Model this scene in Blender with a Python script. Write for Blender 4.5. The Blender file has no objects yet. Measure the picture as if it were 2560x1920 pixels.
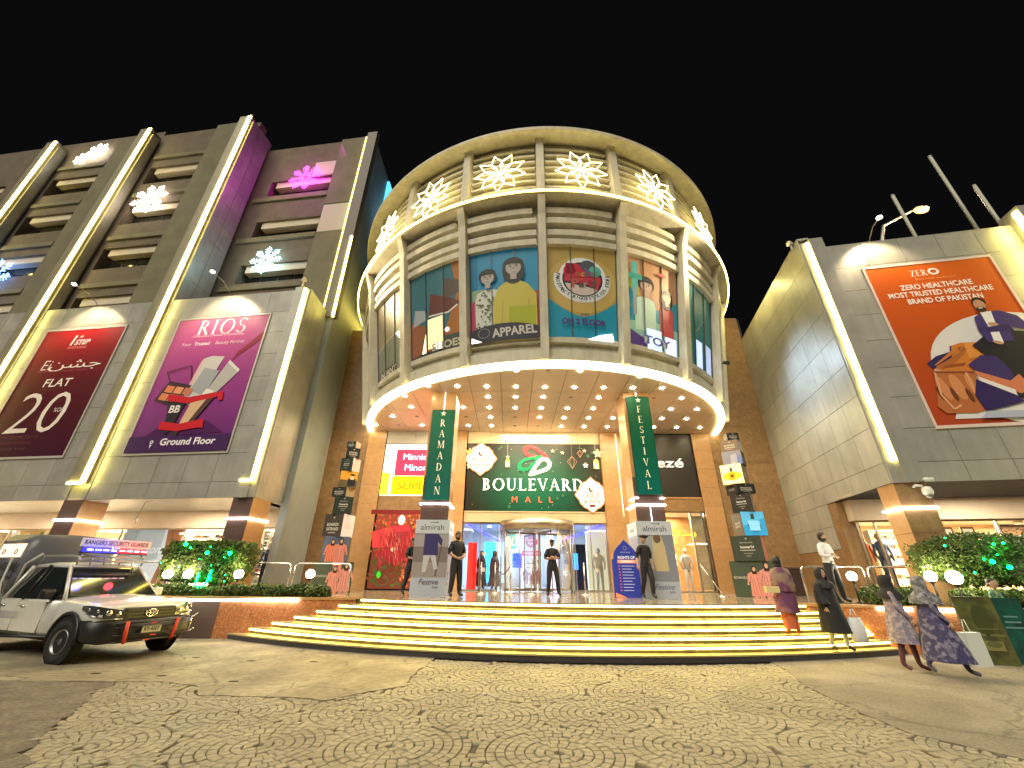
import bpy, bmesh, math, random
from mathutils import Vector, Matrix, noise as mnoise
random.seed(7)
R = math.radians
scene = bpy.context.scene
col = scene.collection

# ---------------------------------------------------------------- camera, world, fill, exposure
CAM_H = 1.56
cam_d = bpy.data.cameras.new('camera')
cam = bpy.data.objects.new('camera', cam_d); col.objects.link(cam)
cam_d.sensor_fit = 'HORIZONTAL'; cam_d.sensor_width = 36.0
cam_d.lens = 36.0 * 1010.0 / 2560.0
cam_d.clip_start = 0.05; cam_d.clip_end = 2000
_th, _ro = R(25.3), R(0.5)
_f = Vector((0, math.cos(_th), math.sin(_th))); _u = Vector((0, -math.sin(_th), math.cos(_th))); _r = Vector((1, 0, 0))
_r2 = _r * math.cos(_ro) + _u * math.sin(_ro); _u2 = _u * math.cos(_ro) - _r * math.sin(_ro)
cam.matrix_world = Matrix(((_r2.x, _u2.x, -_f.x, 0), (_r2.y, _u2.y, -_f.y, 0), (_r2.z, _u2.z, -_f.z, CAM_H), (0, 0, 0, 1)))
scene.camera = cam

world = bpy.data.worlds.new('World'); scene.world = world; world.use_nodes = True
wb = world.node_tree.nodes['Background']
wb.inputs[0].default_value = (0.9, 0.9, 1.0, 1); wb.inputs[1].default_value = 0.0018

sun_d = bpy.data.lights.new('night_fill', 'SUN'); sun_d.energy = 1.55; sun_d.angle = R(40); sun_d.color = (1.0, 0.92, 0.74)
sun = bpy.data.objects.new('night_fill', sun_d); col.objects.link(sun)
sun.rotation_euler = (R(47), 0, R(-24))

scene.view_settings.view_transform = 'Standard'
try: scene.view_settings.look = 'None'
except Exception: pass
scene.view_settings.exposure = 0.92; scene.view_settings.gamma = 1.0
try: scene.view_settings.use_curve_mapping = False
except Exception: pass
scene.render.engine = 'CYCLES'
cy = scene.cycles
cy.use_denoising = True
cy.max_bounces = 6; cy.diffuse_bounces = 3; cy.glossy_bounces = 3; cy.transmission_bounces = 4; cy.transparent_max_bounces = 10
cy.sample_clamp_indirect = 6.0
cy.caustics_reflective = False; cy.caustics_refractive = False

# ---------------------------------------------------------------- materials
_M = {}
def mat(key, color, rough=0.6, metal=0.0, var=0.0, vscale=6.0, bump=0.0, bscale=40.0, spec=0.5, coat=0.0, rnd=0.0, color2=None, c2scale=3.0, c2lo=0.45, c2hi=0.6, detail=6.0, streak=0.0, cracks=0.0, blotch=0.0):
    if key in _M: return _M[key]
    m = bpy.data.materials.new(key); m.use_nodes = True
    nt = m.node_tree; N = nt.nodes; Lk = nt.links
    b = N['Principled BSDF']
    b.inputs['Base Color'].default_value = (*color, 1); b.inputs['Roughness'].default_value = rough
    b.inputs['Metallic'].default_value = metal
    b.inputs['Specular IOR Level'].default_value = spec
    if coat: b.inputs['Coat Weight'].default_value = coat; b.inputs['Coat Roughness'].default_value = 0.08
    if var or bump or rnd or color2 or streak or cracks:
        tc = N.new('ShaderNodeNewGeometry')
        src = None
        if color2:
            n2 = N.new('ShaderNodeTexNoise'); n2.inputs['Scale'].default_value = c2scale; n2.inputs['Detail'].default_value = detail
            Lk.new(tc.outputs['Position'], n2.inputs['Vector'])
            rr = N.new('ShaderNodeMapRange'); rr.inputs['From Min'].default_value = c2lo; rr.inputs['From Max'].default_value = c2hi
            Lk.new(n2.outputs['Fac'], rr.inputs['Value'])
            mx = N.new('ShaderNodeMix'); mx.data_type = 'RGBA'
            Lk.new(rr.outputs['Result'], mx.inputs['Factor'])
            mx.inputs['A'].default_value = (*color, 1); mx.inputs['B'].default_value = (*color2, 1)
            src = mx.outputs['Result']
        if var or rnd:
            hsv = N.new('ShaderNodeHueSaturation')
            if src: Lk.new(src, hsv.inputs['Color'])
            else: hsv.inputs['Color'].default_value = (*color, 1)
            val = None
            if var:
                n1 = N.new('ShaderNodeTexNoise'); n1.inputs['Scale'].default_value = vscale; n1.inputs['Detail'].default_value = detail
                Lk.new(tc.outputs['Position'], n1.inputs['Vector'])
                r1 = N.new('ShaderNodeMapRange'); r1.inputs['From Min'].default_value = 0.3; r1.inputs['From Max'].default_value = 0.7
                r1.inputs['To Min'].default_value = 1 - var; r1.inputs['To Max'].default_value = 1 + var
                Lk.new(n1.outputs['Fac'], r1.inputs['Value']); val = r1.outputs['Result']
            if rnd:
                oi = N.new('ShaderNodeObjectInfo')
                r2 = N.new('ShaderNodeMapRange'); r2.inputs['To Min'].default_value = 1 - rnd; r2.inputs['To Max'].default_value = 1 + rnd
                Lk.new(oi.outputs['Random'], r2.inputs['Value'])
                if val:
                    mu = N.new('ShaderNodeMath'); mu.operation = 'MULTIPLY'; Lk.new(val, mu.inputs[0]); Lk.new(r2.outputs['Result'], mu.inputs[1]); val = mu.outputs[0]
                else: val = r2.outputs['Result']
            def times(v, out):
                mu = N.new('ShaderNodeMath'); mu.operation = 'MULTIPLY'; Lk.new(v, mu.inputs[0]); Lk.new(out, mu.inputs[1]); return mu.outputs[0]
            if streak:
                mp = N.new('ShaderNodeMapping'); mp.inputs['Scale'].default_value = (5, 5, .35); Lk.new(tc.outputs['Position'], mp.inputs[0])
                ns = N.new('ShaderNodeTexNoise'); ns.inputs['Scale'].default_value = 1.0; ns.inputs['Detail'].default_value = 5; Lk.new(mp.outputs[0], ns.inputs['Vector'])
                r4 = N.new('ShaderNodeMapRange'); r4.inputs['From Min'].default_value = .35; r4.inputs['From Max'].default_value = .65; r4.inputs['To Min'].default_value = 1 - streak; r4.inputs['To Max'].default_value = 1 + streak * .5
                Lk.new(ns.outputs['Fac'], r4.inputs['Value']); val = times(val, r4.outputs['Result'])
            if blotch:
                nb2 = N.new('ShaderNodeTexNoise'); nb2.inputs['Scale'].default_value = .55; nb2.inputs['Detail'].default_value = 8; nb2.inputs['Distortion'].default_value = 1.2; Lk.new(tc.outputs['Position'], nb2.inputs['Vector'])
                r5 = N.new('ShaderNodeMapRange'); r5.inputs['From Min'].default_value = .38; r5.inputs['From Max'].default_value = .60; r5.inputs['To Min'].default_value = 1 - blotch; r5.inputs['To Max'].default_value = 1 + blotch * .3
                Lk.new(nb2.outputs['Fac'], r5.inputs['Value']); val = times(val, r5.outputs['Result'])
            if cracks:
                nd = N.new('ShaderNodeTexNoise'); nd.inputs['Scale'].default_value = 1.7; nd.inputs['Detail'].default_value = 6; Lk.new(tc.outputs['Position'], nd.inputs['Vector'])
                mv = N.new('ShaderNodeMix'); mv.data_type = 'RGBA'; mv.inputs['Factor'].default_value = .35; Lk.new(tc.outputs['Position'], mv.inputs['A']); Lk.new(nd.outputs['Color'], mv.inputs['B'])
                vo = N.new('ShaderNodeTexVoronoi'); vo.feature = 'DISTANCE_TO_EDGE'; vo.inputs['Scale'].default_value = .75; Lk.new(mv.outputs['Result'], vo.inputs['Vector'])
                r6 = N.new('ShaderNodeMapRange'); r6.inputs['From Min'].default_value = .002; r6.inputs['From Max'].default_value = .012; r6.inputs['To Min'].default_value = 1 - cracks; r6.inputs['To Max'].default_value = 1.0
                Lk.new(vo.outputs['Distance'], r6.inputs['Value']); val = times(val, r6.outputs['Result'])
            Lk.new(val, hsv.inputs['Value']); src = hsv.outputs['Color']
        if src: Lk.new(src, b.inputs['Base Color'])
        if bump:
            n3 = N.new('ShaderNodeTexNoise'); n3.inputs['Scale'].default_value = bscale; n3.inputs['Detail'].default_value = 5
            Lk.new(tc.outputs['Position'], n3.inputs['Vector'])
            bp = N.new('ShaderNodeBump'); bp.inputs['Strength'].default_value = bump; bp.inputs['Distance'].default_value = 0.02
            Lk.new(n3.outputs['Fac'], bp.inputs['Height']); Lk.new(bp.outputs['Normal'], b.inputs['Normal'])
    _M[key] = m
    return m
def emit(key, color, strength, strips=False):
    if key in _M: return _M[key]
    m = bpy.data.materials.new(key); m.use_nodes = True
    nt = m.node_tree; b = nt.nodes['Principled BSDF']
    b.inputs['Base Color'].default_value = (0, 0, 0, 1)
    b.inputs['Emission Color'].default_value = (*color, 1); b.inputs['Emission Strength'].default_value = strength
    if strips:
        N = nt.nodes; Lk = nt.links; g = N.new('ShaderNodeNewGeometry'); n1 = N.new('ShaderNodeTexNoise'); n1.inputs['Scale'].default_value = 3.2; n1.inputs['Detail'].default_value = 4
        Lk.new(g.outputs['Position'], n1.inputs['Vector']); r1 = N.new('ShaderNodeMapRange'); r1.inputs['From Min'].default_value = .33; r1.inputs['From Max'].default_value = .55
        r1.inputs['To Min'].default_value = strength * .45; r1.inputs['To Max'].default_value = strength * 1.1; Lk.new(n1.outputs['Fac'], r1.inputs['Value']); Lk.new(r1.outputs['Result'], b.inputs['Emission Strength'])
    _M[key] = m
    return m
def glass(key, tint=(1, 1, 1), refl=0.1, rough=0.02):
    if key in _M: return _M[key]
    m = bpy.data.materials.new(key); m.use_nodes = True
    nt = m.node_tree; N = nt.nodes; Lk = nt.links
    N.remove(N['Principled BSDF'])
    t = N.new('ShaderNodeBsdfTransparent'); t.inputs[0].default_value = (*tint, 1)
    g = N.new('ShaderNodeBsdfGlossy'); g.inputs['Roughness'].default_value = rough
    lw = N.new('ShaderNodeLayerWeight'); lw.inputs['Blend'].default_value = 0.25
    mr = N.new('ShaderNodeMapRange'); mr.inputs['To Min'].default_value = refl; mr.inputs['To Max'].default_value = min(1, refl + 0.5)
    Lk.new(lw.outputs['Fresnel'], mr.inputs['Value'])
    mx = N.new('ShaderNodeMixShader'); Lk.new(mr.outputs['Result'], mx.inputs[0]); Lk.new(t.outputs[0], mx.inputs[1]); Lk.new(g.outputs[0], mx.inputs[2])
    Lk.new(mx.outputs[0], N['Material Output'].inputs[0])
    _M[key] = m
    return m
def ink(c, e=0.0):
    """flat print colour; e > 0 lets it glow, for lit signs and brightened prints"""
    key = 'print_%02x%02x%02x_%g' % (int(c[0] * 255), int(c[1] * 255), int(c[2] * 255), e)
    if key in _M: return _M[key]
    m = mat(key, c, rough=0.45, spec=0.3)
    if e:
        b = m.node_tree.nodes['Principled BSDF']; b.inputs['Emission Color'].default_value = (*c, 1); b.inputs['Emission Strength'].default_value = e
    return m
def grad_ink(key, stops, axis='Z', lo=0.0, hi=1.0, e=0.0):
    """a printed colour gradient along the sheet (object coordinates)"""
    m = mat(key, stops[0][1], rough=0.45, spec=0.3)
    nt = m.node_tree; N = nt.nodes; Lk = nt.links; b = N['Principled BSDF']
    tc = N.new('ShaderNodeTexCoord'); sp = N.new('ShaderNodeSeparateXYZ'); Lk.new(tc.outputs['Object'], sp.inputs[0])
    mr = N.new('ShaderNodeMapRange'); mr.inputs['From Min'].default_value = lo; mr.inputs['From Max'].default_value = hi
    Lk.new(sp.outputs[axis], mr.inputs['Value'])
    cr = N.new('ShaderNodeValToRGB'); Lk.new(mr.outputs['Result'], cr.inputs[0])
    el = cr.color_ramp.elements
    while len(el) > 1: el.remove(el[-1])
    el[0].position = stops[0][0]; el[0].color = (*stops[0][1], 1)
    for p, c in stops[1:]:
        q = el.new(p); q.color = (*c, 1)
    Lk.new(cr.outputs[0], b.inputs['Base Color'])
    if e: Lk.new(cr.outputs[0], b.inputs['Emission Color']); b.inputs['Emission Strength'].default_value = e
    return m

# ---------------------------------------------------------------- objects
def tag(o, label=None, cat=None, group=None, kind=None):
    if label: o['label'] = label
    if cat: o['category'] = cat
    if group: o['group'] = group
    if kind: o['kind'] = kind
    return o
def thing(name, label, cat, loc=(0, 0, 0), rz=0.0, group=None, kind=None):
    o = bpy.data.objects.new(name, None); col.objects.link(o); o.empty_display_size = 0.2
    o.location = loc; o.rotation_euler = (0, 0, rz)
    return tag(o, label, cat, group, kind)
def wloc(o):
    v = Vector((0, 0, 0))
    while o: v = v + o.location; o = o.parent
    return v
class MB:
    """collects faces; build() links them as ONE mesh object. World coordinates unless local=True."""
    def __init__(s): s.v = []; s.f = []; s.mi = []; s.mats = []; s.cur = 0; s.smooth = []; s.sm = False
    def m(s, material):
        if material not in s.mats: s.mats.append(material)
        s.cur = s.mats.index(material); return s
    def face(s, pts):
        b = len(s.v); s.v += [tuple(p) for p in pts]; s.f.append(tuple(range(b, b + len(pts)))); s.mi.append(s.cur); s.smooth.append(s.sm)
    def add(s, verts, faces, smooth=None):
        b = len(s.v); s.v += [tuple(p) for p in verts]
        for f in faces: s.f.append(tuple(b + i for i in f)); s.mi.append(s.cur); s.smooth.append(s.sm if smooth is None else smooth)
    def box(s, x0, x1, y0, y1, z0, z1, T=None):
        P = [(x, y, z) for x in (x0, x1) for y in (y0, y1) for z in (z0, z1)]
        if T: P = [T(*p) for p in P]
        s.add(P, [(0, 1, 3, 2), (4, 6, 7, 5), (0, 4, 5, 1), (2, 3, 7, 6), (0, 2, 6, 4), (1, 5, 7, 3)], False)
    def prism(s, poly, z0, z1, T=None, cap0=True):
        n = len(poly); P = [(x, y, z0) for x, y in poly] + [(x, y, z1) for x, y in poly]
        if T: P = [T(*p) for p in P]
        F = [tuple(range(n, 2 * n))] + ([tuple(range(n - 1, -1, -1))] if cap0 else [])
        F += [(i, (i + 1) % n, n + (i + 1) % n, n + i) for i in range(n)]
        s.add(P, F, False)
    def tube(s, pts, r, n=8, closed=False, smooth=True):
        pts = [Vector(p) for p in pts]; k = len(pts); rings = []
        up = None
        for i, p in enumerate(pts):
            if closed: d = pts[(i + 1) % k] - pts[i - 1]
            else: d = pts[min(i + 1, k - 1)] - pts[max(i - 1, 0)]
            d.normalize()
            if up is None:
                up = Vector((0, 0, 1)) if abs(d.z) < 0.9 else Vector((1, 0, 0))
            a = d.cross(up); 
            if a.length < 1e-5: a = d.cross(Vector((0.3, 1, 0.2)))
            a.normalize(); b = d.cross(a).normalized(); up = -b if not closed else up
            rr = r[i] if isinstance(r, (list, tuple)) else r
            rings.append([p + a * (rr * math.cos(2 * math.pi * j / n)) + b * (rr * math.sin(2 * math.pi * j / n)) for j in range(n)])
        V = [q for g in rings for q in g]; F = []
        for i in range(k if closed else k - 1):
            A = i * n; B = ((i + 1) % k) * n
            for j in range(n): F.append((A + j, A + (j + 1) % n, B + (j + 1) % n, B + j))
        if not closed: F.append(tuple(range(n - 1, -1, -1))); F.append(tuple(range((k - 1) * n, k * n)))
        s.add(V, F, smooth)
    def lathe(s, prof, c=(0, 0, 0), n=20, smooth=True, sx=1, sy=1):
        V = []; F = []
        for r, z in prof:
            V += [(c[0] + sx * r * math.cos(2 * math.pi * j / n), c[1] + sy * r * math.sin(2 * math.pi * j / n), c[2] + z) for j in range(n)]
        for i in range(len(prof) - 1):
            for j in range(n): F.append((i * n + j, i * n + (j + 1) % n, (i + 1) * n + (j + 1) % n, (i + 1) * n + j))
        F.append(tuple(range(n - 1, -1, -1))); F.append(tuple(range((len(prof) - 1) * n, len(prof) * n)))
        s.add(V, F, smooth)
    def ball(s, c, r, n=12, sx=1, sy=1, sz=1):
        k = max(4, n // 2)
        prof = [(r * math.sin(math.pi * i / k) + 1e-4, -r * sz * math.cos(math.pi * i / k)) for i in range(k + 1)]
        s.lathe(prof, c, n, True, sx, sy)
    def build(s, name, material=None, parent=None, local=False, label=None, cat=None, group=None, kind=None):
        me = bpy.data.meshes.new(name)
        off = Vector((0, 0, 0)) if (local or parent is None) else wloc(parent)
        me.from_pydata([tuple(Vector(v) - off) for v in s.v] if off.length else s.v, [], s.f)
        ms = s.mats if s.mats else [material]
        for q in ms: me.materials.append(q)
        if s.mats: me.polygons.foreach_set('material_index', s.mi)
        me.polygons.foreach_set('use_smooth', s.smooth)
        me.update()
        o = bpy.data.objects.new(name, me); col.objects.link(o)
        if parent: o.parent = parent
        return tag(o, label, cat, group, kind)
def inst(name, me, parent, loc, rz=0.0, kind=None):
    o = bpy.data.objects.new(name, me); col.objects.link(o); o.parent = parent
    o.location = Vector(loc) - (wloc(parent) if parent else Vector((0, 0, 0))); o.rotation_euler = (0, 0, rz)
    if kind: o['kind'] = kind
    return o
def kids(o): return [c for c in bpy.data.objects if c.parent == o]
def copy_tree(o, parent=None, children=None):
    if children is None:
        children = {}
        for c in bpy.data.objects: children.setdefault(c.parent, []).append(c)
    c = o.copy(); col.objects.link(c); c.parent = parent
    for ch in children.get(o, []): copy_tree(ch, c, children)
    return c
def light(kind, loc, energy, color, parent=None, size=0.1, rot=None, spot=None, blend=0.6, size_y=None, target=None):
    d = bpy.data.lights.new('lamp_light', kind); d.energy = energy; d.color = color
    if kind == 'AREA':
        d.size = size
        if size_y: d.shape = 'RECTANGLE'; d.size_y = size_y
    else: d.shadow_soft_size = size
    if kind == 'SPOT': d.spot_size = R(spot or 90); d.spot_blend = blend
    o = bpy.data.objects.new('lamp_light', d); col.objects.link(o)
    if parent: o.parent = parent; o.location = Vector(loc) - wloc(parent)
    else: o.location = loc
    if target is not None:
        o.rotation_euler = (Vector(target) - Vector(loc)).to_track_quat('-Z', 'Y').to_euler()
    elif rot: o.rotation_euler = rot
    return o

class Frame:
    """a vertical facade: u runs along it, w out of it towards the viewer, z up"""
    def __init__(s, o, ux, n=None):
        s.o = Vector((o[0], o[1], 0)); s.u = Vector((ux[0], ux[1], 0)).normalized()
        s.n = Vector((n[0], n[1], 0)).normalized() if n else Vector((s.u.y, -s.u.x, 0))
        s.rz = math.atan2(s.u.y, s.u.x)
    def __call__(s, u, w, z):
        p = s.o + s.u * u + s.n * w; return (p.x, p.y, z)
LW = Frame((-9.05, 14.59), (0.9915, -0.1325))
RW = Frame((10.60, 11.29), (0.983, -0.186))
EW = Frame((0, 18.5), (1, 0))
LS = Frame((-9.05, 14.59), (0.0, 1.0))                 # side of the wing on the left, facing right
_d = Vector((12.25 - 10.6, 18.5 - 11.29)); RSL = _d.length
RS = Frame((12.25, 18.5), (-_d.x, -_d.y))              # side of the wing on the right, facing left; u = 0 at the back

# ---------------------------------------------------------------- text and prints
_tc = {}
def text_mesh(body, bold=0.0, space=1.0):
    k = (body, bold, space)
    if k in _tc: return _tc[k]
    c = bpy.data.curves.new('lettering', 'FONT'); c.body = body; c.offset = bold; c.space_character = space; c.resolution_u = 3
    o = bpy.data.objects.new('lettering', c); col.objects.link(o)
    dg = bpy.context.evaluated_depsgraph_get(); dg.update()
    me = o.evaluated_get(dg).to_mesh()
    V = [(v.co.x, v.co.y) for v in me.vertices]; F = [tuple(p.vertices) for p in me.polygons]
    o.evaluated_get(dg).to_mesh_clear()
    bpy.data.objects.remove(o); bpy.data.curves.remove(c)
    if V:
        x0 = min(v[0] for v in V); x1 = max(v[0] for v in V)
    else: x0 = x1 = 0
    _tc[k] = (V, F, x0, x1)
    return _tc[k]
CAP = 0.69
def _ell(cx, cy, rx, ry, a0, a1, n=14):
    return [(cx + rx * math.cos(R(a0 + (a1 - a0) * i / n)), cy + ry * math.sin(R(a0 + (a1 - a0) * i / n))) for i in range(n + 1)]
def _band(o, i_): return [[o[k], o[k + 1], i_[k + 1], i_[k]] for k in range(len(o) - 1)]
def _ln(a, b, w0, w1=None):
    w1 = w1 if w1 is not None else w0
    return [(a[0] - w0 / 2, a[1]), (a[0] + w0 / 2, a[1]), (b[0] + w1 / 2, b[1]), (b[0] - w1 / 2, b[1])]
def _r(x0, y0, x1, y1): return [(x0, y0), (x1, y0), (x1, y1), (x0, y1)]
def serif_glyph(ch):
    T, t, s = 0.13, 0.045, 0.03
    P = []; W = 0.7
    def stem(x, w=T, y0=0, y1=1, sf=True):
        P.append(_r(x, y0, x + w, y1))
        if sf: P.append(_r(x - 0.07, y0, x + w + 0.07, y0 + s)); P.append(_r(x - 0.07, y1 - s, x + w + 0.07, y1))
    def half(cx, cy, rx, ry, th=T): P.extend(_band(_ell(cx, cy, rx, ry, -90, 90), _ell(cx, cy, rx - th, ry - t, -90, 90)))
    if ch == 'B': stem(.1); half(.22, .26, .33, .26); half(.22, .74, .28, .26); W = .66; P.append(_r(.2, 1 - t, .25, 1)); P.append(_r(.2, 0, .25, t))
    elif ch == 'D': stem(.1); half(.25, .5, .50, .5); P.append(_r(.2, 1 - t, .26, 1)); P.append(_r(.2, 0, .26, t)); W = .86
    elif ch in 'EF':
        stem(.1); P.append(_r(.2, 1 - t, .55, 1)); P.append(_r(.2, .49, .46, .49 + t)); P.append(_r(.52, .86, .55, 1)); P.append(_r(.44, .42, .47, .6)); W = .64
        if ch == 'E': P.append(_r(.2, 0, .57, t)); P.append(_r(.555, 0, .59, .16))
    elif ch == 'H': stem(.1); stem(.58); P.append(_r(.2, .49, .6, .49 + t)); W = .86
    elif ch == 'I': stem(.1); W = .36
    elif ch == 'K': stem(.1); P.append(_ln((.2, .42), (.6, 1), .06)); P.append(_ln((.62, 0), (.33, .55), .16)); W = .74
    elif ch == 'L': stem(.1); P.append(_r(.2, 0, .55, t)); P.append(_r(.54, 0, .575, .18)); W = .62
    elif ch == 'M': stem(.1, t); stem(.76); P.append(_ln((.46, .02), (.17, 1), .06, .14)); P.append(_ln((.46, .02), (.80, 1), .04)); W = 1.0
    elif ch == 'N': stem(.1, t); stem(.66, t); P.append(_ln((.66, 0), (.15, 1), .14)); W = .84
    elif ch == 'O': P.extend(_band(_ell(.46, .5, .42, .515, 0, 360, 30), _ell(.46, .5, .42 - T, .47, 0, 360, 30))); W = .92
    elif ch in 'PR':
        stem(.1); half(.25, .74, .30, .26); P.append(_r(.2, 1 - t, .26, 1)); P.append(_r(.2, .48, .26, .48 + t)); W = .62
        if ch == 'R': P.append(_ln((.66, 0), (.34, .5), .16)); W = .74
    elif ch == 'S':
        o = _ell(.3, .745, .23, .26, 20, 270, 14) ; i2 = _ell(.3, .745, .16, .215, 20, 270, 14); P.extend(_band(o, i2))
        o = _ell(.3, .255, .25, .26, 90, -160, 14); i2 = _ell(.3, .255, .14, .215, 90, -160, 14); P.extend(_band(o, i2)); W = .6
        P.append(_r(.49, .80, .52, .98)); P.append(_r(.06, .02, .09, .2))
    elif ch == 'T': stem(.27, T, 0, 1 - t, False); P.append(_r(.2, 0, .47, s)); P.append(_r(.03, 1 - t, .64, 1)); P.append(_r(.03, .85, .06, 1)); P.append(_r(.61, .85, .64, 1)); W = .68
    elif ch == 'U':
        P.append(_r(.1, .35, .1 + T, 1)); P.append(_r(.62, .35, .62 + t, 1)); P.append(_r(.03, 1 - s, .3, 1)); P.append(_r(.55, 1 - s, .74, 1))
        P.extend(_band(_ell(.383, .35, .283, .36, 180, 360), _ell(.425, .35, .195, .31, 180, 360))); W = .8
    elif ch == 'V': P.append(_ln((.38, 0), (.1, 1), .05, .15)); P.append(_ln((.38, 0), (.64, 1), .05)); P.append(_r(-.02, 1 - s, .24, 1)); P.append(_r(.54, 1 - s, .74, 1)); W = .76
    elif ch == 'A': P.append(_ln((.1, 0), (.37, 1), .05)); P.append(_ln((.66, 0), (.38, 1), .15, .08)); P.append(_r(.2, .32, .56, .32 + t)); P.append(_r(0, 0, .2, s)); P.append(_r(.54, 0, .78, s)); W = .78
    elif ch == 'Z': P.append(_r(.06, 1 - t, .62, 1)); P.append(_r(.04, 0, .64, t)); P.append(_ln((.12, 0), (.54, 1), .15)); P.append(_r(.06, .84, .09, 1)); P.append(_r(.61, 0, .64, .17)); W = .68
    elif ch == ' ': W = .4
    return P, W
def clip_u(poly, a, b):
    def cut(pl, lim, keep_less):
        out = []
        for i in range(len(pl)):
            p, q = pl[i - 1], pl[i]
            ip = (p[0] <= lim) if keep_less else (p[0] >= lim); iq = (q[0] <= lim) if keep_less else (q[0] >= lim)
            if ip != iq:
                t_ = (lim - p[0]) / (q[0] - p[0]); out.append((lim, p[1] + (q[1] - p[1]) * t_))
            if iq: out.append(q)
        return out
    pl = cut(poly, b, True)
    return cut(pl, a, False) if len(pl) > 2 else []
class Print:
    """flat print on a sheet: T(u, w, v) -> world; w grows by a hair with each layer"""
    def __init__(s, T, w0=0.004, step=0.0016, strips=None):
        s.T = T; s.w = w0; s.step = step; s.mb = MB(); s.strips = strips; s.glow = 0.0
    def poly(s, c, pts, e=0.0, same=False):
        if not same: s.w += s.step
        s.mb.m(c if isinstance(c, bpy.types.Material) else ink(c, max(e, s.glow)))
        if s.strips:
            for a, b in zip(s.strips[:-1], s.strips[1:]):
                q = clip_u(pts, a, b)
                if len(q) > 2: s.mb.face([s.T(x, s.w, y) for x, y in q])
        else: s.mb.face([s.T(x, s.w, y) for x, y in pts])
    def rect(s, c, x0, y0, x1, y1, e=0.0): s.poly(c, _r(x0, y0, x1, y1), e)
    def ell(s, c, cx, cy, rx, ry=None, e=0.0, rot=0, n=24, a0=0, a1=360):
        ry = ry or rx; q = _ell(0, 0, rx, ry, a0, a1, n)
        if a1 - a0 == 360: q = q[:-1]
        ca, sa = math.cos(R(rot)), math.sin(R(rot))
        s.poly(c, [(cx + x * ca - y * sa, cy + x * sa + y * ca) for x, y in q], e)
    def ring(s, c, cx, cy, ro, ri, e=0.0, a0=0, a1=360, n=30, ky=1.0):
        s.w += s.step
        for q in _band(_ell(cx, cy, ro, ro * ky, a0, a1, n), _ell(cx, cy, ri, ri * ky, a0, a1, n)): s.poly(c, q, e, same=True)
    def line(s, c, pts, w, e=0.0):
        for a, b in zip(pts[:-1], pts[1:]):
            d = Vector((b[0] - a[0], b[1] - a[1]))
            if d.length < 1e-6: continue
            n_ = Vector((-d.y, d.x)).normalized() * (w / 2)
            s.poly(c, [(a[0] + n_.x, a[1] + n_.y), (a[0] - n_.x, a[1] - n_.y), (b[0] - n_.x, b[1] - n_.y), (b[0] + n_.x, b[1] + n_.y)], e)
    def text(s, c, body, x, y, h, e=0.0, align='c', bold=0.0, shear=0.0, space=1.0, rot=0.0, width=None):
        V, F, x0, x1 = text_mesh(body, bold, space)
        if not V: return
        k = h / CAP; kx = k
        if width: kx = width / max(1e-6, x1 - x0)
        dx = {'c': -(x0 + x1) / 2, 'l': -x0, 'r': -x1}[align]
        s.w += s.step; s.mb.m(c if isinstance(c, bpy.types.Material) else ink(c, e))
        ca, sa = math.cos(R(rot)), math.sin(R(rot))
        P = []
        for vx, vy in V:
            px = (vx + dx) * kx + vy * k * shear; py = vy * k
            P.append(s.T(x + px * ca - py * sa, s.w, y + px * sa + py * ca))
        s.mb.add(P, F, False)
    def serif(s, c, body, x, y, h, e=0.0, align='c', wide=1.0, gap=0.06, shear=0.0, depth=0.0):
        G = [serif_glyph(ch) for ch in body]; tot = sum((w * wide + gap) * h for _, w in G) - gap * h
        cx = x - tot / 2 if align == 'c' else x
        base = s.w + s.step
        for P, w in G:
            k = 0
            for q in P:
                s.w = base + 0.0003 * (k % 5); k += 1
                s.poly(c, [(cx + (px * wide + py * shear) * h, y + py * h) for px, py in q], e, same=True)
            cx += (w * wide + gap) * h
        s.w = base + 0.0015
        return tot
    def build(s, parent, name='print', kind=None, local=False): return s.mb.build(name, None, parent, local=local, kind=kind)
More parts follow.
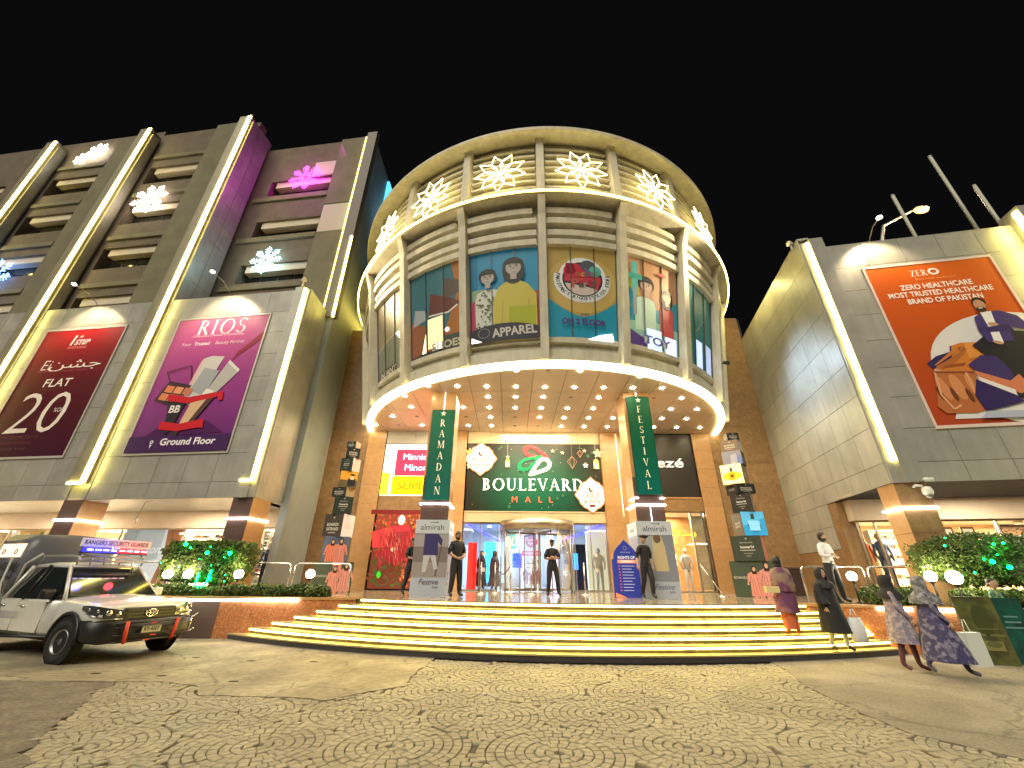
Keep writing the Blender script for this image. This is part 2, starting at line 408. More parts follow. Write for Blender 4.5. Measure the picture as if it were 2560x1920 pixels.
def person_print(P, cx, y0, h, coat, skin=(0.55, 0.33, 0.22), hair=(0.03, 0.02, 0.02), trousers=None, long=True, e=0.0):
    """a small printed figure in an advertisement"""
    w = h * 0.30
    tr = trousers or coat
    P.poly(tr, [(cx - w * .40, y0), (cx - w * .08, y0), (cx, y0 + h * .45), (cx - w * .5, y0 + h * .5)], e)
    P.poly(tr, [(cx + w * .08, y0), (cx + w * .42, y0), (cx + w * .5, y0 + h * .5), (cx, y0 + h * .45)], e)
    lo = .22 if long else .45
    P.poly(coat, [(cx - w * .62, y0 + h * lo), (cx + w * .62, y0 + h * lo), (cx + w * .5, y0 + h * .62), (cx + w * .85, y0 + h * .52), (cx + w * .62, y0 + h * .80), (cx + w * .2, y0 + h * .86), (cx - w * .2, y0 + h * .86), (cx - w * .62, y0 + h * .80), (cx - w * .8, y0 + h * .52), (cx - w * .5, y0 + h * .62)], e)
    dk = tuple(q * .55 for q in coat); lt = tuple(min(1, q * 1.25) for q in coat)
    for a, b_ in ((-.42, -.30), (-.18, -.10), (.12, .16), (.36, .44)): P.line(dk, [(cx + w * a * .8, y0 + h * .70), (cx + w * b_ * 1.25, y0 + h * (lo + .03))], w * .035, e)
    P.line(lt, [(cx - w * .02, y0 + h * .80), (cx - w * .06, y0 + h * .35)], w * .05, e); P.line(dk, [(cx - w * .5, y0 + h * .62), (cx - w * .36, y0 + h * .76)], w * .04, e); P.line(dk, [(cx + w * .5, y0 + h * .62), (cx + w * .36, y0 + h * .76)], w * .04, e)
    P.poly(skin, [(cx - w * .10, y0 + h * .86), (cx + w * .10, y0 + h * .86), (cx, y0 + h * .79)], e); P.ell(skin, cx - w * .72, y0 + h * .53, w * .10, w * .08, e); P.ell(skin, cx + w * .74, y0 + h * .53, w * .10, w * .08, e)
    P.poly(hair, [(cx - h * .062, y0 + h * .80), (cx + h * .062, y0 + h * .80), (cx + h * .058, y0 + h * .95), (cx - h * .058, y0 + h * .95)], e)
    P.ell(hair, cx, y0 + h * .935, h * .060, h * .076, e)
    P.ell(skin, cx + h * .004, y0 + h * .92, h * .042, h * .058, e)
# ================================================================= materials used widely
PZ = 0.96
RISE = PZ / 7
LED = emit('led_warm', (1.0, 0.74, 0.13), 14.0, True)
LEDW = emit('led_white', (1.0, 0.93, 0.85), 12.0, True)
LEDB = emit('led_building', (1.0, 0.82, 0.20), 15.0, True)
stone_br = mat('granite_brown', (0.25, 0.145, 0.065), rough=0.42, color2=(0.34, 0.21, 0.10), c2scale=4, c2lo=0.35, c2hi=0.7, var=0.28, vscale=48, bump=0.1, bscale=60, rnd=0.08)
stone_or = mat('granite_orange', (0.47, 0.265, 0.115), rough=0.28, color2=(0.52, 0.31, 0.14), c2scale=5, c2lo=0.35, c2hi=0.7, var=0.22, vscale=55, rnd=0.07)
stone_dk = mat('granite_dark', (0.13, 0.085, 0.075), rough=0.22, var=0.3, vscale=50, rnd=0.06)
rough_or = mat('rough_stone', (0.42, 0.15, 0.05), rough=0.8, color2=(0.50, 0.21, 0.08), c2scale=16, var=0.35, vscale=25, bump=0.9, bscale=28)
panel_m = mat('aluminium_panel', (0.42, 0.41, 0.37), rough=0.40, metal=0.25, streak=0.06, blotch=.10, var=0.09, vscale=1.3, rnd=0.07)
panel_y = mat('aluminium_panel_side', (0.45, 0.45, 0.40), rough=0.40, metal=0.2, streak=0.06, blotch=.10, var=0.09, vscale=1.1, rnd=0.08)
dark_gap = mat('dark_joint', (0.03, 0.03, 0.03), rough=0.8)
plaster_b = mat('plaster_brown', (0.15, 0.118, 0.082), rough=0.85, var=0.15, vscale=1.5, bump=0.15, bscale=30)
plaster_o = mat('plaster_olive', (0.19, 0.17, 0.105), rough=0.85, var=0.15, vscale=1.2, bump=0.15, bscale=30)
plaster_c = mat('plaster_cream', (0.62, 0.52, 0.40), rough=0.8, var=0.05, vscale=3)
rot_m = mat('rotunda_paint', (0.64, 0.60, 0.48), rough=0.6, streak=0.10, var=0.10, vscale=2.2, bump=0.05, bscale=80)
glass_dk = mat('window_glass_dark', (0.02, 0.022, 0.025), rough=0.08, spec=0.6, var=0.3, vscale=0.8)
steel = mat('steel', (0.62, 0.60, 0.56), rough=0.25, metal=1.0)
steel_b = mat('steel_brushed', (0.50, 0.44, 0.34), rough=0.38, metal=1.0, var=0.1, vscale=8)
black_m = mat('black_paint', (0.02, 0.02, 0.02), rough=0.45)
white_m = mat('white_paint', (0.75, 0.74, 0.70), rough=0.5)
gl = glass('clear_glass', (0.96, 0.98, 0.97), 0.07)

# ================================================================= ground
ground = thing('ground', None, None, (0, 0, 0), kind='structure')
mb = MB(); mb.face([(-220, -220, -0.035), (220, -220, -0.035), (220, 220, -0.035), (-220, 220, -0.035)])
mb.build('ground_sheet', mat('dirt', (0.10, 0.085, 0.06), rough=0.95, var=0.3, vscale=2.5), ground, kind='structure')
conc = mat('old_concrete', (0.36, 0.31, 0.205), rough=0.72, cracks=.45, blotch=.28, color2=(0.26, 0.225, 0.155), c2scale=1.3, c2lo=0.4, c2hi=0.65, var=0.22, vscale=9, bump=0.35, bscale=22, detail=9)
asph = mat('worn_asphalt', (0.26, 0.225, 0.175), rough=0.8, cracks=.35, blotch=.28, color2=(0.31, 0.27, 0.205), c2scale=0.9, c2lo=0.4, c2hi=0.6, var=0.25, vscale=30, bump=0.4, bscale=60, detail=9)
def jag(pts, amp=0.05, n=7):
    out = []
    for a, b in zip(pts[:-1], pts[1:]):
        for i in range(n):
            t = i / n; x = a[0] + (b[0] - a[0]) * t; y = a[1] + (b[1] - a[1]) * t
            k = amp * (mnoise.noise((x * 2.7, y * 2.7, 0.3)) + 0.6 * mnoise.noise((x * 9, y * 9, 1.3)))
            out.append((x + k, y + k * 0.8))
    return out + [pts[-1]]
Lb = jag([(-1.55, 11.2), (-1.53, 9.68), (-1.66, 8.45), (-1.61, 7.6), (-2.06, 7.25), (-2.46, 6.8), (-3.1, 6.95), (-4.3, 7.0), (-4.9, 7.6), (-5.44, 7.75), (-6.4, 7.72), (-8.5, 7.74), (-30, 8.3)])
mb = MB(); mb.prism(Lb + [(-60, 9), (-60, 30), (-9, 30), (-9, 13.5), (-1.55, 13.5)], -0.03, 0.008)
mb.build('road', conc, None, kind='structure')
Rb = jag([(5.6, 11.2), (5.15, 9.04), (4.72, 7.9), (4.60, 7.1), (4.51, 6.49), (4.46, 5.66), (4.9, 5.05), (5.4, 4.2), (6.2, 3.0), (7.5, -8)], 0.02)
mb = MB(); mb.prism([(60, -8), (60, 11.2)] + Rb[:1] + Rb, -0.03, 0.006)
mb.build('road', asph, None, kind='structure')
# worn sand patch on the left of the paving
Wb = jag([(-6.1, 7.6), (-5.5, 6.3), (-5.0, 5.6), (-4.3, 4.6), (-3.9, 3.9), (-4.4, 2.4), (-6, 0.5)], 0.16, 12)
mb = MB(); mb.prism([(-30, 0.5), (-30, 7.9), (-9, 7.72), (-7.6, 7.74)] + Wb, -0.03, 0.004)
mb.build('dirt', mat('trodden_dirt', (0.20, 0.17, 0.13), rough=0.95, color2=(0.15, 0.125, 0.10), c2scale=3.5, var=0.35, vscale=22, bump=1.0, bscale=16), None, kind='structure')
# drain holes and scraps lying on the concrete
hole = mat('drain_hole', (0.015, 0.013, 0.01), rough=0.9)
for i, (x, y) in enumerate(((-4.35, 7.78), (-5.04, 9.45), (-6.3, 9.72), (-3.8, 9.4), (-5.75, 8.12), (-6.95, 8.24))):
    m_ = MB(); m_.lathe([(0.085, -0.02), (0.085, 0.0015)], (x, y, 0.0085), 14, False, 1.0, 0.55)
    m_.build('drain_hole', hole, ground)
# cobbles: rings of setts round each rosette centre
def inside(p, poly):
    x, y = p; c = False
    for i in range(len(poly)):
        x1, y1 = poly[i - 1]; x2, y2 = poly[i]
        if (y1 > y) != (y2 > y) and x < (x2 - x1) * (y - y1) / (y2 - y1) + x1: c = not c
    return c
pave_poly = [(-1.55, 11.2)] + [p for p in Lb if p[0] > -6.2 and p[1] < 11] + Wb + [(-6, -1), (6.6, -1)] + [p for p in reversed(Rb) if -1 < p[1] < 11.2] + [(5.6, 11.2)]
cen = []
for j in range(-2, 12):
    for i in range(-7, 8):
        cen.append((0.40 + 1.50 * (i + 0.5 * (j % 2)) + 0.10 * math.sin(i * 3.1 + j), 7.42 + 1.12 * (j - 4) + 0.10 * math.cos(i * 2.3 + j * 1.7)))
cob = []
for ci, (cx, cy_) in enumerate(cen):
    rad = 0.05; S = 0.096; k = 0
    near = [c for c in cen if c != (cx, cy_) and math.hypot(c[0] - cx, c[1] - cy_) < 2.4]
    while rad < 1.35:
        n = max(4, int(round(2 * math.pi * (rad + S / 2) / (S * 1.06)))); ph = random.random() * 6
        for q in range(n):
            a0 = ph + 2 * math.pi * q / n; a1 = ph + 2 * math.pi * (q + 1) / n
            am = (a0 + a1) / 2; rm = rad + S / 2; px = cx + rm * math.cos(am); py = cy_ + rm * math.sin(am)
            if not (1.9 < py < 10.6 and -7 < px < 6.5): continue
            d0 = math.hypot(px - cx, py - cy_)
            if any(math.hypot(px - c[0], py - c[1]) < d0 - (.028 if c > (cx, cy_) else .0) for c in near): continue
            if not inside((px, py), pave_poly): continue
            if 9.5 + (0.032 if px < 2 else 0.0265) * (px - 2) ** 2 < py + 0.12: continue
            g = 0.0045; gr = g / max(0.05, rm)
            jt = lambda: random.uniform(-0.004, 0.004)
            poly = [(cx + r_ * math.cos(a) + jt(), cy_ + r_ * math.sin(a) + jt()) for r_, a in ((rad + g, a0 + gr), (rad + S - g, a0 + gr), (rad + S - g, a1 - gr), (rad + g, a1 - gr))]
            cob.append((py - abs(px) * 0.02, px, py, poly))
        rad += S
cob.sort(key=lambda c: c[0])
sett = mat('sett_stone', (0.39, 0.345, 0.24), rough=0.62, blotch=.18, var=0.14, vscale=7, bump=0.35, bscale=90, rnd=0.12)
sett2 = mat('sett_stone_field', (0.39, 0.345, 0.24), rough=0.62, blotch=.18, color2=(0.33, 0.29, 0.20), c2scale=7, c2lo=0.35, c2hi=0.6, var=0.14, vscale=11, bump=0.35, bscale=90)
paving = thing('paving', None, None, (0, 0, 0), kind='structure')
m_ = MB(); m_.prism(pave_poly, -0.034, -0.022); m_.build('paving_bed', mat('sand_joint', (0.13, 0.105, 0.065), rough=0.95), paving)
def sett_geo(m_, poly, z):
    c = (sum(p[0] for p in poly) / 4, sum(p[1] for p in poly) / 4)
    ins = [(c[0] + (p[0] - c[0]) * 0.89, c[1] + (p[1] - c[1]) * 0.84) for p in poly]
    if (poly[1][0] - poly[0][0]) * (poly[2][1] - poly[1][1]) - (poly[1][1] - poly[0][1]) * (poly[2][0] - poly[1][0]) < 0: poly = poly[::-1]; ins = ins[::-1]
    V = [(*p, -0.022) for p in poly] + [(*p, z - 0.007) for p in poly] + [(*p, z + random.uniform(-0.0015, 0.0015)) for p in ins]
    F = [(i, (i + 1) % 4, 4 + (i + 1) % 4, 4 + i) for i in range(4)] + [(4 + i, 4 + (i + 1) % 4, 8 + (i + 1) % 4, 8 + i) for i in range(4)] + [(8, 9, 10, 11)]
    m_.add(V, F, False)
CAMP = Vector((0, 0)); fld = MB(); nb = 0
for _, px, py, poly in cob:
    z = random.uniform(-0.004, 0.004)
    if nb < 300 and py > 2.7 and abs(px) < (py * 1.32 + 0.2):
        m_ = MB(); sett_geo(m_, poly, z); m_.build('cobble', sett, paving); nb += 1
    elif py > 2.2: sett_geo(fld, poly, z)
fld.build('cobble_field', sett2, paving, kind='stuff')

# ================================================================= steps and platform
def yb(x): return 9.53 + (0.032 if x < 2 else 0.0265) * (x - 2) ** 2
def yt(x): return 10.91 + (0.0356 if x < 2.6 else 0.028) * (x - 2.6) ** 2
def arc(k, inset=0.0, n=60):
    f = k / 6.0; out = []
    lo, hi = -9, 12
    for i in range(400):
        x = -9 + 19 * i / 399; y = yb(x) * (1 - f) + yt(x) * f + inset
        if y < 12.5 and y < 11.58 - 0.45 * (x - 7.4) : out.append((x, y))
    s = max(1, len(out) // n); r_ = out[::s]
    if r_[-1] != out[-1]: r_.append(out[-1])
    return r_
steps = thing('entrance_steps', None, None, (1, 11, 0), kind='structure')
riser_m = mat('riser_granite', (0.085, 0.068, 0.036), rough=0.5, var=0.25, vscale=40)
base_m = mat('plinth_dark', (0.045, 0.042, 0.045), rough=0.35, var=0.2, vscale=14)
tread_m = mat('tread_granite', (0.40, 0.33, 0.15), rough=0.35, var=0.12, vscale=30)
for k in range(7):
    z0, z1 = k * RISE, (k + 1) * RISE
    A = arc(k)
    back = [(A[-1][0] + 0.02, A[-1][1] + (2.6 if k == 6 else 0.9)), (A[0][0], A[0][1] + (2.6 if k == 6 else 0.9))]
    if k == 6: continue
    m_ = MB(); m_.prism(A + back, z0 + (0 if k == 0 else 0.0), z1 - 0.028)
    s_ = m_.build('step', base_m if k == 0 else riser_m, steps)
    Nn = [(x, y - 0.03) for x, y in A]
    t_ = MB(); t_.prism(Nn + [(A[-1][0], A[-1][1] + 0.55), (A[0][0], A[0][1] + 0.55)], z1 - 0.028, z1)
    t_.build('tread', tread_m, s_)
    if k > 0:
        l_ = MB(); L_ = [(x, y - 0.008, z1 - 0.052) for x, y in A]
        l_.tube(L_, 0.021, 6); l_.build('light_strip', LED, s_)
A = arc(6)
plat = thing('platform', None, None, (1, 14, 0), kind='structure')
wallL = [(-4.1, 12.5), (-40, 12.3)]
m_ = MB(); m_.prism(A + [(14, 9.0), (14, 8.5)][:0] + [(A[-1][0] + 0.3, A[-1][1] + 0.4), (13.5, 14), (13.5, 26.0), (-30, 26.0), (-30, 14.2), (-9.4, 13.9), (A[0][0] - 2.2, 12.9)], 0, PZ - 0.03)
m_.build('platform_base', riser_m, plat)
floor_m = mat('polished_floor', (0.34, 0.285, 0.20), rough=0.12, var=0.12, vscale=6, spec=0.6)
# polished floor slabs
fl = MB(); fl.prism([(x, y - 0.03) for x, y in A] + [(13.5, 14), (13.5, 17.9), (-30, 17.9), (-30, 14.2), (-9.4, 13.9), (A[0][0] - 2.2, 12.9)], PZ - 0.03, PZ)
fl.build('platform_floor', floor_m, plat)
fl = MB(); fl.box(-30, 13.5, 17.9, 26.0, PZ - 0.03, PZ - 0.002); fl.build('hall_floor', mat('hall_floor', (0.52, 0.50, 0.46), rough=0.12, var=0.05, vscale=4), plat)
jn = MB()
for i in range(-8, 11): jn.box(i * 1.2 + 0.45, i * 1.2 + 0.456, 11.9 + 0.03 * (i * 1.2 - 2) ** 2 * (1 if abs(i * 1.2 - 2) > 2 else 0), 17.9, PZ, PZ + 0.0015)
for y in (13.1, 14.3, 15.5, 16.7): jn.box(-7, 9.5, y, y + 0.006, PZ, PZ + 0.0017)
jn.build('floor_joint', dark_gap, plat)
l_ = MB(); l_.tube([(x, y - 0.008, PZ - 0.052) for x, y in A], 0.021, 6); l_.build('light_strip', LED, plat)
for side in (0, -1):
    for ka in (5, 3, 1):
        if side == -1 and ka == 5: continue
        a = arc(ka)[side]; b = arc(ka - 1)[side] if ka > 1 else None
        if b is None: continue
        l_ = MB(); dx = 0.02 if side == 0 else -0.02
        l_.tube([(a[0] + dx, a[1] - 0.01, (ka + 1) * RISE - 0.05), ((a[0] + b[0]) / 2 + dx, (a[1] + b[1]) / 2 - 0.01, (ka + 0.6) * RISE), (b[0] + dx, b[1] - 0.02, ka * RISE - 0.03)], 0.021, 6)
        l_.build('light_strip', LED, steps)

# planter walls either side of the steps
def planter(label, pts, join, strip, lit):
    t = thing('planter_wall', label, 'planter', (pts[0][0], pts[0][1], 0))
    for (a, b, m) in zip(pts[:-1], pts[1:], join):
        d = Vector((b[0] - a[0], b[1] - a[1])).normalized(); n_ = Vector((-d.y, d.x)) * (1 if lit == 'L' else 1)
        if n_.y < 0: n_ = -n_
        q = [(a[0], a[1]), (b[0], b[1]), (b[0] + n_.x * .28, b[1] + n_.y * .28), (a[0] + n_.x * .28, a[1] + n_.y * .28)]
        m_ = MB(); m_.prism(q, 0, PZ - 0.05); m_.build('wall', m, t)
        c_ = MB(); e = -0.03
        q2 = [(a[0] + n_.x * e, a[1] + n_.y * e), (b[0] + n_.x * e, b[1] + n_.y * e), (b[0] + n_.x * .32, b[1] + n_.y * .32), (a[0] + n_.x * .32, a[1] + n_.y * .32)]
        c_.prism(q2, PZ - 0.05, PZ + 0.01); c_.build('coping', stone_or, t)
    for a, b, r_ in strip:
        l_ = MB(); l_.tube([(*a,), (*b,)], r_, 8); l_.build('light_strip', LEDW, t)
    return t
planter('brown and orange planter wall beside the pickup, under the square hedge', [(-26, 12.3), (-7.75, 12.3), (-4.2, 12.46)], [stone_dk, rough_or],
        [((-12.5, 12.25, PZ - 0.06), (-5.7, 12.33, PZ - 0.06), 0.034)], 'L')
planter('orange rough stone planter wall behind the women, under the round hedge', [(7.25, 11.68), (10.35, 10.26), (10.5, 10.4), (16, 10.1)], [rough_or, stone_dk, stone_dk],
        [((8.75, 10.96, PZ - 0.05), (9.35, 10.69, PZ - 0.05), 0.034), ((9.72, 10.52, PZ - 0.05), (10.33, 10.24, PZ - 0.05), 0.034)], 'R')
soil = MB(); soil.prism([(-26, 12.5), (-4.6, 12.62), (-5.2, 13.35), (-9.4, 13.9), (-26, 15.5)], PZ - 0.06, PZ - 0.02)
soil.build('soil', mat('soil', (0.05, 0.035, 0.02), rough=0.95), None, kind='structure')
soil = MB(); soil.prism([(8.3, 11.4), (10.4, 10.4), (16, 10.3), (16, 12.6), (9.5, 12.9)], PZ - 0.06, PZ - 0.02)
soil.build('soil', _M['soil'], None, kind='structure')
# ================================================================= cladding
_pm = {}
def panels(F, us, zs, material, parent, w=0.0, th=0.03, gap=0.014, skip=None, name='panel'):
    """one object for each cladding panel, joints open between them"""
    for u0, u1 in zip(us[:-1], us[1:]):
        for z0, z1 in zip(zs[:-1], zs[1:]):
            if skip and skip((u0 + u1) / 2, (z0 + z1) / 2): continue
            W, H = round(u1 - u0 - gap, 3), round(z1 - z0 - gap, 3)
            k = (W, H, th, material.name)
            if k not in _pm:
                b = MB(); b.box(-W / 2, W / 2, -th, 0, -H / 2, H / 2)
                o = b.build('panel', material); _pm[k] = o.data; bpy.data.objects.remove(o)
            p = F((u0 + u1) / 2, w, (z0 + z1) / 2)
            inst(name, _pm[k], parent, p, F.rz)
def fbox(F, m_, u0, u1, w0, w1, z0, z1): m_.box(u0, u1, w0, w1, z0, z1, lambda u, w, z: F(u, w, z))
def fr(a, b, n): return [a + (b - a) * i / n for i in range(n + 1)]

SOF = 3.96
# ----------------------------------------------------------------- left wing (low)
wl = thing('mall_wing', 'low metal clad wing with the two tall sale banners, beside the parked pickup', 'building', (-15, 16, 0))
b = MB(); fbox(LW, b, -30, -0.04, -3.9, -0.035, SOF, 12.95); b.m(panel_m)
b.build('wall', dark_gap, wl)
zs = [SOF, 4.53] + fr(4.53, 13.0, 8)[1:]
fins = [0.0, -6.95, -13.9, -20.85]
for k in range(3):
    panels(LW, fr(fins[k + 1] + 0.12, fins[k] - (0.62 if k == 0 else 0.75), 5), zs, panel_m, wl)
panels(LW, fr(-26, -20.85 - 0.75, 4), zs, panel_m, wl)
# side of the wing facing the entrance
panels(LS, fr(0.0, 3.9, 3), zs, panel_y, wl, w=0.0)
b = MB(); fbox(LS, b, -0.02, 3.95, -0.4, -0.032, SOF, 12.97); b.build('side_wall', dark_gap, wl)
b = MB(); fbox(LS, b, 3.78, 3.92, 0.0, 0.05, SOF, 12.9); b.build('edge_trim', panel_m, wl)
b = MB(); fbox(LS, b, 0.0, 3.9, -0.4, 0.03, 13.0, 13.08); b.build('parapet_cap', panel_m, wl)
b = MB(); fbox(LW, b, -26, -0.7, -0.4, 0.02, 13.0, 13.06); b.build('parapet_cap', panel_m, wl)
# corner fin with its strip
b = MB(); fbox(LW, b, -0.62, -0.22, 0.0, 0.16, SOF, 13.12); fbox(LW, b, -0.22, 0.0, -0.02, 0.06, SOF, 13.05); b.build('corner_fin', panel_m, wl)
b = MB(); fbox(LW, b, -0.215, -0.12, 0.062, 0.12, 4.56, 13.05); fbox(LW, b, -0.60, -0.14, 0.162, 0.21, 4.50, 4.56); b.build('light_strip', LEDB, wl)
# soffit and bulkhead over the arcade
b = MB(); fbox(LW, b, -26, -0.05, -3.0, -0.03, SOF + 0.03, SOF + 0.08); b.build('soffit', plaster_c, wl)
b = MB(); fbox(LW, b, -26, -0.42, -3.3, -3.0, 3.27, SOF + 0.02); b.build('bulkhead', plaster_c, wl)
for dx, dw in ((-14.0, -4.4), (-11.6, -2.6), (-11.5, -3.6), (-6.8, -1.45), (-8.8, -2.7), (-7.0, -2.35), (-4.2, -1.0), (-4.1, -1.9), (-16.5, -2.6), (-18.5, -1.8)):
    if dw < -2.95: dw = -2.75
    p = LW(dx, dw, SOF + 0.028); m_ = MB(); m_.lathe([(0.07, -0.02), (0.085, 0)], p, 12); m_.build('downlight', emit('downlight', (1, 0.85, 0.62), 30), wl)
# corner pillars of the arcade: thing each, stone slabs and a ring of light
def pillar(F, u0, u1, dep, label, matf, mats, z1=SOF, ledz=3.25):
    a = F((u0 + u1) / 2, -dep / 2, 0); t = thing('stone_pillar', label, 'pillar', a, group='square stone pillars of the arcades')
    zz = [0.2, 1.6, 2.65, 3.28, z1]
    for za, zb in zip(zz[:-1], zz[1:]):
        b = MB(); b.m(matf); fbox(F, b, u0, u1, -0.03, 0.0, za + .004, zb - .004); b.m(mats); fbox(F, b, u0 + .002, u1, -dep, -0.032, za + .004, zb - .004); b.build('slab', None, t)
    b = MB(); e = 0.03; q = [F(u0 - e, e, ledz), F(u1 + e, e, ledz), F(u1 + e, -dep - e, ledz), F(u0 - e, -dep - e, ledz)]
    b.tube(q + [q[0]], 0.035, 6, smooth=False); b.build('light_band', LEDW, t)
    return t
pillar(LW, -0.78, -0.02, 0.95, 'stone pillar with a white light band, right of the square hedge', stone_dk, stone_or)
pillar(LW, -7.75, -6.95, 0.95, 'stone pillar with a white light band behind the roof of the pickup', stone_dk, stone_or)
pillar(LW, -14.7, -13.9, 0.95, 'stone pillar behind the rear window of the pickup at the edge', stone_dk, stone_or)
# shopfront behind the arcade
def shopfront(F, parent, u0, u1, w, z0, z1, mull, name='shop_window'):
    for i, (a, c) in enumerate(zip(mull[:-1], mull[1:])):
        g = MB(); fbox(F, g, a + .03, c - .03, w - .01, w, z0, z1); g.build('pane', gl, parent)
    m_ = MB()
    for a in mull: fbox(F, m_, a - .03, a + .03, w - .04, w + .03, z0, z1)
    fbox(F, m_, mull[0], mull[-1], w - .035, w + .025, z1 - .05, z1); fbox(F, m_, mull[0], mull[-1], w - .035, w + .025, z0, z0 + .08); m_.build('frame', steel_b, parent)
shopfront(LW, wl, -26, -0.9, -3.15, PZ, 3.27, [-0.95, -1.7, -3.5, -5.35, -8.5, -11.0, -14.3, -18, -22])
b = MB(); fbox(LW, b, -26, -0.4, -7.6, -7.5, PZ, 3.6); b.m(plaster_c); b.build('shop_back_wall', mat('shop_wall', (0.70, 0.55, 0.36), rough=0.7, var=0.1, vscale=1), wl)
b = MB(); fbox(LW, b, -26, -0.4, -7.6, -3.32, 3.5, 3.55); b.build('shop_ceiling', white_m, wl)
b = MB(); fbox(LW, b, -0.95, -0.45, -3.3, -2.98, PZ, 3.27); b.build('pilaster', plaster_c, wl)
for u in (-2.4, -6.5, -11.5, -17.5):
    p = LW(u, -5.2, 3.4); light('AREA', p, 1300, (1, 0.80, 0.52), wl, size=2.2, size_y=2.2, rot=(0, 0, LW.rz))
for u in (-3.5, -10.5, -17.0):
    p = LW(u, -1.4, SOF - 0.05); light('AREA', p, 190, (1, 0.82, 0.60), wl, size=2.5, size_y=1.2, rot=(0, 0, LW.rz))

# ----------------------------------------------------------------- tall block behind it
tb = thing('office_block', 'tall dark block with glowing light fins and recessed windows on the upper left', 'building', (-18, 18, 0))
def wallwin(F, m_, u0, u1, w, z0, z1, wins, th=0.5):
    """a wall with openings (u0,u1,z0,z1) cut as boxes round them (openings share columns)"""
    if not wins: fbox(F, m_, u0, u1, w - th, w, z0, z1); return
    ua, ub = wins[0][0], wins[0][1]
    fbox(F, m_, u0, ua, w - th, w, z0, z1); fbox(F, m_, ub, u1, w - th, w, z0, z1)
    z = z0
    for (a, c, za, zb) in sorted(wins, key=lambda q: q[2]):
        if za > z: fbox(F, m_, ua, ub, w - th, w, z, za)
        z = zb
    fbox(F, m_, ua, ub, w - th, w, z, z1)
sof_l = mat('window_soffit', (0.62, 0.54, 0.42), rough=0.7)
def windows(F, wins, w, th, n=4, lintel=True):
    for (a, c, za, zb) in wins:
        s_ = MB(); fbox(F, s_, a + .3, c - .003, w - th + .1, w - .11, zb - 0.46, zb - 0.004)
        win = MB(); fbox(F, win, a, c, w - th - .02, w - th + .05, za, zb); o = win.build('window', mat('window_frame', (0.06, 0.055, 0.05), rough=0.4), tb)
        s_.build('head', sof_l, o)
        for i in range(n):
            p0 = a + (c - a) * i / n + .04; p1 = a + (c - a) * (i + 1) / n - .04
            g = MB(); fbox(F, g, p0, p1, w - th + .052, w - th + .06, za + .06, zb - .45); g.build('pane', glass_dk, o)
E1 = -0.5
w2 = [(-13.45, -9.75, z - 0.85, z + 0.62) for z in (13.54, 16.85, 20.1, 23.4)]
w1 = [(-20.5, -17.1, z - 0.9, z + 0.6) for z in (13.6, 16.95, 20.2, 23.45)]
w3 = [(-5.85, -1.95, z - 0.80, z + 0.45) for z in (16.0, 19.2, 22.5)]
b = MB(); wallwin(LW, b, -13.9, -7.0, E1, 12.6, 27.2, w2, 0.55); b.build('wall', plaster_b, tb)
windows(LW, w2, E1, 0.55)
b = MB(); wallwin(LW, b, -20.9, -13.9, E1, 12.6, 27.6, w1, 0.55); b.build('wall', plaster_b, tb)
windows(LW, w1, E1, 0.55)
w0_ = [(-27.3, -24, z - 0.9, z + 0.6) for z in (13.6, 16.95, 20.2, 23.45)]
b = MB(); wallwin(LW, b, -30, -20.9, E1, 12.6, 27.6, w0_, 0.55); b.build('wall', plaster_b, tb)
windows(LW, w0_, E1, 0.55)
b = MB(); wallwin(LW, b, -7.0, -0.2, -1.6, 12.6, 26.0, w3, 0.6); b.build('wall', plaster_b, tb)
windows(LW, w3, -1.6, 0.6)
# slabs between storeys, piers, and the pale panel by the edge strip
for z in (14.7, 18.0, 21.35, 24.7):
    b = MB(); fbox(LW, b, -13.5, -9.7, E1, E1 + 0.1, z, z + 0.28); b.build('floor_band', plaster_o, tb)
    b = MB(); fbox(LW, b, -20.55, -17.05, E1, E1 + 0.1, z + .1, z + .38); b.build('floor_band', plaster_o, tb)
for z in (14.7, 18.05, 21.2): 
    b = MB(); fbox(LW, b, -6.6, -1.9, -1.6, -1.5, z, z + 0.3); b.build('floor_band', plaster_o, tb)
for u0, u1 in ((-9.7, -8.2), (-16.6, -15.2)):
    b = MB(); fbox(LW, b, u0, u1, E1, E1 + 0.28, 13.0, 27.0); b.build('pier', plaster_o, tb)
b = MB(); fbox(LW, b, -1.85, -0.25, -1.6, -1.5, 18.3, 20.35); b.build('pale_panel', mat('pale_render', (0.55, 0.50, 0.36), rough=0.6), tb)
b = MB(); fbox(LW, b, -1.85, -0.25, -1.6, -1.47, 12.6, 18.25); fbox(LW, b, -1.85, -0.25, -1.6, -1.47, 20.4, 26.0); b.build('edge_panel', plaster_o, tb)
b = MB(); fbox(LW, b, -3.2, -1.9, -1.6, -1.52, 22.98, 24.15); b.build('pale_panel', _M['pale_render'], tb)
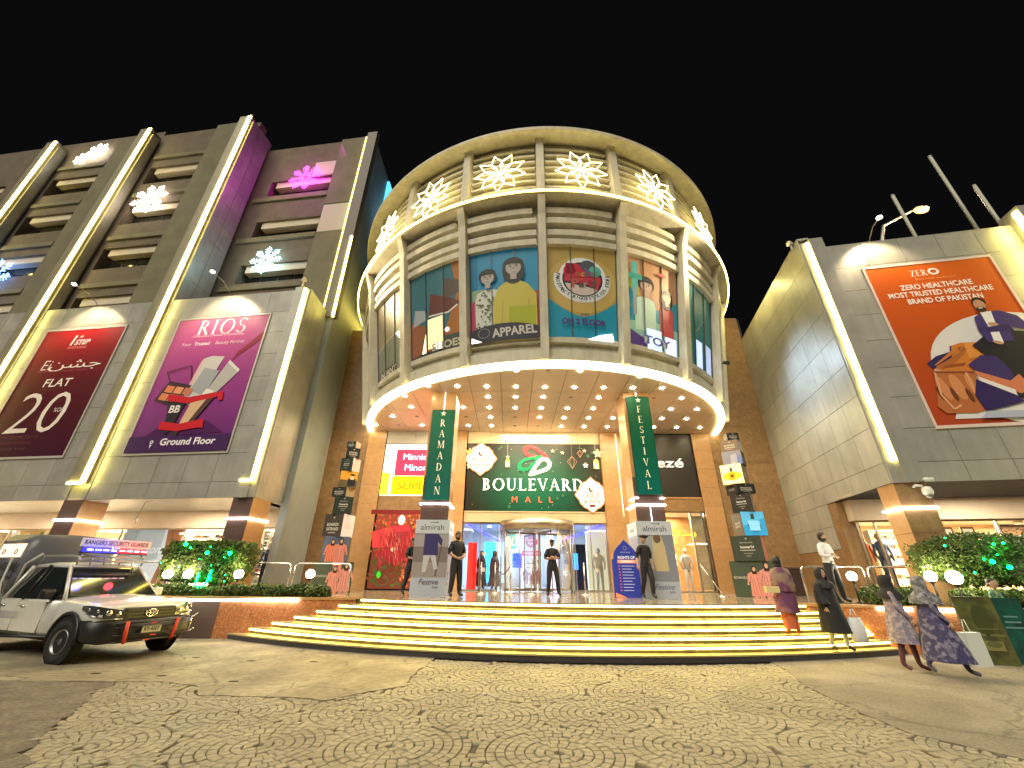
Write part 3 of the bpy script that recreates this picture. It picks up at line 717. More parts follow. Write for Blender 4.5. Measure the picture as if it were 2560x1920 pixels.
# fins: deep blades with a strip up their front edge
finb = mat('fin_panel', (0.29, 0.265, 0.19), rough=0.42, metal=0.2, var=0.08, vscale=1.5, rnd=0.06)
for k, u in enumerate(fins[1:]):
    t0 = 26.9 if k else 26.75
    b = MB(); fbox(LW, b, u - 0.78, u + 0.0, 0.0, 0.20, SOF + 0.6, t0); fbox(LW, b, u - 0.62, u - 0.05, -1.7 if k == 0 else -0.5, 0.0, 12.9, t0 - 0.02)
    fin = b.build('fin', finb, tb)
    b = MB(); fbox(LW, b, u - 0.05, u + 0.12, -0.35, 0.05, 4.0, t0 - .4); b.build('fin_edge', panel_m, fin)
    b = MB(); fbox(LW, b, u - 0.17, u + 0.02, 0.202, 0.262, 4.55, t0 - 0.1); fbox(LW, b, u - 0.72, u - 0.14, 0.202, 0.26, 4.50, 4.60); b.build('light_strip', LEDB, fin)
# cladding on the side of the first fin
fs = Frame(LW(-6.95 + 0.0, 0, 0)[:2], (0.1325, 0.9915))
panels(fs, [0.05, 0.75, 1.5], fr(13.2, 26.6, 10), panel_m, tb, w=0.0)
b = MB(); fbox(LW, b, -7.55, -6.99, -1.55, 0.0, 12.95, 26.6); b.build('fin_core', dark_gap, tb)
b = MB(); q = [fs(0.0, 0.03, 26.6), fs(0.7, 0.03, 26.6), fs(0.7, 0.03, 25.2), fs(0.35, 0.03, 24.9), fs(0.0, 0.03, 25.3)]; b.face(q); b.build('loose_sheet', mat('pale_sheet', (0.7, 0.55, 0.6), rough=0.5), tb)
# right edge: vertical strips and the side wall in blue light
b = MB(); fbox(LW, b, -0.19, 0.42, -1.75, -1.42, 12.6, 26.3); b.build('edge_column', mat('edge_render', (0.17, 0.15, 0.12), rough=0.6), tb)
b = MB(); fbox(LW, b, -0.25, -0.215, -1.46, -1.40, 13.1, 25.9); b.build('light_strip', emit('led_yellow', (1, 0.88, 0.16), 3.2), tb)
b = MB(); fbox(LW, b, 0.34, 0.43, -1.41, -1.33, 12.5, 17.6); b.build('light_strip', emit('led_yellow2', (1, 0.86, 0.18), 6), tb)
b = MB(); b.box(-8.9, -8.6, 16.15, 25.2, 0, 26.0); b.build('side_wall', mat('side_render', (0.30, 0.34, 0.33), rough=0.6, var=0.1, vscale=1), tb)
sg = thing('wall_sign', 'small glowing blue sign high on the side of the tall block', 'sign', (-8.5, 20.5, 23))
b = MB(); b.box(-8.6, -8.45, 19.0, 24.6, 17.6, 25.7); b.build('backing', emit('sign_blue', (0.08, 0.50, 0.85), 1.1), sg)
FS = Frame((-8.45, 19.0), (0, 1))
P = Print(FS, 0.01); P.poly((0.02, 0.05, 0.09), [(0.35, 3.6 + 17.6), (0.9, 6.6 + 17.6), (1.1, 6.0 + 17.6), (0.7, 3.4 + 17.6)]); P.ring((0.02, 0.05, 0.09), 2.2, 22.2, 1.0, 0.7, a0=160, a1=350); P.build(sg)
light('AREA', (-6.8, 19.8, 21.5), 25, (0.3, 0.7, 1.0), sg, size=2.0, target=(-8.6, 20.3, 22.5))

# ----------------------------------------------------------------- right wing
wr = thing('mall_wing', 'low metal clad wing carrying the orange healthcare banner', 'building', (14, 14, 0))
b = MB(); fbox(RW, b, 0.5, 14, -3.4, -0.035, SOF, 12.25); b.build('wall', dark_gap, wr)
zsr = [SOF, 4.51] + fr(4.51, 12.4, 8)[1:]
panels(RW, fr(0.72, 6.45, 5), zsr, panel_m, wr)
panels(RW, fr(7.25, 13, 5), zsr, panel_m, wr)
b = MB(); fbox(RW, b, 0.25, 0.70, 0.0, 0.16, SOF, 12.8); fbox(RW, b, 0.0, 0.25, -0.02, 0.06, SOF, 12.7); b.build('corner_fin', panel_m, wr)
b = MB(); fbox(RW, b, 0.145, 0.24, 0.062, 0.12, 4.56, 12.66); b.build('light_strip', LEDB, wr)
b = MB(); fbox(RW, b, 6.45, 7.25, -0.2, 0.45, SOF + .6, 12.9); b.build('fin', panel_m, wr)
b = MB(); fbox(RW, b, 6.36, 6.44, 0.30, 0.44, 4.6, 12.7); b.build('light_strip', LEDB, wr)
b = MB(); fbox(RW, b, 0.7, 13, -0.4, 0.02, 12.4, 12.46); b.build('parapet_cap', panel_m, wr)
# side facing the entrance; the back part comes down to the stone base
UB = 3.55
zsd = fr(2.45, SOF, 1) + [4.53] + fr(4.53, 12.9, 8)[1:]
panels(RS, fr(0.0, UB, 4), [2.45, 3.2] + zsd[1:], panel_y, wr)
panels(RS, fr(UB, RSL, 4), zsd[1:], panel_y, wr)
b = MB(); fbox(RS, b, 0, UB, -0.5, -0.032, 2.45, 12.85); fbox(RS, b, UB, RSL - .02, -0.5, -0.032, SOF, 12.85); b.build('side_wall', dark_gap, wr)
b = MB(); fbox(RS, b, 0.0, UB, -0.5, 0.02, 0.4, 2.44); fbox(RS, b, UB - .0, UB + .55, -0.5, 0.01, 0.4, SOF - .02); b.build('stone_base', stone_br, wr)
b = MB(); fbox(RS, b, 0, RSL, -0.35, 0.03, 12.9, 12.98); b.build('parapet_cap', panel_m, wr)
b = MB(); fbox(RW, b, 0.05, 13, -3.0, -0.03, SOF + 0.03, SOF + 0.08); b.build('soffit', plaster_c, wr)
b = MB(); fbox(RW, b, 0.35, 13, -3.3, -2.9, 3.3, SOF + .02); b.build('bulkhead', plaster_c, wr)
for du, dw in ((4.3, -0.6), (4.0, -1.5), (7.5, -1.2), (9.5, -1.2)):
    p = RW(du, dw, SOF + 0.028); m_ = MB(); m_.lathe([(0.07, -0.02), (0.085, 0)], p, 12); m_.build('downlight', _M['downlight'], wr)
pillar(RW, 0.02, 0.78, 0.75, 'stone pillar with a curved white light band, left of the round hedge', stone_br, stone_or, ledz=3.28)
shopfront(RW, wr, 1.6, 13, -3.1, PZ, 3.3, [0.45, 0.98, 1.5, 2.6, 4.4, 7.2, 10])
b = MB(); fbox(RW, b, 0.3, 13, -7.0, -6.9, PZ, 3.6); b.build('shop_back_wall', _M['shop_wall'], wr)
b = MB(); fbox(RW, b, 0.3, 13, -7.0, -3.32, 3.5, 3.55); b.build('shop_ceiling', white_m, wr)
for u in (3.0, 7.5): light('AREA', RW(u, -4.8, 3.4), 650, (1, 0.78, 0.48), wr, size=2.0, size_y=2.0, rot=(0, 0, RW.rz))
for u in (3.0, 7.5): light('AREA', RW(u, -1.3, SOF - 0.05), 160, (1, 0.82, 0.60), wr, size=2.5, size_y=1.2, rot=(0, 0, RW.rz))
# ================================================================= rotunda
RCX, RCY = 1.5, 19.9
SZ = 7.73
def pol(th, r, z): return (RCX + r * math.sin(R(th)), RCY - r * math.cos(R(th)), z)
def RB(r, z): return r + 0.165 * max(0.0, min(z, 14.0) - 8.0)        # the drum leans outwards as it rises
def sector(m_, t0, t1, r0, r1, z0, z1, seg=3.0, smooth=False, flare=True):
    ff = RB if flare else (lambda r, z: r)
    n = max(1, int(abs(t1 - t0) / seg)); V = []; F = []
    for i in range(n + 1):
        t = t0 + (t1 - t0) * i / n
        V += [pol(t, ff(r0, z0), z0), pol(t, ff(r1, z0), z0), pol(t, ff(r1, z1), z1), pol(t, ff(r0, z1), z1)]
    for i in range(n):
        a, b = i * 4, i * 4 + 4
        for j in range(4): F.append((a + j, a + (j + 1) % 4, b + (j + 1) % 4, b + j))
    F.append((3, 2, 1, 0)); F.append((n * 4, n * 4 + 1, n * 4 + 2, n * 4 + 3))
    m_.add(V, F, smooth)
def revolve(m_, prof, t0, t1, seg=3.0):
    n = int(abs(t1 - t0) / seg); V = []; F = []; k = len(prof)
    for i in range(n + 1):
        t = t0 + (t1 - t0) * i / n; V += [pol(t, r, z) for r, z in prof]
    for i in range(n):
        for j in range(k - 1): F.append((i * k + j, i * k + j + 1, (i + 1) * k + j + 1, (i + 1) * k + j))
    m_.add(V, F, False)
ro = thing('rotunda', 'round cream drum over the entrance with lit stars and printed windows', 'building', (RCX, RCY, 0))
T0, T1 = -100, 104
ribs = [-3 + 18 * k for k in range(-5, 6)]
b = MB(); sector(b, T0, T1, 7.9, 8.26, SZ + 0.02, 8.68); sector(b, T0, T1, 7.9, 8.24, 12.1, 13.95); b.build('wall', rot_m, ro)
for a, c in zip([T0] + ribs, ribs + [T1]):
    ta, tc = a + .95, c - .95
    if tc <= ta: continue
    b = MB(); sector(b, ta, tc, 8.26, 8.46, SZ + 0.06, 8.22, 2.5); b.build('apron', rot_m, ro)
    b = MB(); sector(b, ta, tc, 8.26, 8.40, 8.50, 8.68, 2.5); b.build('sill', rot_m, ro)
    b = MB(); sector(b, ta, tc - .3, 8.24, 8.50, 12.1, 12.32, 2.5); b.build('window_head', rot_m, ro)
    for z, r_ in ((12.50, 8.47), (12.95, 8.52), (13.38, 8.50)):
        b = MB(); sector(b, ta, tc - .3 - (z > 13.3) * .8, 8.24, r_, z, z + 0.22, 2.5); b.build('louvre', rot_m, ro)
for t in ribs:
    b = MB(); pr = [(8.2, SZ + 0.05), (8.68, SZ + 0.05), (RB(8.66, 13.2), 13.2), (RB(8.80, 13.92), 13.92), (RB(8.2, 13.9), 13.92)]
    w = 0.135
    def rp(side, r, z):
        p = Vector(pol(t, r, z)); tdir = Vector((math.cos(R(t)), math.sin(R(t)), 0)); return p + tdir * (side * w)
    V = [rp(-1, r, z) for r, z in pr] + [rp(1, r, z) for r, z in pr]; n = len(pr)
    b.add(V, [tuple(range(n - 1, -1, -1)), tuple(range(n, 2 * n))] + [(i, (i + 1) % n, n + (i + 1) % n, n + i) for i in range(n)], False)
    b.build('rib', rot_m, ro)
# middle ledge
b = MB(); revolve(b, [(9.1, 13.93), (9.74, 13.90), (9.82, 13.93), (9.82, 14.05), (9.0, 14.10)], T0, T1, 2.0); b.build('ledge', rot_m, ro)
b = MB(); b.tube([pol(T0 + 6 + (T1 - T0 - 10) * i / 90, 9.845, 13.99) for i in range(91)], 0.032, 6); b.build('light_strip', LED, ro)
# upper drum
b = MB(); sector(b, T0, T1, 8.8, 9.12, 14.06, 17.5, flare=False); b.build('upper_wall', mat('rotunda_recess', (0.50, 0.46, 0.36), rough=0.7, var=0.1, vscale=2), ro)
for a, c in zip([T0] + ribs, ribs + [T1]):
    ta, tc = a + 1.2, c - 1.2
    if tc <= ta: continue
    for i in range(8):
        z = 14.42 + i * 0.36
        b = MB(); n = max(2, int((tc - ta) / 2.6)); V = []; F = []
        for q in range(n + 1):
            t = ta + (tc - ta) * q / n; V += [pol(t, 9.12, z + .06), pol(t, 9.34, z - .04), pol(t, 9.34, z + .05), pol(t, 9.12, z + .22)]
        for q in range(n):
            for j in range(4): F.append((q * 4 + j, q * 4 + (j + 1) % 4, q * 4 + 4 + (j + 1) % 4, q * 4 + 4 + j))
        F += [(3, 2, 1, 0), (n * 4, n * 4 + 1, n * 4 + 2, n * 4 + 3)]
        b.add(V, F, False); b.build('louvre', rot_m, ro)
for t in ribs:
    b = MB(); w = 0.15; pr = [(9.1, 14.1), (9.52, 14.1), (9.52, 17.4), (9.1, 17.45)]
    V = []
    for sd in (-1, 1):
        for r_, z in pr:
            V.append(Vector(pol(t, r_, z)) + Vector((math.cos(R(t)), math.sin(R(t)), 0)) * (sd * w))
    b.add(V, [(3, 2, 1, 0), (4, 5, 6, 7)] + [(i, (i + 1) % 4, 4 + (i + 1) % 4, 4 + i) for i in range(4)], False); b.build('upper_rib', rot_m, ro)
b = MB(); revolve(b, [(9.12, 17.50), (9.86, 17.30), (9.92, 17.32), (9.92, 17.46), (8.4, 17.56)], -112, 112, 2.0); b.build('crown', rot_m, ro)
# the lower rim strip
b = MB(); revolve(b, [(8.20, SZ - 0.06), (8.40, SZ - 0.07), (8.47, SZ - 0.02), (8.47, SZ + 0.10), (8.26, SZ + 0.10)], T0 + 2, T1 - 2, 2.0); b.build('light_strip', emit('led_rim', (1.0, 0.84, 0.42), 7.0), ro)
# soffit: metal tiles with downlights
circ = [(RCX + 8.22 * math.cos(R(a)), RCY + 8.22 * math.sin(R(a))) for a in range(180, 361, 3)]
def clip_half(poly, p, d):
    out = []
    n = (-d[1], d[0])
    f = lambda q: (q[0] - p[0]) * n[0] + (q[1] - p[1]) * n[1]
    for i in range(len(poly)):
        a, c = poly[i - 1], poly[i]; fa, fc = f(a), f(c)
        if (fa >= 0) != (fc >= 0):
            t = fa / (fa - fc); out.append((a[0] + (c[0] - a[0]) * t, a[1] + (c[1] - a[1]) * t))
        if fc >= 0: out.append(c)
    return out
sof_m = mat('soffit_tile', (0.57, 0.45, 0.33), rough=0.42, metal=0.1, var=0.05, vscale=2, rnd=0.05)
xs = [0.72 + 1.115 * (i - 9) for i in range(19)]; ys = [11.2, 13.72, 15.78, 17.85, 18.48]
for x0, x1 in zip(xs[:-1], xs[1:]):
    for y0, y1 in zip(ys[:-1], ys[1:]):
        q = [(x0 + .008, y0 + .008), (x1 - .008, y0 + .008), (x1 - .008, y1 - .008), (x0 + .008, y1 - .008)]
        for a, c in zip(circ[:-1], circ[1:]):
            q = clip_half(q, a, (c[0] - a[0], c[1] - a[1]))
            if len(q) < 3: break
        if len(q) < 3: continue
        b = MB(); b.prism(q, SZ, SZ + 0.02); b.build('ceiling_panel', sof_m, ro)
b = MB(); b.prism([(p[0], p[1]) for p in circ] + [(9.7, 18.5), (-6.7, 18.5)], SZ + 0.03, SZ + 0.06); b.build('ceiling_void', dark_gap, ro)
dl = emit('downlight_hall', (1, 0.82, 0.50), 42)
rows = [(11.98, [-2, -1, 1, 2]), (12.35, [-3, 3]), (13.28, [-4, -3, -2, -1, 0, 1, 2, 3, 4]), (14.2, [-5, -2, -1, 0, 2, 3, 5]), (15.32, [-5, -3, -2, -1, 0, 1, 2, 3, 5, 6]), (16.42, [-6, -2, 0, 1, 2, 3, 5, 6, 4]), (17.55, [-7, -5, -3, -2, 1, 2, 3, 5, 6, 7])]
first = None
for y, ks in rows:
    for k in ks:
        x = 1.2 + 1.06 * k
        if math.hypot(x - RCX, y - RCY) > 8.1: continue
        if abs(x + 2.5) < .55 and 13.8 < y < 14.9: continue
        if first is None:
            b = MB(); b.lathe([(0.062, -0.022), (0.075, -0.012), (0.085, 0.0)], (0, 0, 0), 14); first = b.build('downlight', dl, ro, local=True)
            first.location = Vector((x, y, SZ)) - wloc(ro); fm = first.data
        else: inst('downlight', fm, ro, (x, y, SZ))
for y, k in ((11.98, 0), (14.2, 1), (14.2, 4), (15.32, -6), (16.42, -5), (16.42, -1), (17.55, 0), (17.55, -1), (17.55, -6), (16.42, -3)):
    b = MB(); b.lathe([(0.06, -0.015), (0.08, 0.0)], (1.2 + 1.06 * k, y, SZ), 12); b.build('unlit_downlight', mat('dead_lamp', (0.25, 0.2, 0.15), rough=0.4), ro)
for x, y in ((-3.5, 15.5), (1.1, 14.0), (5.8, 15.5), (1.1, 17.0)):
    light('AREA', (x, y, SZ - 0.12), 170, (1, 0.80, 0.52), ro, size=3.2, rot=(0, 0, 0))

# ----------------------------------------------------------------- window bays with printed film; glowing patches in the print stand for interior light
WR = 8.34
def bayT(tc, bw):
    def T(u, w, v):
        th = tc + math.degrees((u - bw / 2) / WR); return pol(th, RB(WR + w, v), v)
    return T
z0, z1 = 8.60, 12.14
frame_dk = mat('mullion', (0.10, 0.09, 0.08), rough=0.4)
def bay(i, draw):
    tc = 6 + 18 * i; bw = math.radians(16.25) * WR
    T = bayT(tc, bw)
    back = thing('printed_window', None, None, pol(tc, WR, z0)); back.parent = ro; back.location = Vector(pol(tc, WR, z0)) - wloc(ro)
    for j in range(3):
        a, c = bw * j / 3 + .012, bw * (j + 1) / 3 - .012
        g = MB(); g.add([T(a, 0, z0), T(c, 0, z0), T(c, 0, z1), T(a, 0, z1)], [(0, 1, 2, 3)], False)
        g.build('pane', mat('film', (0.20, 0.20, 0.19), rough=0.12), back)
    m_ = MB()
    for j in range(4):
        u = min(max(bw * j / 3, .02), bw - .02); V = [T(u - .014, .0, z0), T(u + .014, .0, z0), T(u + .014, .045, z0), T(u - .014, .045, z0), T(u - .014, .0, z1), T(u + .014, .0, z1), T(u + .014, .045, z1), T(u - .014, .045, z1)]
        m_.add(V, [(0, 1, 5, 4), (1, 2, 6, 5), (2, 3, 7, 6), (3, 0, 4, 7)], False)
    m_.build('mullion', frame_dk, back)
    st = [bw * j / 6 + (.03 if j == 0 else 0) - (.03 if j == 6 else 0) for j in range(7)]
    P = Print(T, 0.004, 0.0018, strips=st); P.glow = .13  # all print inks glow faintly to brighten the windows
    K = P.T; P.T = lambda u, w, v: K(u, w, z0 + (v - z0) * .865)
    draw(P, bw, z0, z0 + (z1 - z0) / .865)
    P.build(back)
def shadeface(P, cx, cy, r, hair=(0.02, .02, .02), skin=(0.33, 0.29, 0.25), longh=False, shirt=(.5, .5, .5)):
    if longh: P.ell(hair, cx, cy - r * .45, r * 1.08, r * 1.75)
    P.ell(hair, cx, cy + r * .18, r * 1.05, r * 1.12)
    P.poly(skin, [(cx - r * .3, cy - r * 1.6), (cx + r * .3, cy - r * 1.6), (cx + r * .3, cy - r * .6), (cx - r * .3, cy - r * .6)])
    P.ell(skin, cx, cy - r * .08, r * .74, r * .95)
    P.poly(hair, [(cx - r * .8, cy + r * .3), (cx - r * .2, cy + r * .42), (cx + r * .55, cy + r * .36), (cx + r * .8, cy + r * .2), (cx + r * .55, cy + r * .95), (cx - r * .5, cy + r * .98)])
    for sx in (-1, 1):
        P.ell((.03, .02, .02), cx + sx * r * .3, cy + r * .06, r * .1, r * .06)
        P.line((.05, .03, .03), [(cx + sx * r * .16, cy + r * .26), (cx + sx * r * .46, cy + r * .27)], r * .06)
    P.poly((.25, .2, .17), [(cx - r * .1, cy - r * .25), (cx + r * .1, cy - r * .25), (cx, cy - r * .02)])
    P.ell((.55, .45, .42), cx, cy - r * .48, r * .28, r * .11, a0=180, a1=360)
def body(P, c, cx, top, w, bottom):
    P.poly(c, [(cx - w * .5, bottom), (cx + w * .5, bottom), (cx + w * .52, top - w * .45), (cx + w * .42, top - w * .12), (cx + w * .14, top), (cx - w * .14, top), (cx - w * .42, top - w * .12), (cx - w * .52, top - w * .45)])
def hill(P, c, bw, z0, h0, h1):
    P.poly(c, [(0, z0)] + [(bw, z0)] + [(bw * (1 - i / 10), z0 + h0 + (h1 - h0) * math.sin(math.pi * (.15 + .7 * i / 10))) for i in range(11)])
def bay_apparel(P, bw, z0, z1):
    P.rect((.02, .20, .33), 0, z0, bw, z1)
    P.rect((.015, .14, .25), 0, z0, bw * .12, z1)
    P.rect((.36, .06, .10), bw * .0, z0, bw * .42, z0 + 1.9); P.rect((.32, .04, .05), bw * .82, z0, bw, z0 + 2.1); P.rect((.20, .30, .18), bw * .03, z0 + 1.9, bw * .2, z0 + 2.4)
    body(P, (.50, .50, .42), bw * .28, z0 + 2.35, .92, z0)
    for i in range(46):
        random.seed(i); P.ell((.10, .12, .06), bw * .28 + random.uniform(-.42, .42), z0 + .5 + random.random() * 1.7, .03 + random.random() * .03, .05, n=6)
    shadeface(P, bw * .28, z0 + 2.82, .30)
    P.poly((.42, .36, .06), [(bw * .36, z0), (bw * .97, z0), (bw * .96, z0 + 1.9), (bw * .84, z0 + 2.35), (bw * .70, z0 + 2.55), (bw * .58, z0 + 2.55), (bw * .44, z0 + 2.3), (bw * .36, z0 + 1.7)])
    P.line((.25, .22, .03), [(bw * .48, z0 + .4), (bw * .50, z0 + 1.7)], .02); P.line((.25, .22, .03), [(bw * .83, z0 + .4), (bw * .86, z0 + 1.7)], .02)
    P.rect((.30, .32, .02), bw * .58, z0 + .4, bw * .95, z0 + 1.4)
    shadeface(P, bw * .65, z0 + 3.12, .34, longh=True)
    hill(P, (.035, .035, .045), bw, z0, .35, .72)
    P.ring((.30, .30, .30), bw * .22, z0 + .38, .2, .185); P.text((.62, .60, .58), 'APPAREL', bw * .65, z0 + .20, .34, bold=.03, width=bw * .62, rot=3)
    P.poly((1, .95, .8), [(.08, z0 + .02), (.45, z0 + .02), (.30, z0 + .12), (.09, z0 + .25)], e=1.2)
def bay_logo(P, bw, z0, z1):
    P.rect((.36, .25, .07), 0, z0, bw, z1)
    cx, cy = bw * .5, z0 + 2.6
    P.ell((.42, .30, .09), cx, cy - .2, 1.2, 1.25)
    P.poly((.02, .23, .33), [(0, z0), (bw, z0)] + [(bw * (1 - i / 12), z0 + 1.0 + 0.8 * abs(1 - 2 * i / 12) ** 1.6) for i in range(13)])
    P.ell((.62, .62, .58), cx, cy, .96, 1.0, a0=165, a1=375); P.ell((.62, .62, .58), cx, cy + .12, .80, .86)
    P.ell((.02, .03, .05), cx, cy + .02, .68, .76)
    P.ell((.40, .03, .05), cx - .28, cy + .36, .36, .36); P.ell((.40, .03, .05), cx, cy + .0, .62, .52, a0=-30, a1=190)
    P.ell((.07, .08, .10), cx + .18, cy + .62, .26, .26); P.ell((.10, .35, .26), cx + .42, cy + .40, .22, .24)
    P.ell((.48, .40, .33), cx, cy - .06, .60, .64, a0=190, a1=330); P.poly((.40, .05, .06), [(cx - .6, cy), (cx + .62, cy + .1), (cx + .5, cy - .45), (cx + .1, cy - .1), (cx - .5, cy - .1)])
    for ch, x, y, h, c in (('B', -.40, .28, .40, (.28, .01, .03)), ('a', -.16, .14, .24, (.45, .12, .08)), ('c', .02, .14, .24, (.55, .28, .08)), ('h', .18, .16, .34, (.18, .14, .22)), ('a', .34, .18, .24, (.22, .20, .26)), ('a', .50, .24, .22, (.12, .42, .30)), ('P', -.26, -.34, .34, (.50, .12, .12)), ('a', -.06, -.34, .24, (.12, .10, .09)), ('r', .10, -.32, .24, (.5, .3, .3)), ('t', .24, -.30, .34, (.4, .05, .1)), ('y', .38, -.24, .24, (.15, .12, .1))):
        P.text(c, ch, cx + x, cy + y, h, bold=.05)
    txt = "PAKISTAN'S BIGGEST KIDS STORE"
    for i, ch in enumerate(txt):
        a = 168 + (372 - 168) * i / (len(txt) - 1); rr = .84
        x, y = cx + rr * math.cos(R(a)), cy + rr * 1.03 * math.sin(R(a))
        if ch != ' ': P.text((.03, .05, .07), ch, x + .05 * math.cos(R(a)), y + .05 * math.sin(R(a)) , .12, bold=.03, rot=a - 270 + 0)
    P.text((.10, .06, .22), '2ND', cx + .02, z0 + .98, .10, bold=.02); P.text((.10, .06, .22), 'ON 2 FLOOR', cx, z0 + .62, .22, bold=.05, width=bw * .62)
    P.poly((.9, .95, 1), [(bw * .55, z0 + .02), (bw * .92, z0 + .02), (bw * .9, z0 + .34), (bw * .72, z0 + .22)], e=1.6)
def bay_toys(P, bw, z0, z1):
    P.rect((.45, .24, .12), 0, z0, bw, z1); P.ell((.42, .38, .05), bw * .05, z0 + 2.4, .5, .7)
    P.poly((.03, .25, .32), [(0, z0), (bw, z0), (bw, z0 + 2.6), (bw * .7, z0 + 2.0), (bw * .5, z0 + 1.8), (0, z0 + 2.8)])
    P.poly((.25, .48, .38), [(0, z0 + .3), (bw * .5, z0), (bw, z0), (bw, z0 + 1.2), (bw * .5, z0 + 1.3), (0, z0 + 1.1)])
    P.poly((.10, .05, .22), [(0, z0), (bw * .6, z0), (bw * .3, z0 + .5), (0, z0 + .9)])
    body(P, (.46, .60, .48), bw * .36, z0 + 2.3, .85, z0 + .8); body(P, (.50, .08, .08), bw * .76, z0 + 2.15, .66, z0 + .8)
    shadeface(P, bw * .38, z0 + 2.85, .33, longh=False, skin=(.50, .34, .24)); shadeface(P, bw * .76, z0 + 2.6, .26, longh=True, skin=(.55, .38, .28))
    P.rect((.10, .38, .34), bw * .12, z0 + 2.4, bw * .22, z0 + 3.8); P.rect((.05, .30, .22), bw * .05, z0 + 3.0, bw * .30, z0 + 3.25); P.rect((.25, .30, .32), bw * .14, z0 + 1.4, bw * .2, z0 + 2.6)
    P.ell((.40, .06, .04), bw * .66, z0 + 3.55, .22, .09)
    P.text((.6, .6, .7), 'TOYS', bw * .55, z0 + .25, .34, bold=.03, width=bw * .6)
    P.rect((.55, .68, 1), bw * .36, z0 + .03, bw * .62, z0 + .9, e=.55); P.rect((.6, .7, 1), bw * .70, z0 + .03, bw * .92, z0 + .75, e=.8)
    P.text((.2, .2, .5), 'TOY', bw * .55, z0 + .25, .34, bold=.03, width=bw * .5)
def bay_shoes(P, bw, z0, z1):
    P.poly((.05, .14, .16), [(0, z0), (bw, z0), (bw, z1), (0, z1)]); P.poly((.30, .12, .04), [(bw * .55, z0), (bw, z0), (bw, z1), (bw * .8, z1), (bw * .9, z0 + 2.6)])
    P.poly((.25, .10, .05), [(0, z0), (bw * .5, z0), (bw * .5, z0 + 1.2), (0, z0 + 1.9)])
    P.poly((.10, .08, .07), [(bw * .62, z0 + 2.3), (bw * .98, z0 + 2.6), (bw * .95, z0 + 3.1), (bw * .7, z0 + 3.4)])
    P.poly((.12, .05, .04), [(bw * .38, z0 + 1.9), (bw * .75, z0 + 1.8), (bw * .98, z0 + 2.1), (bw * .7, z0 + 2.5), (bw * .42, z0 + 2.9)]); P.line((.6, .55, .5), [(bw * .38, z0 + 1.85), (bw * .74, z0 + 1.76), (bw * .9, z0 + 2.0)], .07)
    P.poly((.30, .32, .33), [(bw * .05, z0 + 1.6), (bw * .35, z0 + 1.75), (bw * .3, z0 + 2.2), (bw * .1, z0 + 2.4)])
    P.rect((.9, .68, .35), bw * .36, z0 + .35, bw * .64, z0 + 1.7, e=.55); P.rect((1, .95, .8), bw * .52, z0 + .05, bw * .64, z0 + .5, e=2.0); P.poly((1, .8, .45), [(bw * .24, z0 + .2), (bw * .33, z0 + .15), (bw * .32, z0 + 1.1)], e=2.0)
    P.ell((1, .95, .85), bw * .72, z0 + 1.0, .08, e=4)
    hill(P, (.05, .05, .05), bw * 1.0, z0, .12, .25); P.rect((.06, .07, .06), bw * .66, z0, bw, z0 + .75); P.text((.55, .53, .45), 'SHOES', bw * .98, z0 + .22, .30, bold=.03, align='r')
def bay_grey(P, bw, z0, z1):
    P.rect((.25, .20, .12), 0, z0, bw, z1); P.poly((.16, .17, .13), [(0, z0), (bw, z0), (bw, z0 + 2.2), (0, z0 + 1.6)]); P.line((.5, .42, .3), [(0, z0 + 1.6), (bw, z0 + 2.1)], .04)
    for k in range(4): P.line((1, .85, .5), [(bw * (.7 + .04 * k), z0 + 1.9), (bw * (.82 + .04 * k), z0 + 1.5), (bw * (.80 + .05 * k), z0 + .4)], .035, e=3)
    P.rect((.05, .04, .04), bw * .1, z0, bw * .7, z0 + .45); P.text((.65, .62, .55), 'INFANT', bw * .42, z0 + .12, .26, bold=.03)
def bay_teal(P, bw, z0, z1):
    P.rect((.02, .16, .15), 0, z0, bw, z1); P.poly((.05, .05, .05), [(0, z0), (bw * .2, z0), (bw * .22, z0 + 1.9), (0, z0 + 1.9)])
    P.rect((.45, .55, .85), bw * .02, z0 + .03, bw * .2, z0 + 1.6, e=.5); P.rect((.50, .60, .90), bw * .38, z0 + .03, bw * .58, z0 + 1.4, e=.6); P.rect((.45, .55, .85), bw * .72, z0 + .03, bw * .95, z0 + 1.5, e=.4)
    P.ell((.25, .28, .2), bw * .15, z0 + 2.0, .2, .5); P.line((.22, .25, .2), [(bw * .4, z0 + 1.8), (bw * .65, z0 + 2.6)], .06)
def bay_plain(P, bw, z0, z1):
    P.rect((.22, .17, .09), 0, z0, bw, z1)
for i, d_ in ((-4, bay_plain), (-3, bay_grey), (-2, bay_shoes), (-1, bay_apparel), (0, bay_logo), (1, bay_toys), (2, bay_teal), (3, bay_plain), (4, bay_plain)): bay(i, d_)

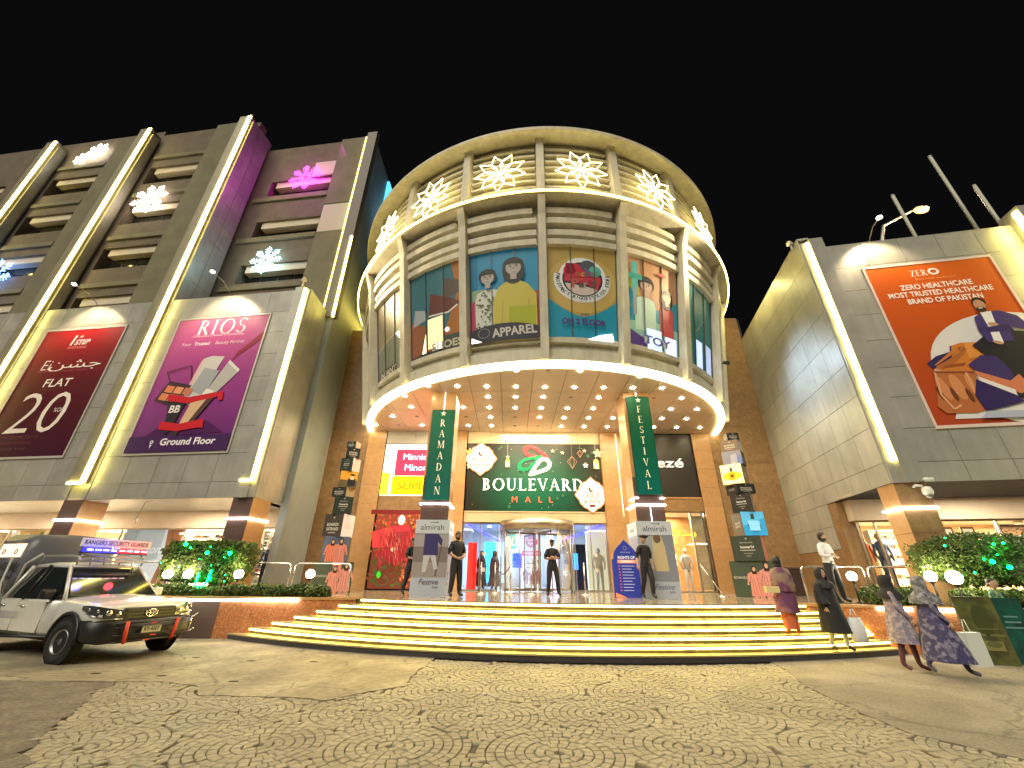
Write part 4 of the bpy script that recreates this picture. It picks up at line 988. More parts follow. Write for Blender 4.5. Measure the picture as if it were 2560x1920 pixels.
# ----------------------------------------------------------------- hanging star lights
star_mat = emit('rope_light', (1.0, 0.80, 0.30), 7)
labs = {-2.95: 'lit star at the far left of the drum, seen almost edge on', -2.0: 'lit star second from the left on the drum', -1.0: 'large lit star left of the middle rib', 0.0: 'large lit star right of the middle rib', 1.05: 'lit star second from the right on the drum', 2.1: 'lit star at the far right of the drum, seen almost edge on'}
def star(i, tc, zc, label, rot):
    c = Vector(pol(tc, 9.70, zc)); t = thing('star_light', label, 'star light', c, group='lit stars round the drum')
    ux = Vector((math.cos(R(tc)), math.sin(R(tc)), 0)); uz = Vector((0, 0, 1))
    S = lambda a, r: c + (ux * math.cos(a) + uz * math.sin(a)) * r
    N_ = 9
    for k in range(N_):
        a = 2 * math.pi * k / N_ + rot; h = math.pi / N_
        m_ = MB(); m_.tube([c, S(a - h * .98, .62), S(a, 1.0), S(a + h * .98, .62), c], 0.017, 5, smooth=False)
        m_.tube([S(a + h, .20), S(a + h * .55, .42), S(a + h, .60), S(a + h * 1.45, .42), S(a + h, .20)], 0.012, 5, smooth=False)
        m_.build('petal', star_mat, t)
    m_ = MB(); m_.tube([pol(tc, 9.3, zc + .3), pol(tc, 9.70, zc)], .015, 5); m_.build('bracket', black_m, t)
    p = pol(tc, 9.55, zc)
for i, (k, lb) in enumerate(labs.items()): star(i, 6 + 18 * k, 15.32 - (.12 if abs(k) > 1.5 else 0), lb, R(90 + 7 * i))
# ================================================================= entrance hall walls
eh = thing('entrance_hall', 'granite entrance block beneath the drum with glass doors', 'building', (1, 19, 0))
def slabwall(u0, u1, z0, z1, w, material, su=1.2, sz=0.9, name='slab', d=0.03):
    nu = max(1, round((u1 - u0) / su)); nz = max(1, round((z1 - z0) / sz))
    panels(EW, fr(u0, u1, nu), fr(z0, z1, nz), material, eh, w=w, th=d, gap=0.006, name=name)
b = MB()
for u0, u1, z0, z1, w in ((-9.1, -5.95, 0, 13.4, -.04), (-5.95, -3.2, 4.05, 4.72, -.04), (-3.2, -2.08, 0, SZ, .16), (4.16, 5.12, 0, SZ, .16), (5.12, 8.55, 4.15, 4.72, -.04), (8.55, 12.4, 0, 14.4, -.04), (-2.08, 4.16, 3.6, 4.05, -.04), (-5.95, -3.2, 7.1, SZ, -.04), (-2.08, 4.16, 7.15, SZ, -.04), (-6.4, 9.4, 7.8, 14.0, -.3)):
    fbox(EW, b, u0, u1, w - 0.45, w, z0, z1)
b.build('wall', dark_gap, eh)
slabwall(-9.05, -5.95, PZ, 13.4, 0.0, stone_br); slabwall(-5.95, -3.2, 4.05, 4.72, 0.0, stone_br)
slabwall(8.55, 12.25, PZ, 14.4, 0.0, stone_br); slabwall(5.12, 8.55, 4.15, 4.72, 0.0, stone_br)
slabwall(-3.2, -2.08, PZ, SZ - .01, 0.2, stone_or); slabwall(4.16, 5.12, PZ, SZ - .01, 0.2, stone_or)
for u, uu in ((-2.10, -2.08), (4.14, 4.16), (-3.22, -3.2), (5.12, 5.14)):
    b = MB(); fbox(EW, b, u, uu, -.4, 0.2, PZ, SZ - .01); b.build('slab', stone_or, eh)
for u0, u1 in ((-6.75, -5.92), (8.52, 9.35)):
    slabwall(u0, u1, PZ, SZ - .01, 0.10, stone_or)
cream_p = mat('cream_panel', (0.66, 0.53, 0.33), rough=0.5, var=0.04, vscale=2, rnd=0.05)
panels(EW, fr(-2.06, 4.14, 6), [7.16, SZ], cream_p, eh, w=0.02, gap=0.012)
panels(EW, fr(-5.9, -3.25, 2), [7.12, SZ], mat('grey_panel', (0.5, 0.5, 0.47), rough=0.4), eh, w=0.02, gap=0.012)
panels(EW, fr(-2.06, 4.14, 5), [3.62, 4.04], cream_p, eh, w=0.05, gap=0.008)
light('AREA', (1.05, 17.9, 7.6), 10, (1, 0.85, 0.5), eh, size=6, size_y=.4, rot=(R(50), 0, 0))
# warm wall strips on pilasters
for u in (-2.9, 4.9):
    b = MB(); fbox(EW, b, u - .012, u + .012, .232, .25, 3.9, 7.6); b.build('light_strip', emit('thin_strip', (1, .75, .45), 2.5), eh)

# ---- big sign
bs = thing('mall_sign', 'green lit sign over the revolving door with the emblem and white serif name', 'sign', (1.05, 18.4, 5.6))
SW, SH = 6.16, 3.04; SU, SV = -2.03, 4.09
ST = lambda u, w, v: EW(SU + u, 0.06 + w, SV + v)
b = MB(); fbox(EW, b, SU, SU + SW, -.02, 0.06, SV, SV + SH)
gm = mat('sign_green', (0.005, 0.055, 0.035), rough=0.35)
nt = gm.node_tree; N = nt.nodes; Lk = nt.links
tc = N.new('ShaderNodeTexCoord'); gr = N.new('ShaderNodeTexGradient'); gr.gradient_type = 'SPHERICAL'
mp = N.new('ShaderNodeMapping'); mp.inputs['Location'].default_value = (0, 0, 0.25); mp.inputs['Scale'].default_value = (0.34, 1, 0.5)
Lk.new(tc.outputs['Object'], mp.inputs[0]); Lk.new(mp.outputs[0], gr.inputs[0])
cr = N.new('ShaderNodeValToRGB'); cr.color_ramp.elements[0].color = (0.010, 0.014, 0.008, 1); cr.color_ramp.elements[1].color = (0.0, 0.11, 0.055, 1); cr.color_ramp.elements[1].position = 0.75
Lk.new(gr.outputs[0], cr.inputs[0]); Lk.new(cr.outputs[0], N['Principled BSDF'].inputs['Base Color']); Lk.new(cr.outputs[0], N['Principled BSDF'].inputs['Emission Color']); N['Principled BSDF'].inputs['Emission Strength'].default_value = 0.12
b.build('board', gm, bs)
b = MB()
fbox(EW, b, SU - .04, SU + SW + .04, 0, 0.10, SV - .05, SV); b.build('bottom_trim', cream_p, bs)
P = Print(ST, 0.004)
random.seed(3)
for i in range(26): P.ell((.04, .16, .08), random.uniform(.2, 6), random.uniform(.1, 2.9), random.uniform(.03, .08), e=.15, n=12)
for i in range(30): P.ell((.8, .8, .6), random.uniform(.2, 6), random.uniform(.1, 2.9), .012, e=.6, n=6)
for x, y, L in ((1.1, 2.62, .38), (1.86, 2.4, 0), (3.95, 2.7, .2), (4.4, 2.62, .3), (5.42, 2.72, .2)):
    for a in range(5):
        P.poly((.55, .40, .22), [(x + .11 * math.cos(R(90 + 72 * a)), y + .11 * math.sin(R(90 + 72 * a))), (x + .045 * math.cos(R(126 + 72 * a)), y + .045 * math.sin(R(126 + 72 * a))), (x, y), (x + .045 * math.cos(R(54 + 72 * a)), y + .045 * math.sin(R(54 + 72 * a)))], e=.6)
for x, y, s in ((1.86, 1.95, 1), (5.92, 1.9, 1.25)):
    P.line((.5, .4, .25), [(x, y + .3 * s), (x, 3.0)], .012, e=.5)
    P.rect((.75, .45, .08), x - .10 * s, y - .02, x + .10 * s, y + .22 * s, e=.9); P.ell((.8, .5, .1), x, y + .22 * s, .10 * s, .12 * s, e=.9, a0=0, a1=180); P.rect((1, .9, .5), x - .05 * s, y, x + .05 * s, y + .18 * s, e=2)
for x, y, s in ((4.82, 2.15, 1.0), (5.2, 2.55, .6)):
    P.line((.4, .25, .15), [(x, y + .3 * s), (x, 3.0)], .01, e=.3)
    for k in (-2, -1, 1, 2): P.line((.45, .22, .14), [(x, y + .3 * s), (x + k * .11 * s, y + .05), (x, y - .28 * s)], .014, e=.4)
def flower(x, y, r_, c):
    for a in range(5): P.ell(c, x + r_ * .55 * math.cos(R(90 + 72 * a)), y + r_ * .55 * math.sin(R(90 + 72 * a)), r_ * .5, r_ * .25, e=.8, rot=90 + 72 * a)
    P.ell((.8, .4, .05), x, y, r_ * .25, e=.8)
flower(.10, 2.6, .17, (.8, .5, .1)); flower(6.02, 2.58, .2, (.85, .7, .25)); flower(5.42, 2.02, .12, (.7, .65, .55)); flower(.14, 1.95, .14, (.8, .6, .3))
def lozenge(cx, cy, r_, c, e):
    q = []
    for i in range(64):
        a = 2 * math.pi * i / 64; k = r_ * (0.86 + .11 * abs(math.cos(2 * a)) ** .6 + .09 * abs(math.cos(4 * a)) + .10 * max(0, math.cos(4 * a)) ** 8 * (abs(math.cos(2*a))))
        q.append((cx + k * math.cos(a), cy + k * 1.04 * math.sin(a)))
    P.poly(c, q, e)
P.build(bs, 'print')
for cx, cy, r_ in ((.62, 2.32, .62), (5.62, .72, .62)):
    P = Print(ST, 0.07)
    lozenge(cx, cy, r_ * 1.07, (.5, .2, .04), .3); lozenge(cx, cy, r_, (.62, .58, .52), .55)
    P.ell((.10, .05, .03), cx, cy + .24, .115); P.ell((.62, .58, .52), cx + .05, cy + .28, .095, e=.55)
    if cx > 3: break
    P.text((.10, .04, .02), 'Ramadan', .62, 2.20, .17, shear=.1, width=.86); P.text((.10, .04, .02), 'Festival', .66, 1.97, .16, shear=.1, width=.7); P.build(bs, 'medallion')
P.serif((.16, .10, .08), 'SHOP', 5.62, .56, .28, gap=.05, wide=.85); P.text((.16, .10, .08), '& WIN', 5.62, .36, .17); P.rect((.20, .03, .02), 5.5, .2, 5.74, .3)
P.build(bs, 'medallion')
# emblem: three leaf shapes; letters stand proud and glow
P = Print(ST, 0.045)
def drop(c, e, cx, cy, rx, ry, tip, hole, rot=0):
    """a ring leaf pulled to a point"""
    n = 40; O = []; I = []
    for i in range(n):
        a = 2 * math.pi * i / n
        for L_, kx, ky, tp in ((O, rx, ry, tip), (I, rx * hole, ry * hole, tip * .62)):
            x, y = kx * math.cos(a), ky * math.sin(a)
            f = max(0, math.cos(a)) ** 5
            x += f * tp[0] if isinstance(tp, tuple) else f * tp; L_.append((x, y))
    ca, sa = math.cos(R(rot)), math.sin(R(rot)); tr = lambda q: (cx + q[0] * ca - q[1] * sa, cy + q[0] * sa + q[1] * ca)
    P = Print(ST, 0.045 + .004 * len(kids(bs)) * .1)
    for i in range(n):
        P.poly(c, [tr(O[i]), tr(O[(i + 1) % n]), tr(I[(i + 1) % n]), tr(I[i])], e, same=True)
    P.build(bs, 'leaf_emblem')
drop((.85, .03, .03), .9, 2.98, 2.68, .42, .29, .42, .5, rot=-20)
drop((.0, .22, .08), .3, 2.72, 2.08, .46, .29, .40, .5, rot=28)
drop((1, .93, .62), 1.0, 3.52, 2.08, .36, .33, .50, .5, rot=217)
def letters(word, x, y, h, wide, gap):
    G = [serif_glyph(ch) for ch in word]; tot = sum((w * wide + gap) * h for _, w in G) - gap * h; cx = x - tot / 2
    for ch, (_, w) in zip(word, G):
        P = Print(ST, .05); P.serif((1, .97, .78), ch, cx, y, h, e=1.3, align='l', wide=wide); P.build(bs, 'letter'); cx += (w * wide + gap) * h
letters('BOULEVARD', 3.02, .90, .52, 1.16, .12)
for ch, x in zip('MALL', (2.19, 2.78, 3.33, 3.80)):
    P = Print(ST, .05); P.text((1, .10, .04), ch, x, .38, .25, e=1.1, bold=-.004); P.build(bs, 'letter')

# ---- shop signs either side
ss = thing('shop_sign', 'bright red and yellow lit shop sign left of the entrance', 'sign', (-4.5, 18.4, 6))
b = MB(); fbox(EW, b, -5.90, -3.22, -.1, .0, 4.74, 7.10); b.build('light_box', ink((1, .80, .62), 1.0), ss)
T_ = lambda u, w, v: EW(u, w, v); P = Print(T_, 0.006)
P.rect((1, .85, .02), -5.9, 4.76, -5.55, 5.75, 1.5)
P.rect((.95, .02, .06), -5.35, 5.62, -3.22, 6.85, 1.0); P.rect((1, .80, .0), -5.42, 4.78, -3.22, 5.60, 1.1)
P.text((.75, .70, 1), 'Minnie', -5.02, 6.36, .29, 1.6, align='l'); P.text((.75, .70, 1), 'Minors', -4.90, 5.86, .29, 1.6, align='l')
P.text((.75, .25, .0), 'SUPER SALE', -5.18, 5.02, .30, .35, align='l', bold=.04, shear=.12, width=2.9)
P.build(ss, 'lettering')
for i in range(6):
    b = MB(); b.ball(EW(-5.1 + i * .33, .06, 6.95), .025, 8); b.build('bulb', emit('bulb', (1, .8, .8), 8), ss)
for z in (6.3, 4.74, 7.08):
    pass
bk = thing('shop_sign', 'black shop panel with a white script name right of the entrance', 'sign', (7, 18.4, 6))
b = MB(); fbox(EW, b, 5.14, 8.52, -.08, .0, 4.76, SZ - .03); b.build('board', mat('black_panel', (0.028, 0.024, 0.02), rough=0.35), bk)
P = Print(T_, .02); P.text((.85, .80, .72), 'Breezé', 7.95, 6.12, .42, .5, align='r', bold=.012, shear=.18, width=2.6); P.build(bk, 'lettering')
b = MB(); fbox(EW, b, 5.1, 8.56, .0, .06, 4.70, 4.76); b.build('trim', stone_or, bk)

# ---- posters and shop window flanking the doors
po = thing('fashion_poster', 'tall red and orange fashion poster behind the guard on the left', 'poster', (-4.4, 18.4, 1))
b = MB(); fbox(EW, b, -5.88, -3.22, -.3, -.01, PZ + .05, 4.02); b.build('sheet', ink((.24, .06, .03), .15), po)
P = Print(T_, .002); random.seed(11)
x0, x1, y0, y1 = -5.86, -3.24, 1.02, 4.0
for i in range(520):
    x, y = random.uniform(x0 + .1, x1 - .1), random.uniform(y0 + .1, y1 - .1)
    f = (x - x0) / (x1 - x0)
    if y > 2.2: c = random.choice([(.60, .06, .03), (.70, .16, .03), (.35, .20, .07), (.45, .03, .03)]) if f < .6 else random.choice([(.95, .28, .03), (.85, .14, .02), (1, .45, .08)])
    elif f > .55: c = random.choice([(.75, .18, .05), (.45, .12, .05), (.65, .22, .10)])
    else: c = random.choice([(.06, .14, .03), (.12, .10, .05), (.20, .08, .04), (.03, .20, .03)])
    P.ell(c, x, y, random.uniform(.02, .10), random.uniform(.015, .05), .22, rot=random.uniform(0, 180), n=7)
def rp_(x, y): return (x0 + (x1 - x0) * x, y0 + (y1 - y0) * y)
P.poly((.30, .02, .025), [rp_(.2, .42), rp_(.45, .3), rp_(.75, .38), rp_(.70, .74), rp_(.50, .80), rp_(.3, .72)], .3)
P.poly((.60, .05, .05), [rp_(.05, .70), rp_(.35, .78), rp_(.3, .52), rp_(.1, .5)], .3); P.poly((.25, .03, .04), [rp_(.40, .40), rp_(.5, .38), rp_(.55, .72), rp_(.45, .72)], .3)
P.ell((.72, .62, .58), *rp_(.50, .865), .15, .20, .5); P.poly((.5, .03, .04), [rp_(.36, .78), rp_(.62, .8), rp_(.66, .72), rp_(.34, .7)], .3)
P.ell((.8, .55, .4), *rp_(.43, .48), .11, .08, .5); P.ell((.8, .55, .4), *rp_(.72, .42), .1, .08, .5); P.ell((.02, .5, .02), *rp_(.25, .17), .08, .12, .5)
P.rect((.2, .02, .02), x0, 3.82, x1, 4.0, .1)
for i in range(160):
    a, c = random.uniform(.2, .75), random.uniform(.32, .78); xx, yy = rp_(a, c); P.line(random.choice([(.55, .06, .05), (.2, .015, .02), (.65, .20, .10), (.38, .03, .04)]), [(xx, yy), (xx + random.uniform(-.05, .12), yy - random.uniform(.12, .4))], random.uniform(.008, .03), .2)
P.build(po)
sw = thing('shop_window', 'clothes shop window with a yellow neon name right of the entrance', 'shop window', (7, 18.5, 1))
shopf = [5.15, 5.9, 7.9, 8.52]
for a, c in zip(shopf[:-1], shopf[1:]):
    g = MB(); fbox(EW, g, a + .02, c - .02, -.06, -.05, PZ + .05, 4.1); g.build('pane', gl, sw)
b = MB()
for a in shopf: fbox(EW, b, a - .03, a + .03, -.1, -.02, PZ, 4.14)
fbox(EW, b, 5.12, 8.55, -.1, -.02, PZ, PZ + .06); fbox(EW, b, 5.12, 8.55, -.1, -.02, 4.10, 4.16); b.build('frame', steel_b, sw)
wood_m = mat('warm_wood', (0.42, 0.22, 0.08), rough=0.5, var=0.3, vscale=6)
b = MB(); b.box(5.0, 9.9, 21.6, 21.7, PZ, 4.6); b.box(9.9, 10.0, 18.95, 21.7, PZ, 4.6); b.box(5.0, 5.1, 18.95, 21.7, PZ, 4.6); b.build('inner_wall', wood_m, sw)
b = MB(); b.box(5.0, 10, 18.95, 21.7, 4.3, 4.36); b.build('ceiling', white_m, sw)
light('AREA', (7.2, 20.2, 4.22), 330, (1, .80, .52), sw, size=2.4)
for z in (1.5, 2.1, 2.7):
    b = MB(); b.box(5.2, 6.3, 21.2, 21.58, z, z + .04); b.build('shelf', white_m, sw)
    for i in range(5):
        b = MB(); b.box(5.28 + i * .2, 5.42 + i * .2, 21.25, 21.5, z + .04, z + .22); b.build('folded_clothes', ink(random.choice([(.6, .6, .6), (.2, .2, .25), (.7, .5, .4), (.1, .1, .1)])), sw)
b = MB(); b.tube([(5.95, 19.6, 2.45), (7.4, 19.6, 2.45)], .02, 6); b.tube([(5.95, 19.6, PZ), (5.95, 19.6, 2.45)], .02, 6); b.tube([(7.4, 19.6, PZ), (7.4, 19.6, 2.45)], .02, 6); b.build('clothes_rail', steel, sw)
for i in range(9):
    x = 6.05 + i * .15; b = MB(); b.prism([(x - .02, 2.40), (x + .05, 2.40), (x + .07, 1.35 + .1 * (i % 3)), (x - .05, 1.35 + .1 * (i % 3))], 19.40, 19.80, lambda u, v, w: (u, w, v)); b.build('hanging_garment', ink(((.75, .72, .62), (.6, .62, .66), (.8, .7, .4), (.45, .35, .3), (.7, .68, .66))[i % 5]), sw)
P = Print(T_, -.25); P.text((1, .78, .02), 'almirah', 7.42, 3.18, .30, 3.0, align='r', bold=.01, width=2.0); P.poly((1, .75, .02), [(7.45, 3.2), (8.0, 3.24), (8.0, 3.34), (8.1, 3.22), (8.0, 3.10), (8.0, 3.18)], 3.0); P.build(sw, 'neon_lettering')
b = MB(); fbox(EW, b, 8.0, 8.5, -.45, -.3, PZ + .1, 4.0); b.build('curtain', mat('curtain', (0.75, 0.60, 0.40), rough=0.8, var=.2, vscale=12), sw)

# ================================================================= glass doors and lobby behind them
lob = thing('lobby', 'bright lobby seen behind the glass doors with blue ceiling lines', 'lobby', (1, 22, 1))
lw_ = mat('lobby_wall', (0.62, 0.64, 0.68), rough=0.5, var=.05)
b = MB(); b.box(-3.0, 5.0, 27.0, 27.1, PZ, 4.4); b.box(-3.1, -3.0, 18.95, 27, PZ, 4.4); b.box(5.0, 5.1, 22, 27, PZ, 4.4); b.build('inner_wall', lw_, lob)
b = MB(); b.box(-3.1, 5.1, 18.96, 27.1, 4.02, 4.08); b.build('ceiling', mat('lobby_ceiling', (0.45, 0.52, 0.62), rough=.5), lob)
blue = emit('blue_line', (0.03, 0.03, 1.0), 5)
for x0_, x1_ in ((-1.9, -.9), (4.1, 3.1)):
    b = MB(); b.tube([(x0_, 19.2, 3.62), ((x0_ + x1_) / 2 , 21.2, 3.50)], .06, 6); b.tube([((x0_ + x1_) / 2, 21.6, 3.48), (x1_ + (.3 if x0_ < 0 else -.3), 24.5, 3.3)], .06, 6); b.build('blue_light_line', blue, lob)
light('AREA', (1.0, 21.5, 3.9), 190, (.82, .90, 1.0), lob, size=3.2, size_y=3.5)
light('AREA', (1.0, 25, 3.9), 150, (.75, .88, 1.0), lob, size=3.2, size_y=2.5)
for i, (x, y) in enumerate(((-.6, 20.5), (2.7, 20.5), (1, 23), (-1.2, 24))):
    b = MB(); b.lathe([(.09, -.03), (.1, 0)], (x, y, 4.02), 10); b.build('ceiling_lamp', emit('cool_lamp', (.9, .95, 1), 30), lob)
def slabb(name, x0, x1, y0, y1, z0, z1, m, par=lob): 
    b = MB(); b.box(x0, x1, y0, y1, z0, z1); return b.build(name, m, par)
slabb('red_panel', -1.95, -1.55, 20.0, 20.3, PZ, 2.9, ink((.85, .02, .01), .8))
slabb('blue_screen', -1.35, -.75, 22.5, 22.6, 1.2, 3.1, ink((.05, .55, 1), 1.4)); slabb('blue_screen', -.72, -.2, 22.5, 22.6, 1.2, 3.1, ink((.35, .8, 1), 1.4))
slabb('black_panel', 2.75, 3.55, 20.6, 20.7, PZ, 2.9, mat('lobby_black', (.01, .012, .015), rough=.3)); slabb('display', 2.85, 3.15, 20.56, 20.6, 1.8, 2.5, ink((.03, .35, .9), 1.5))
slabb('cream_panel', 3.65, 4.9, 20.9, 21.0, PZ, 3.5, ink((.85, .80, .50), .35)); slabb('teal_panel', .0, .35, 22.6, 22.7, 2.8, 3.6, ink((.05, .45, .35), .8)); slabb('white_panel', 1.9, 2.2, 22.4, 22.5, 2.5, 3.6, ink((.8, .85, .9), 1.0))
slabb('blue_panel', .1, .6, 23, 23.1, 1.9, 2.6, ink((.02, .06, .9), 1.2)); slabb('white_panel', -.3, .0, 21.5, 21.6, PZ, 3.3, ink((.85, .9, .8), .5)); slabb('grey_panel', 2.25, 2.6, 21.0, 21.1, 2.5, 3.4, ink((.28, .26, .32), .4))
for x in (-2.6, -1.0, .0, .9, 1.8, 2.6, 3.8, 4.6):
    slabb('shop_front', x - .25, x + .25, 26.5, 26.6, PZ, 3.2, ink(random.choice([(.8, .75, .6), (.6, .7, .8), (.4, .5, .7), (.7, .6, .8), (.2, .25, .35)]), .7))
# glazed doors, fixed side screens
gd = thing('glass_screen', 'tall glass side screen left of the revolving door', 'glass door', (-1.2, 18.45, 1), group=None)
def screen(t, u0, u1, n):
    for i in range(n):
        a = u0 + (u1 - u0) * i / n; c = u0 + (u1 - u0) * (i + 1) / n
        g = MB(); fbox(EW, g, a + .02, c - .02, -.03, -.02, PZ + .06, 3.58); g.build('pane', gl, t)
    m_ = MB()
    for i in range(n + 1):
        a = u0 + (u1 - u0) * i / n; fbox(EW, m_, a - .02, a + .02, -.05, .0, PZ, 3.62)
    fbox(EW, m_, u0 + .02, u1 - .02, -.05, .0, PZ, PZ + .06); fbox(EW, m_, u0 + .02, u1 - .02, -.05, .0, 3.57, 3.62); m_.build('frame', steel_b, t)
    for zz in (1.75, 2.35):
        P = Print(T_, .0); P.ring((.55, .5, .45), u0 + (u1 - u0) * .62, zz, .09, .05); P.ell((.7, .66, .6), u0 + (u1 - u0) * .62, zz, .045); P.build(t, 'dot_sticker')
screen(gd, -2.05, -.55, 2)
gd2 = thing('glass_screen', 'tall glass side screen right of the revolving door, by the blue notice', 'glass door', (3.5, 18.45, 1)); screen(gd2, 2.75, 4.12, 2)
rd = thing('revolving_door', 'round steel and glass revolving door in the middle of the entrance', 'revolving door', (1.1, 18.0, PZ))
RC = (1.1, 18.15)
def cyl_wall(m_, r0, r1, z0_, z1_, a0, a1, n=16):
    V = []; F = []
    for i in range(n + 1):
        a = R(a0 + (a1 - a0) * i / n); c, s = math.sin(a), -math.cos(a)
        V += [(RC[0] + r0 * c, RC[1] + r0 * s, z0_), (RC[0] + r1 * c, RC[1] + r1 * s, z0_), (RC[0] + r1 * c, RC[1] + r1 * s, z1_), (RC[0] + r0 * c, RC[1] + r0 * s, z1_)]
    for i in range(n):
        for j in range(4): F.append((i * 4 + j, i * 4 + (j + 1) % 4, i * 4 + 4 + (j + 1) % 4, i * 4 + 4 + j))
    F += [(3, 2, 1, 0), (n * 4, n * 4 + 1, n * 4 + 2, n * 4 + 3)]
    m_.add(V, F, True)
b = MB(); cyl_wall(b, 1.48, 1.55, 3.22, 3.60, -100, 100, 30); cyl_wall(b, 0.02, 1.5, 3.24, 3.30, -180, 180, 24); b.build('canopy', steel_b, rd)
for a0, a1 in ((-88, -32), (32, 88)):
    b = MB(); cyl_wall(b, 1.49, 1.50, PZ + .05, 3.22, a0, a1, 10); b.build('curved_glass', glass('door_glass', (.94, .97, .96), .14), rd)
b = MB()
for a in (-90, -60, -30, 30, 60, 90):
    x, y = RC[0] + 1.5 * math.sin(R(a)), RC[1] - 1.5 * math.cos(R(a)); b.lathe([(.03, PZ), (.03, 3.22)], (x, y, 0), 8)
b.build('post', steel_b, rd)
for ang in (20, 110, 200, 290):
    m_ = MB(); dx, dy = math.sin(R(ang)), -math.cos(R(ang)); nx, ny = -dy * .012, dx * .012
    for r0_, r1_, za, zb in ((.1, .16, PZ + .03, 3.18), (1.38, 1.44, PZ + .03, 3.18), (.1, 1.44, PZ + .03, PZ + .12), (.1, 1.44, 3.1, 3.18)):
        q = [(RC[0] + dx * r0_ + nx, RC[1] + dy * r0_ + ny), (RC[0] + dx * r1_ + nx, RC[1] + dy * r1_ + ny), (RC[0] + dx * r1_ - nx, RC[1] + dy * r1_ - ny), (RC[0] + dx * r0_ - nx, RC[1] + dy * r0_ - ny)]
        m_.prism(q, za, zb)
    w_ = m_.build('door_wing', steel_b, rd)
    g = MB(); g.face([(RC[0] + dx * .16, RC[1] + dy * .16, PZ + .12), (RC[0] + dx * 1.38, RC[1] + dy * 1.38, PZ + .12), (RC[0] + dx * 1.38, RC[1] + dy * 1.38, 3.1), (RC[0] + dx * .16, RC[1] + dy * .16, 3.1)]); g.build('pane', gl, w_)
# poster stand just inside
ps = thing('poster_stand', 'tall pink and white poster stand inside the revolving door', 'poster', (.95, 19.75, PZ))
b = MB(); b.box(.52, 1.38, 19.75, 19.82, PZ, 3.25); b.build('sheet', ink((.78, .74, .66), .75), ps)
Tp = lambda u, w, v: (u, 19.75 - w, v); P = Print(Tp, .003)
P.ell((.60, .05, .15), .95, 2.93, .27, .25, .8); P.text((.9, .8, .8), 'Bachaa', .95, 2.97, .10, .8, bold=.02); P.text((.9, .8, .8), 'Party', .95, 2.82, .10, .8, bold=.02)
P.rect((.75, .03, .05), .52, 2.35, 1.38, 2.55, .8); P.text((1, .9, .9), 'ON 2ND FLOOR', .95, 2.41, .07, .9, bold=.03)
P.text((.12, .08, .05), '\ufeaa\ufee3\ufe8d', .95, 2.02, .16, 0, width=.6); P.rect((.75, .15, .1), .7, 1.83, 1.2, 1.88, .6)
for i, x in enumerate((.68, .95, 1.22)): person_print(P, x, 1.2, .62, random.choice([(.75, .15, .05), (.8, .25, .1), (.5, .1, .05)]), e=.5)
P.build(ps)
# ================================================================= entrance columns, their banners and wraps
def ecol(x0, x1, y0, label, side):
    t = thing('entrance_column', label, 'column', ((x0 + x1) / 2, y0 + .45, PZ), group='square columns holding up the drum')
    zz = [PZ, 2.0, 3.1, 3.62, 4.6, 5.7, 6.7, SZ]
    for za, zb in zip(zz[:-1], zz[1:]):
        b = MB(); b.m(stone_dk if zb < 4.7 else stone_or); b.box(x0, x1, y0, y0 + .03, za + .003, zb - .003); b.m(stone_or); b.box(x0 + .002, x1 - .002, y0 + .032, y0 + .92, za + .003, zb - .003); b.build('slab', None, t)
    e = .03
    for z in ((3.68, 3.9) if side > 0 else (3.68,)):
        b = MB(); q = [(x0 - e, y0 - e, z), (x1 + e, y0 - e, z), (x1 + e, y0 + .95, z), (x0 - e, y0 + .95, z)]
        if z > 3.8: 
            b.tube([(x0 - e, y0 + .5, z), (x0 - e, y0 - e, z), (x0 + .12, y0 - e, z)], .022, 6, smooth=False); b.tube([(x1 + e, y0 + .3, z), (x1 + e, y0 - e, z), (x1 - .1, y0 - e, z)], .022, 6, smooth=False)
        else: b.tube(q + [q[0]], .028, 6, smooth=False)
        b.build('light_band', LEDW, t)
    return t
c1_ = ecol(-2.98, -2.06, 13.85, 'square column carrying the green vertical banner on the left', -1)
c2_ = ecol(4.10, 5.04, 13.72, 'square column carrying the green vertical banner on the right', 1)
def vbanner(word, cx, y, z0, z1, w, label, lw):
    t = thing('vertical_banner', label, 'banner', (cx, y, z0))
    b = MB(); b.box(cx - w / 2, cx + w / 2, y - .05, y - .005, z0, z1)
    b.build('board', grad_ink('banner_' + word, [(0, (.0, .14, .12)), (.5, (.0, .11, .06)), (1, (.0, .13, .07))], 'Z', 0, z1 - z0), t)
    fr_ = MB(); fr_.box(cx - w / 2 - .02, cx - w / 2, y - .055, y, z0, z1); fr_.box(cx + w / 2, cx + w / 2 + .02, y - .055, y, z0, z1); fr_.box(cx - w / 2, cx + w / 2, y - .055, y, z1, z1 + .03); fr_.build('frame', mat('green_frame', (.01, .06, .04), rough=.4), t)
    P = Print(lambda u, w_, v: (u, y - .05 - w_, v), .003)
    n = len(word); top = z1 - .26; step = (top - z0 - .12) / n; hh = step * .66
    for i, ch in enumerate(word): P.serif((.80, .76, .55), ch, cx, top - (i + 1) * step + step * .12, hh, e=.25, wide=.95)
    for a in range(5): P.ell((.75, .72, .6), cx + .05 * math.cos(R(90 + 72 * a)), z1 - .13 + .05 * math.sin(R(90 + 72 * a)), .045, .02, .3, rot=90 + 72 * a)
    P.build(t, 'lettering')
vbanner('RAMADAN', -2.48, 13.84, 3.80, 6.98, .80, 'green vertical banner with seven serif letters on the left column', .2)
vbanner('FESTIVAL', 4.62, 13.71, 4.02, 7.52, .80, 'green vertical banner with eight serif letters on the right column', .2)
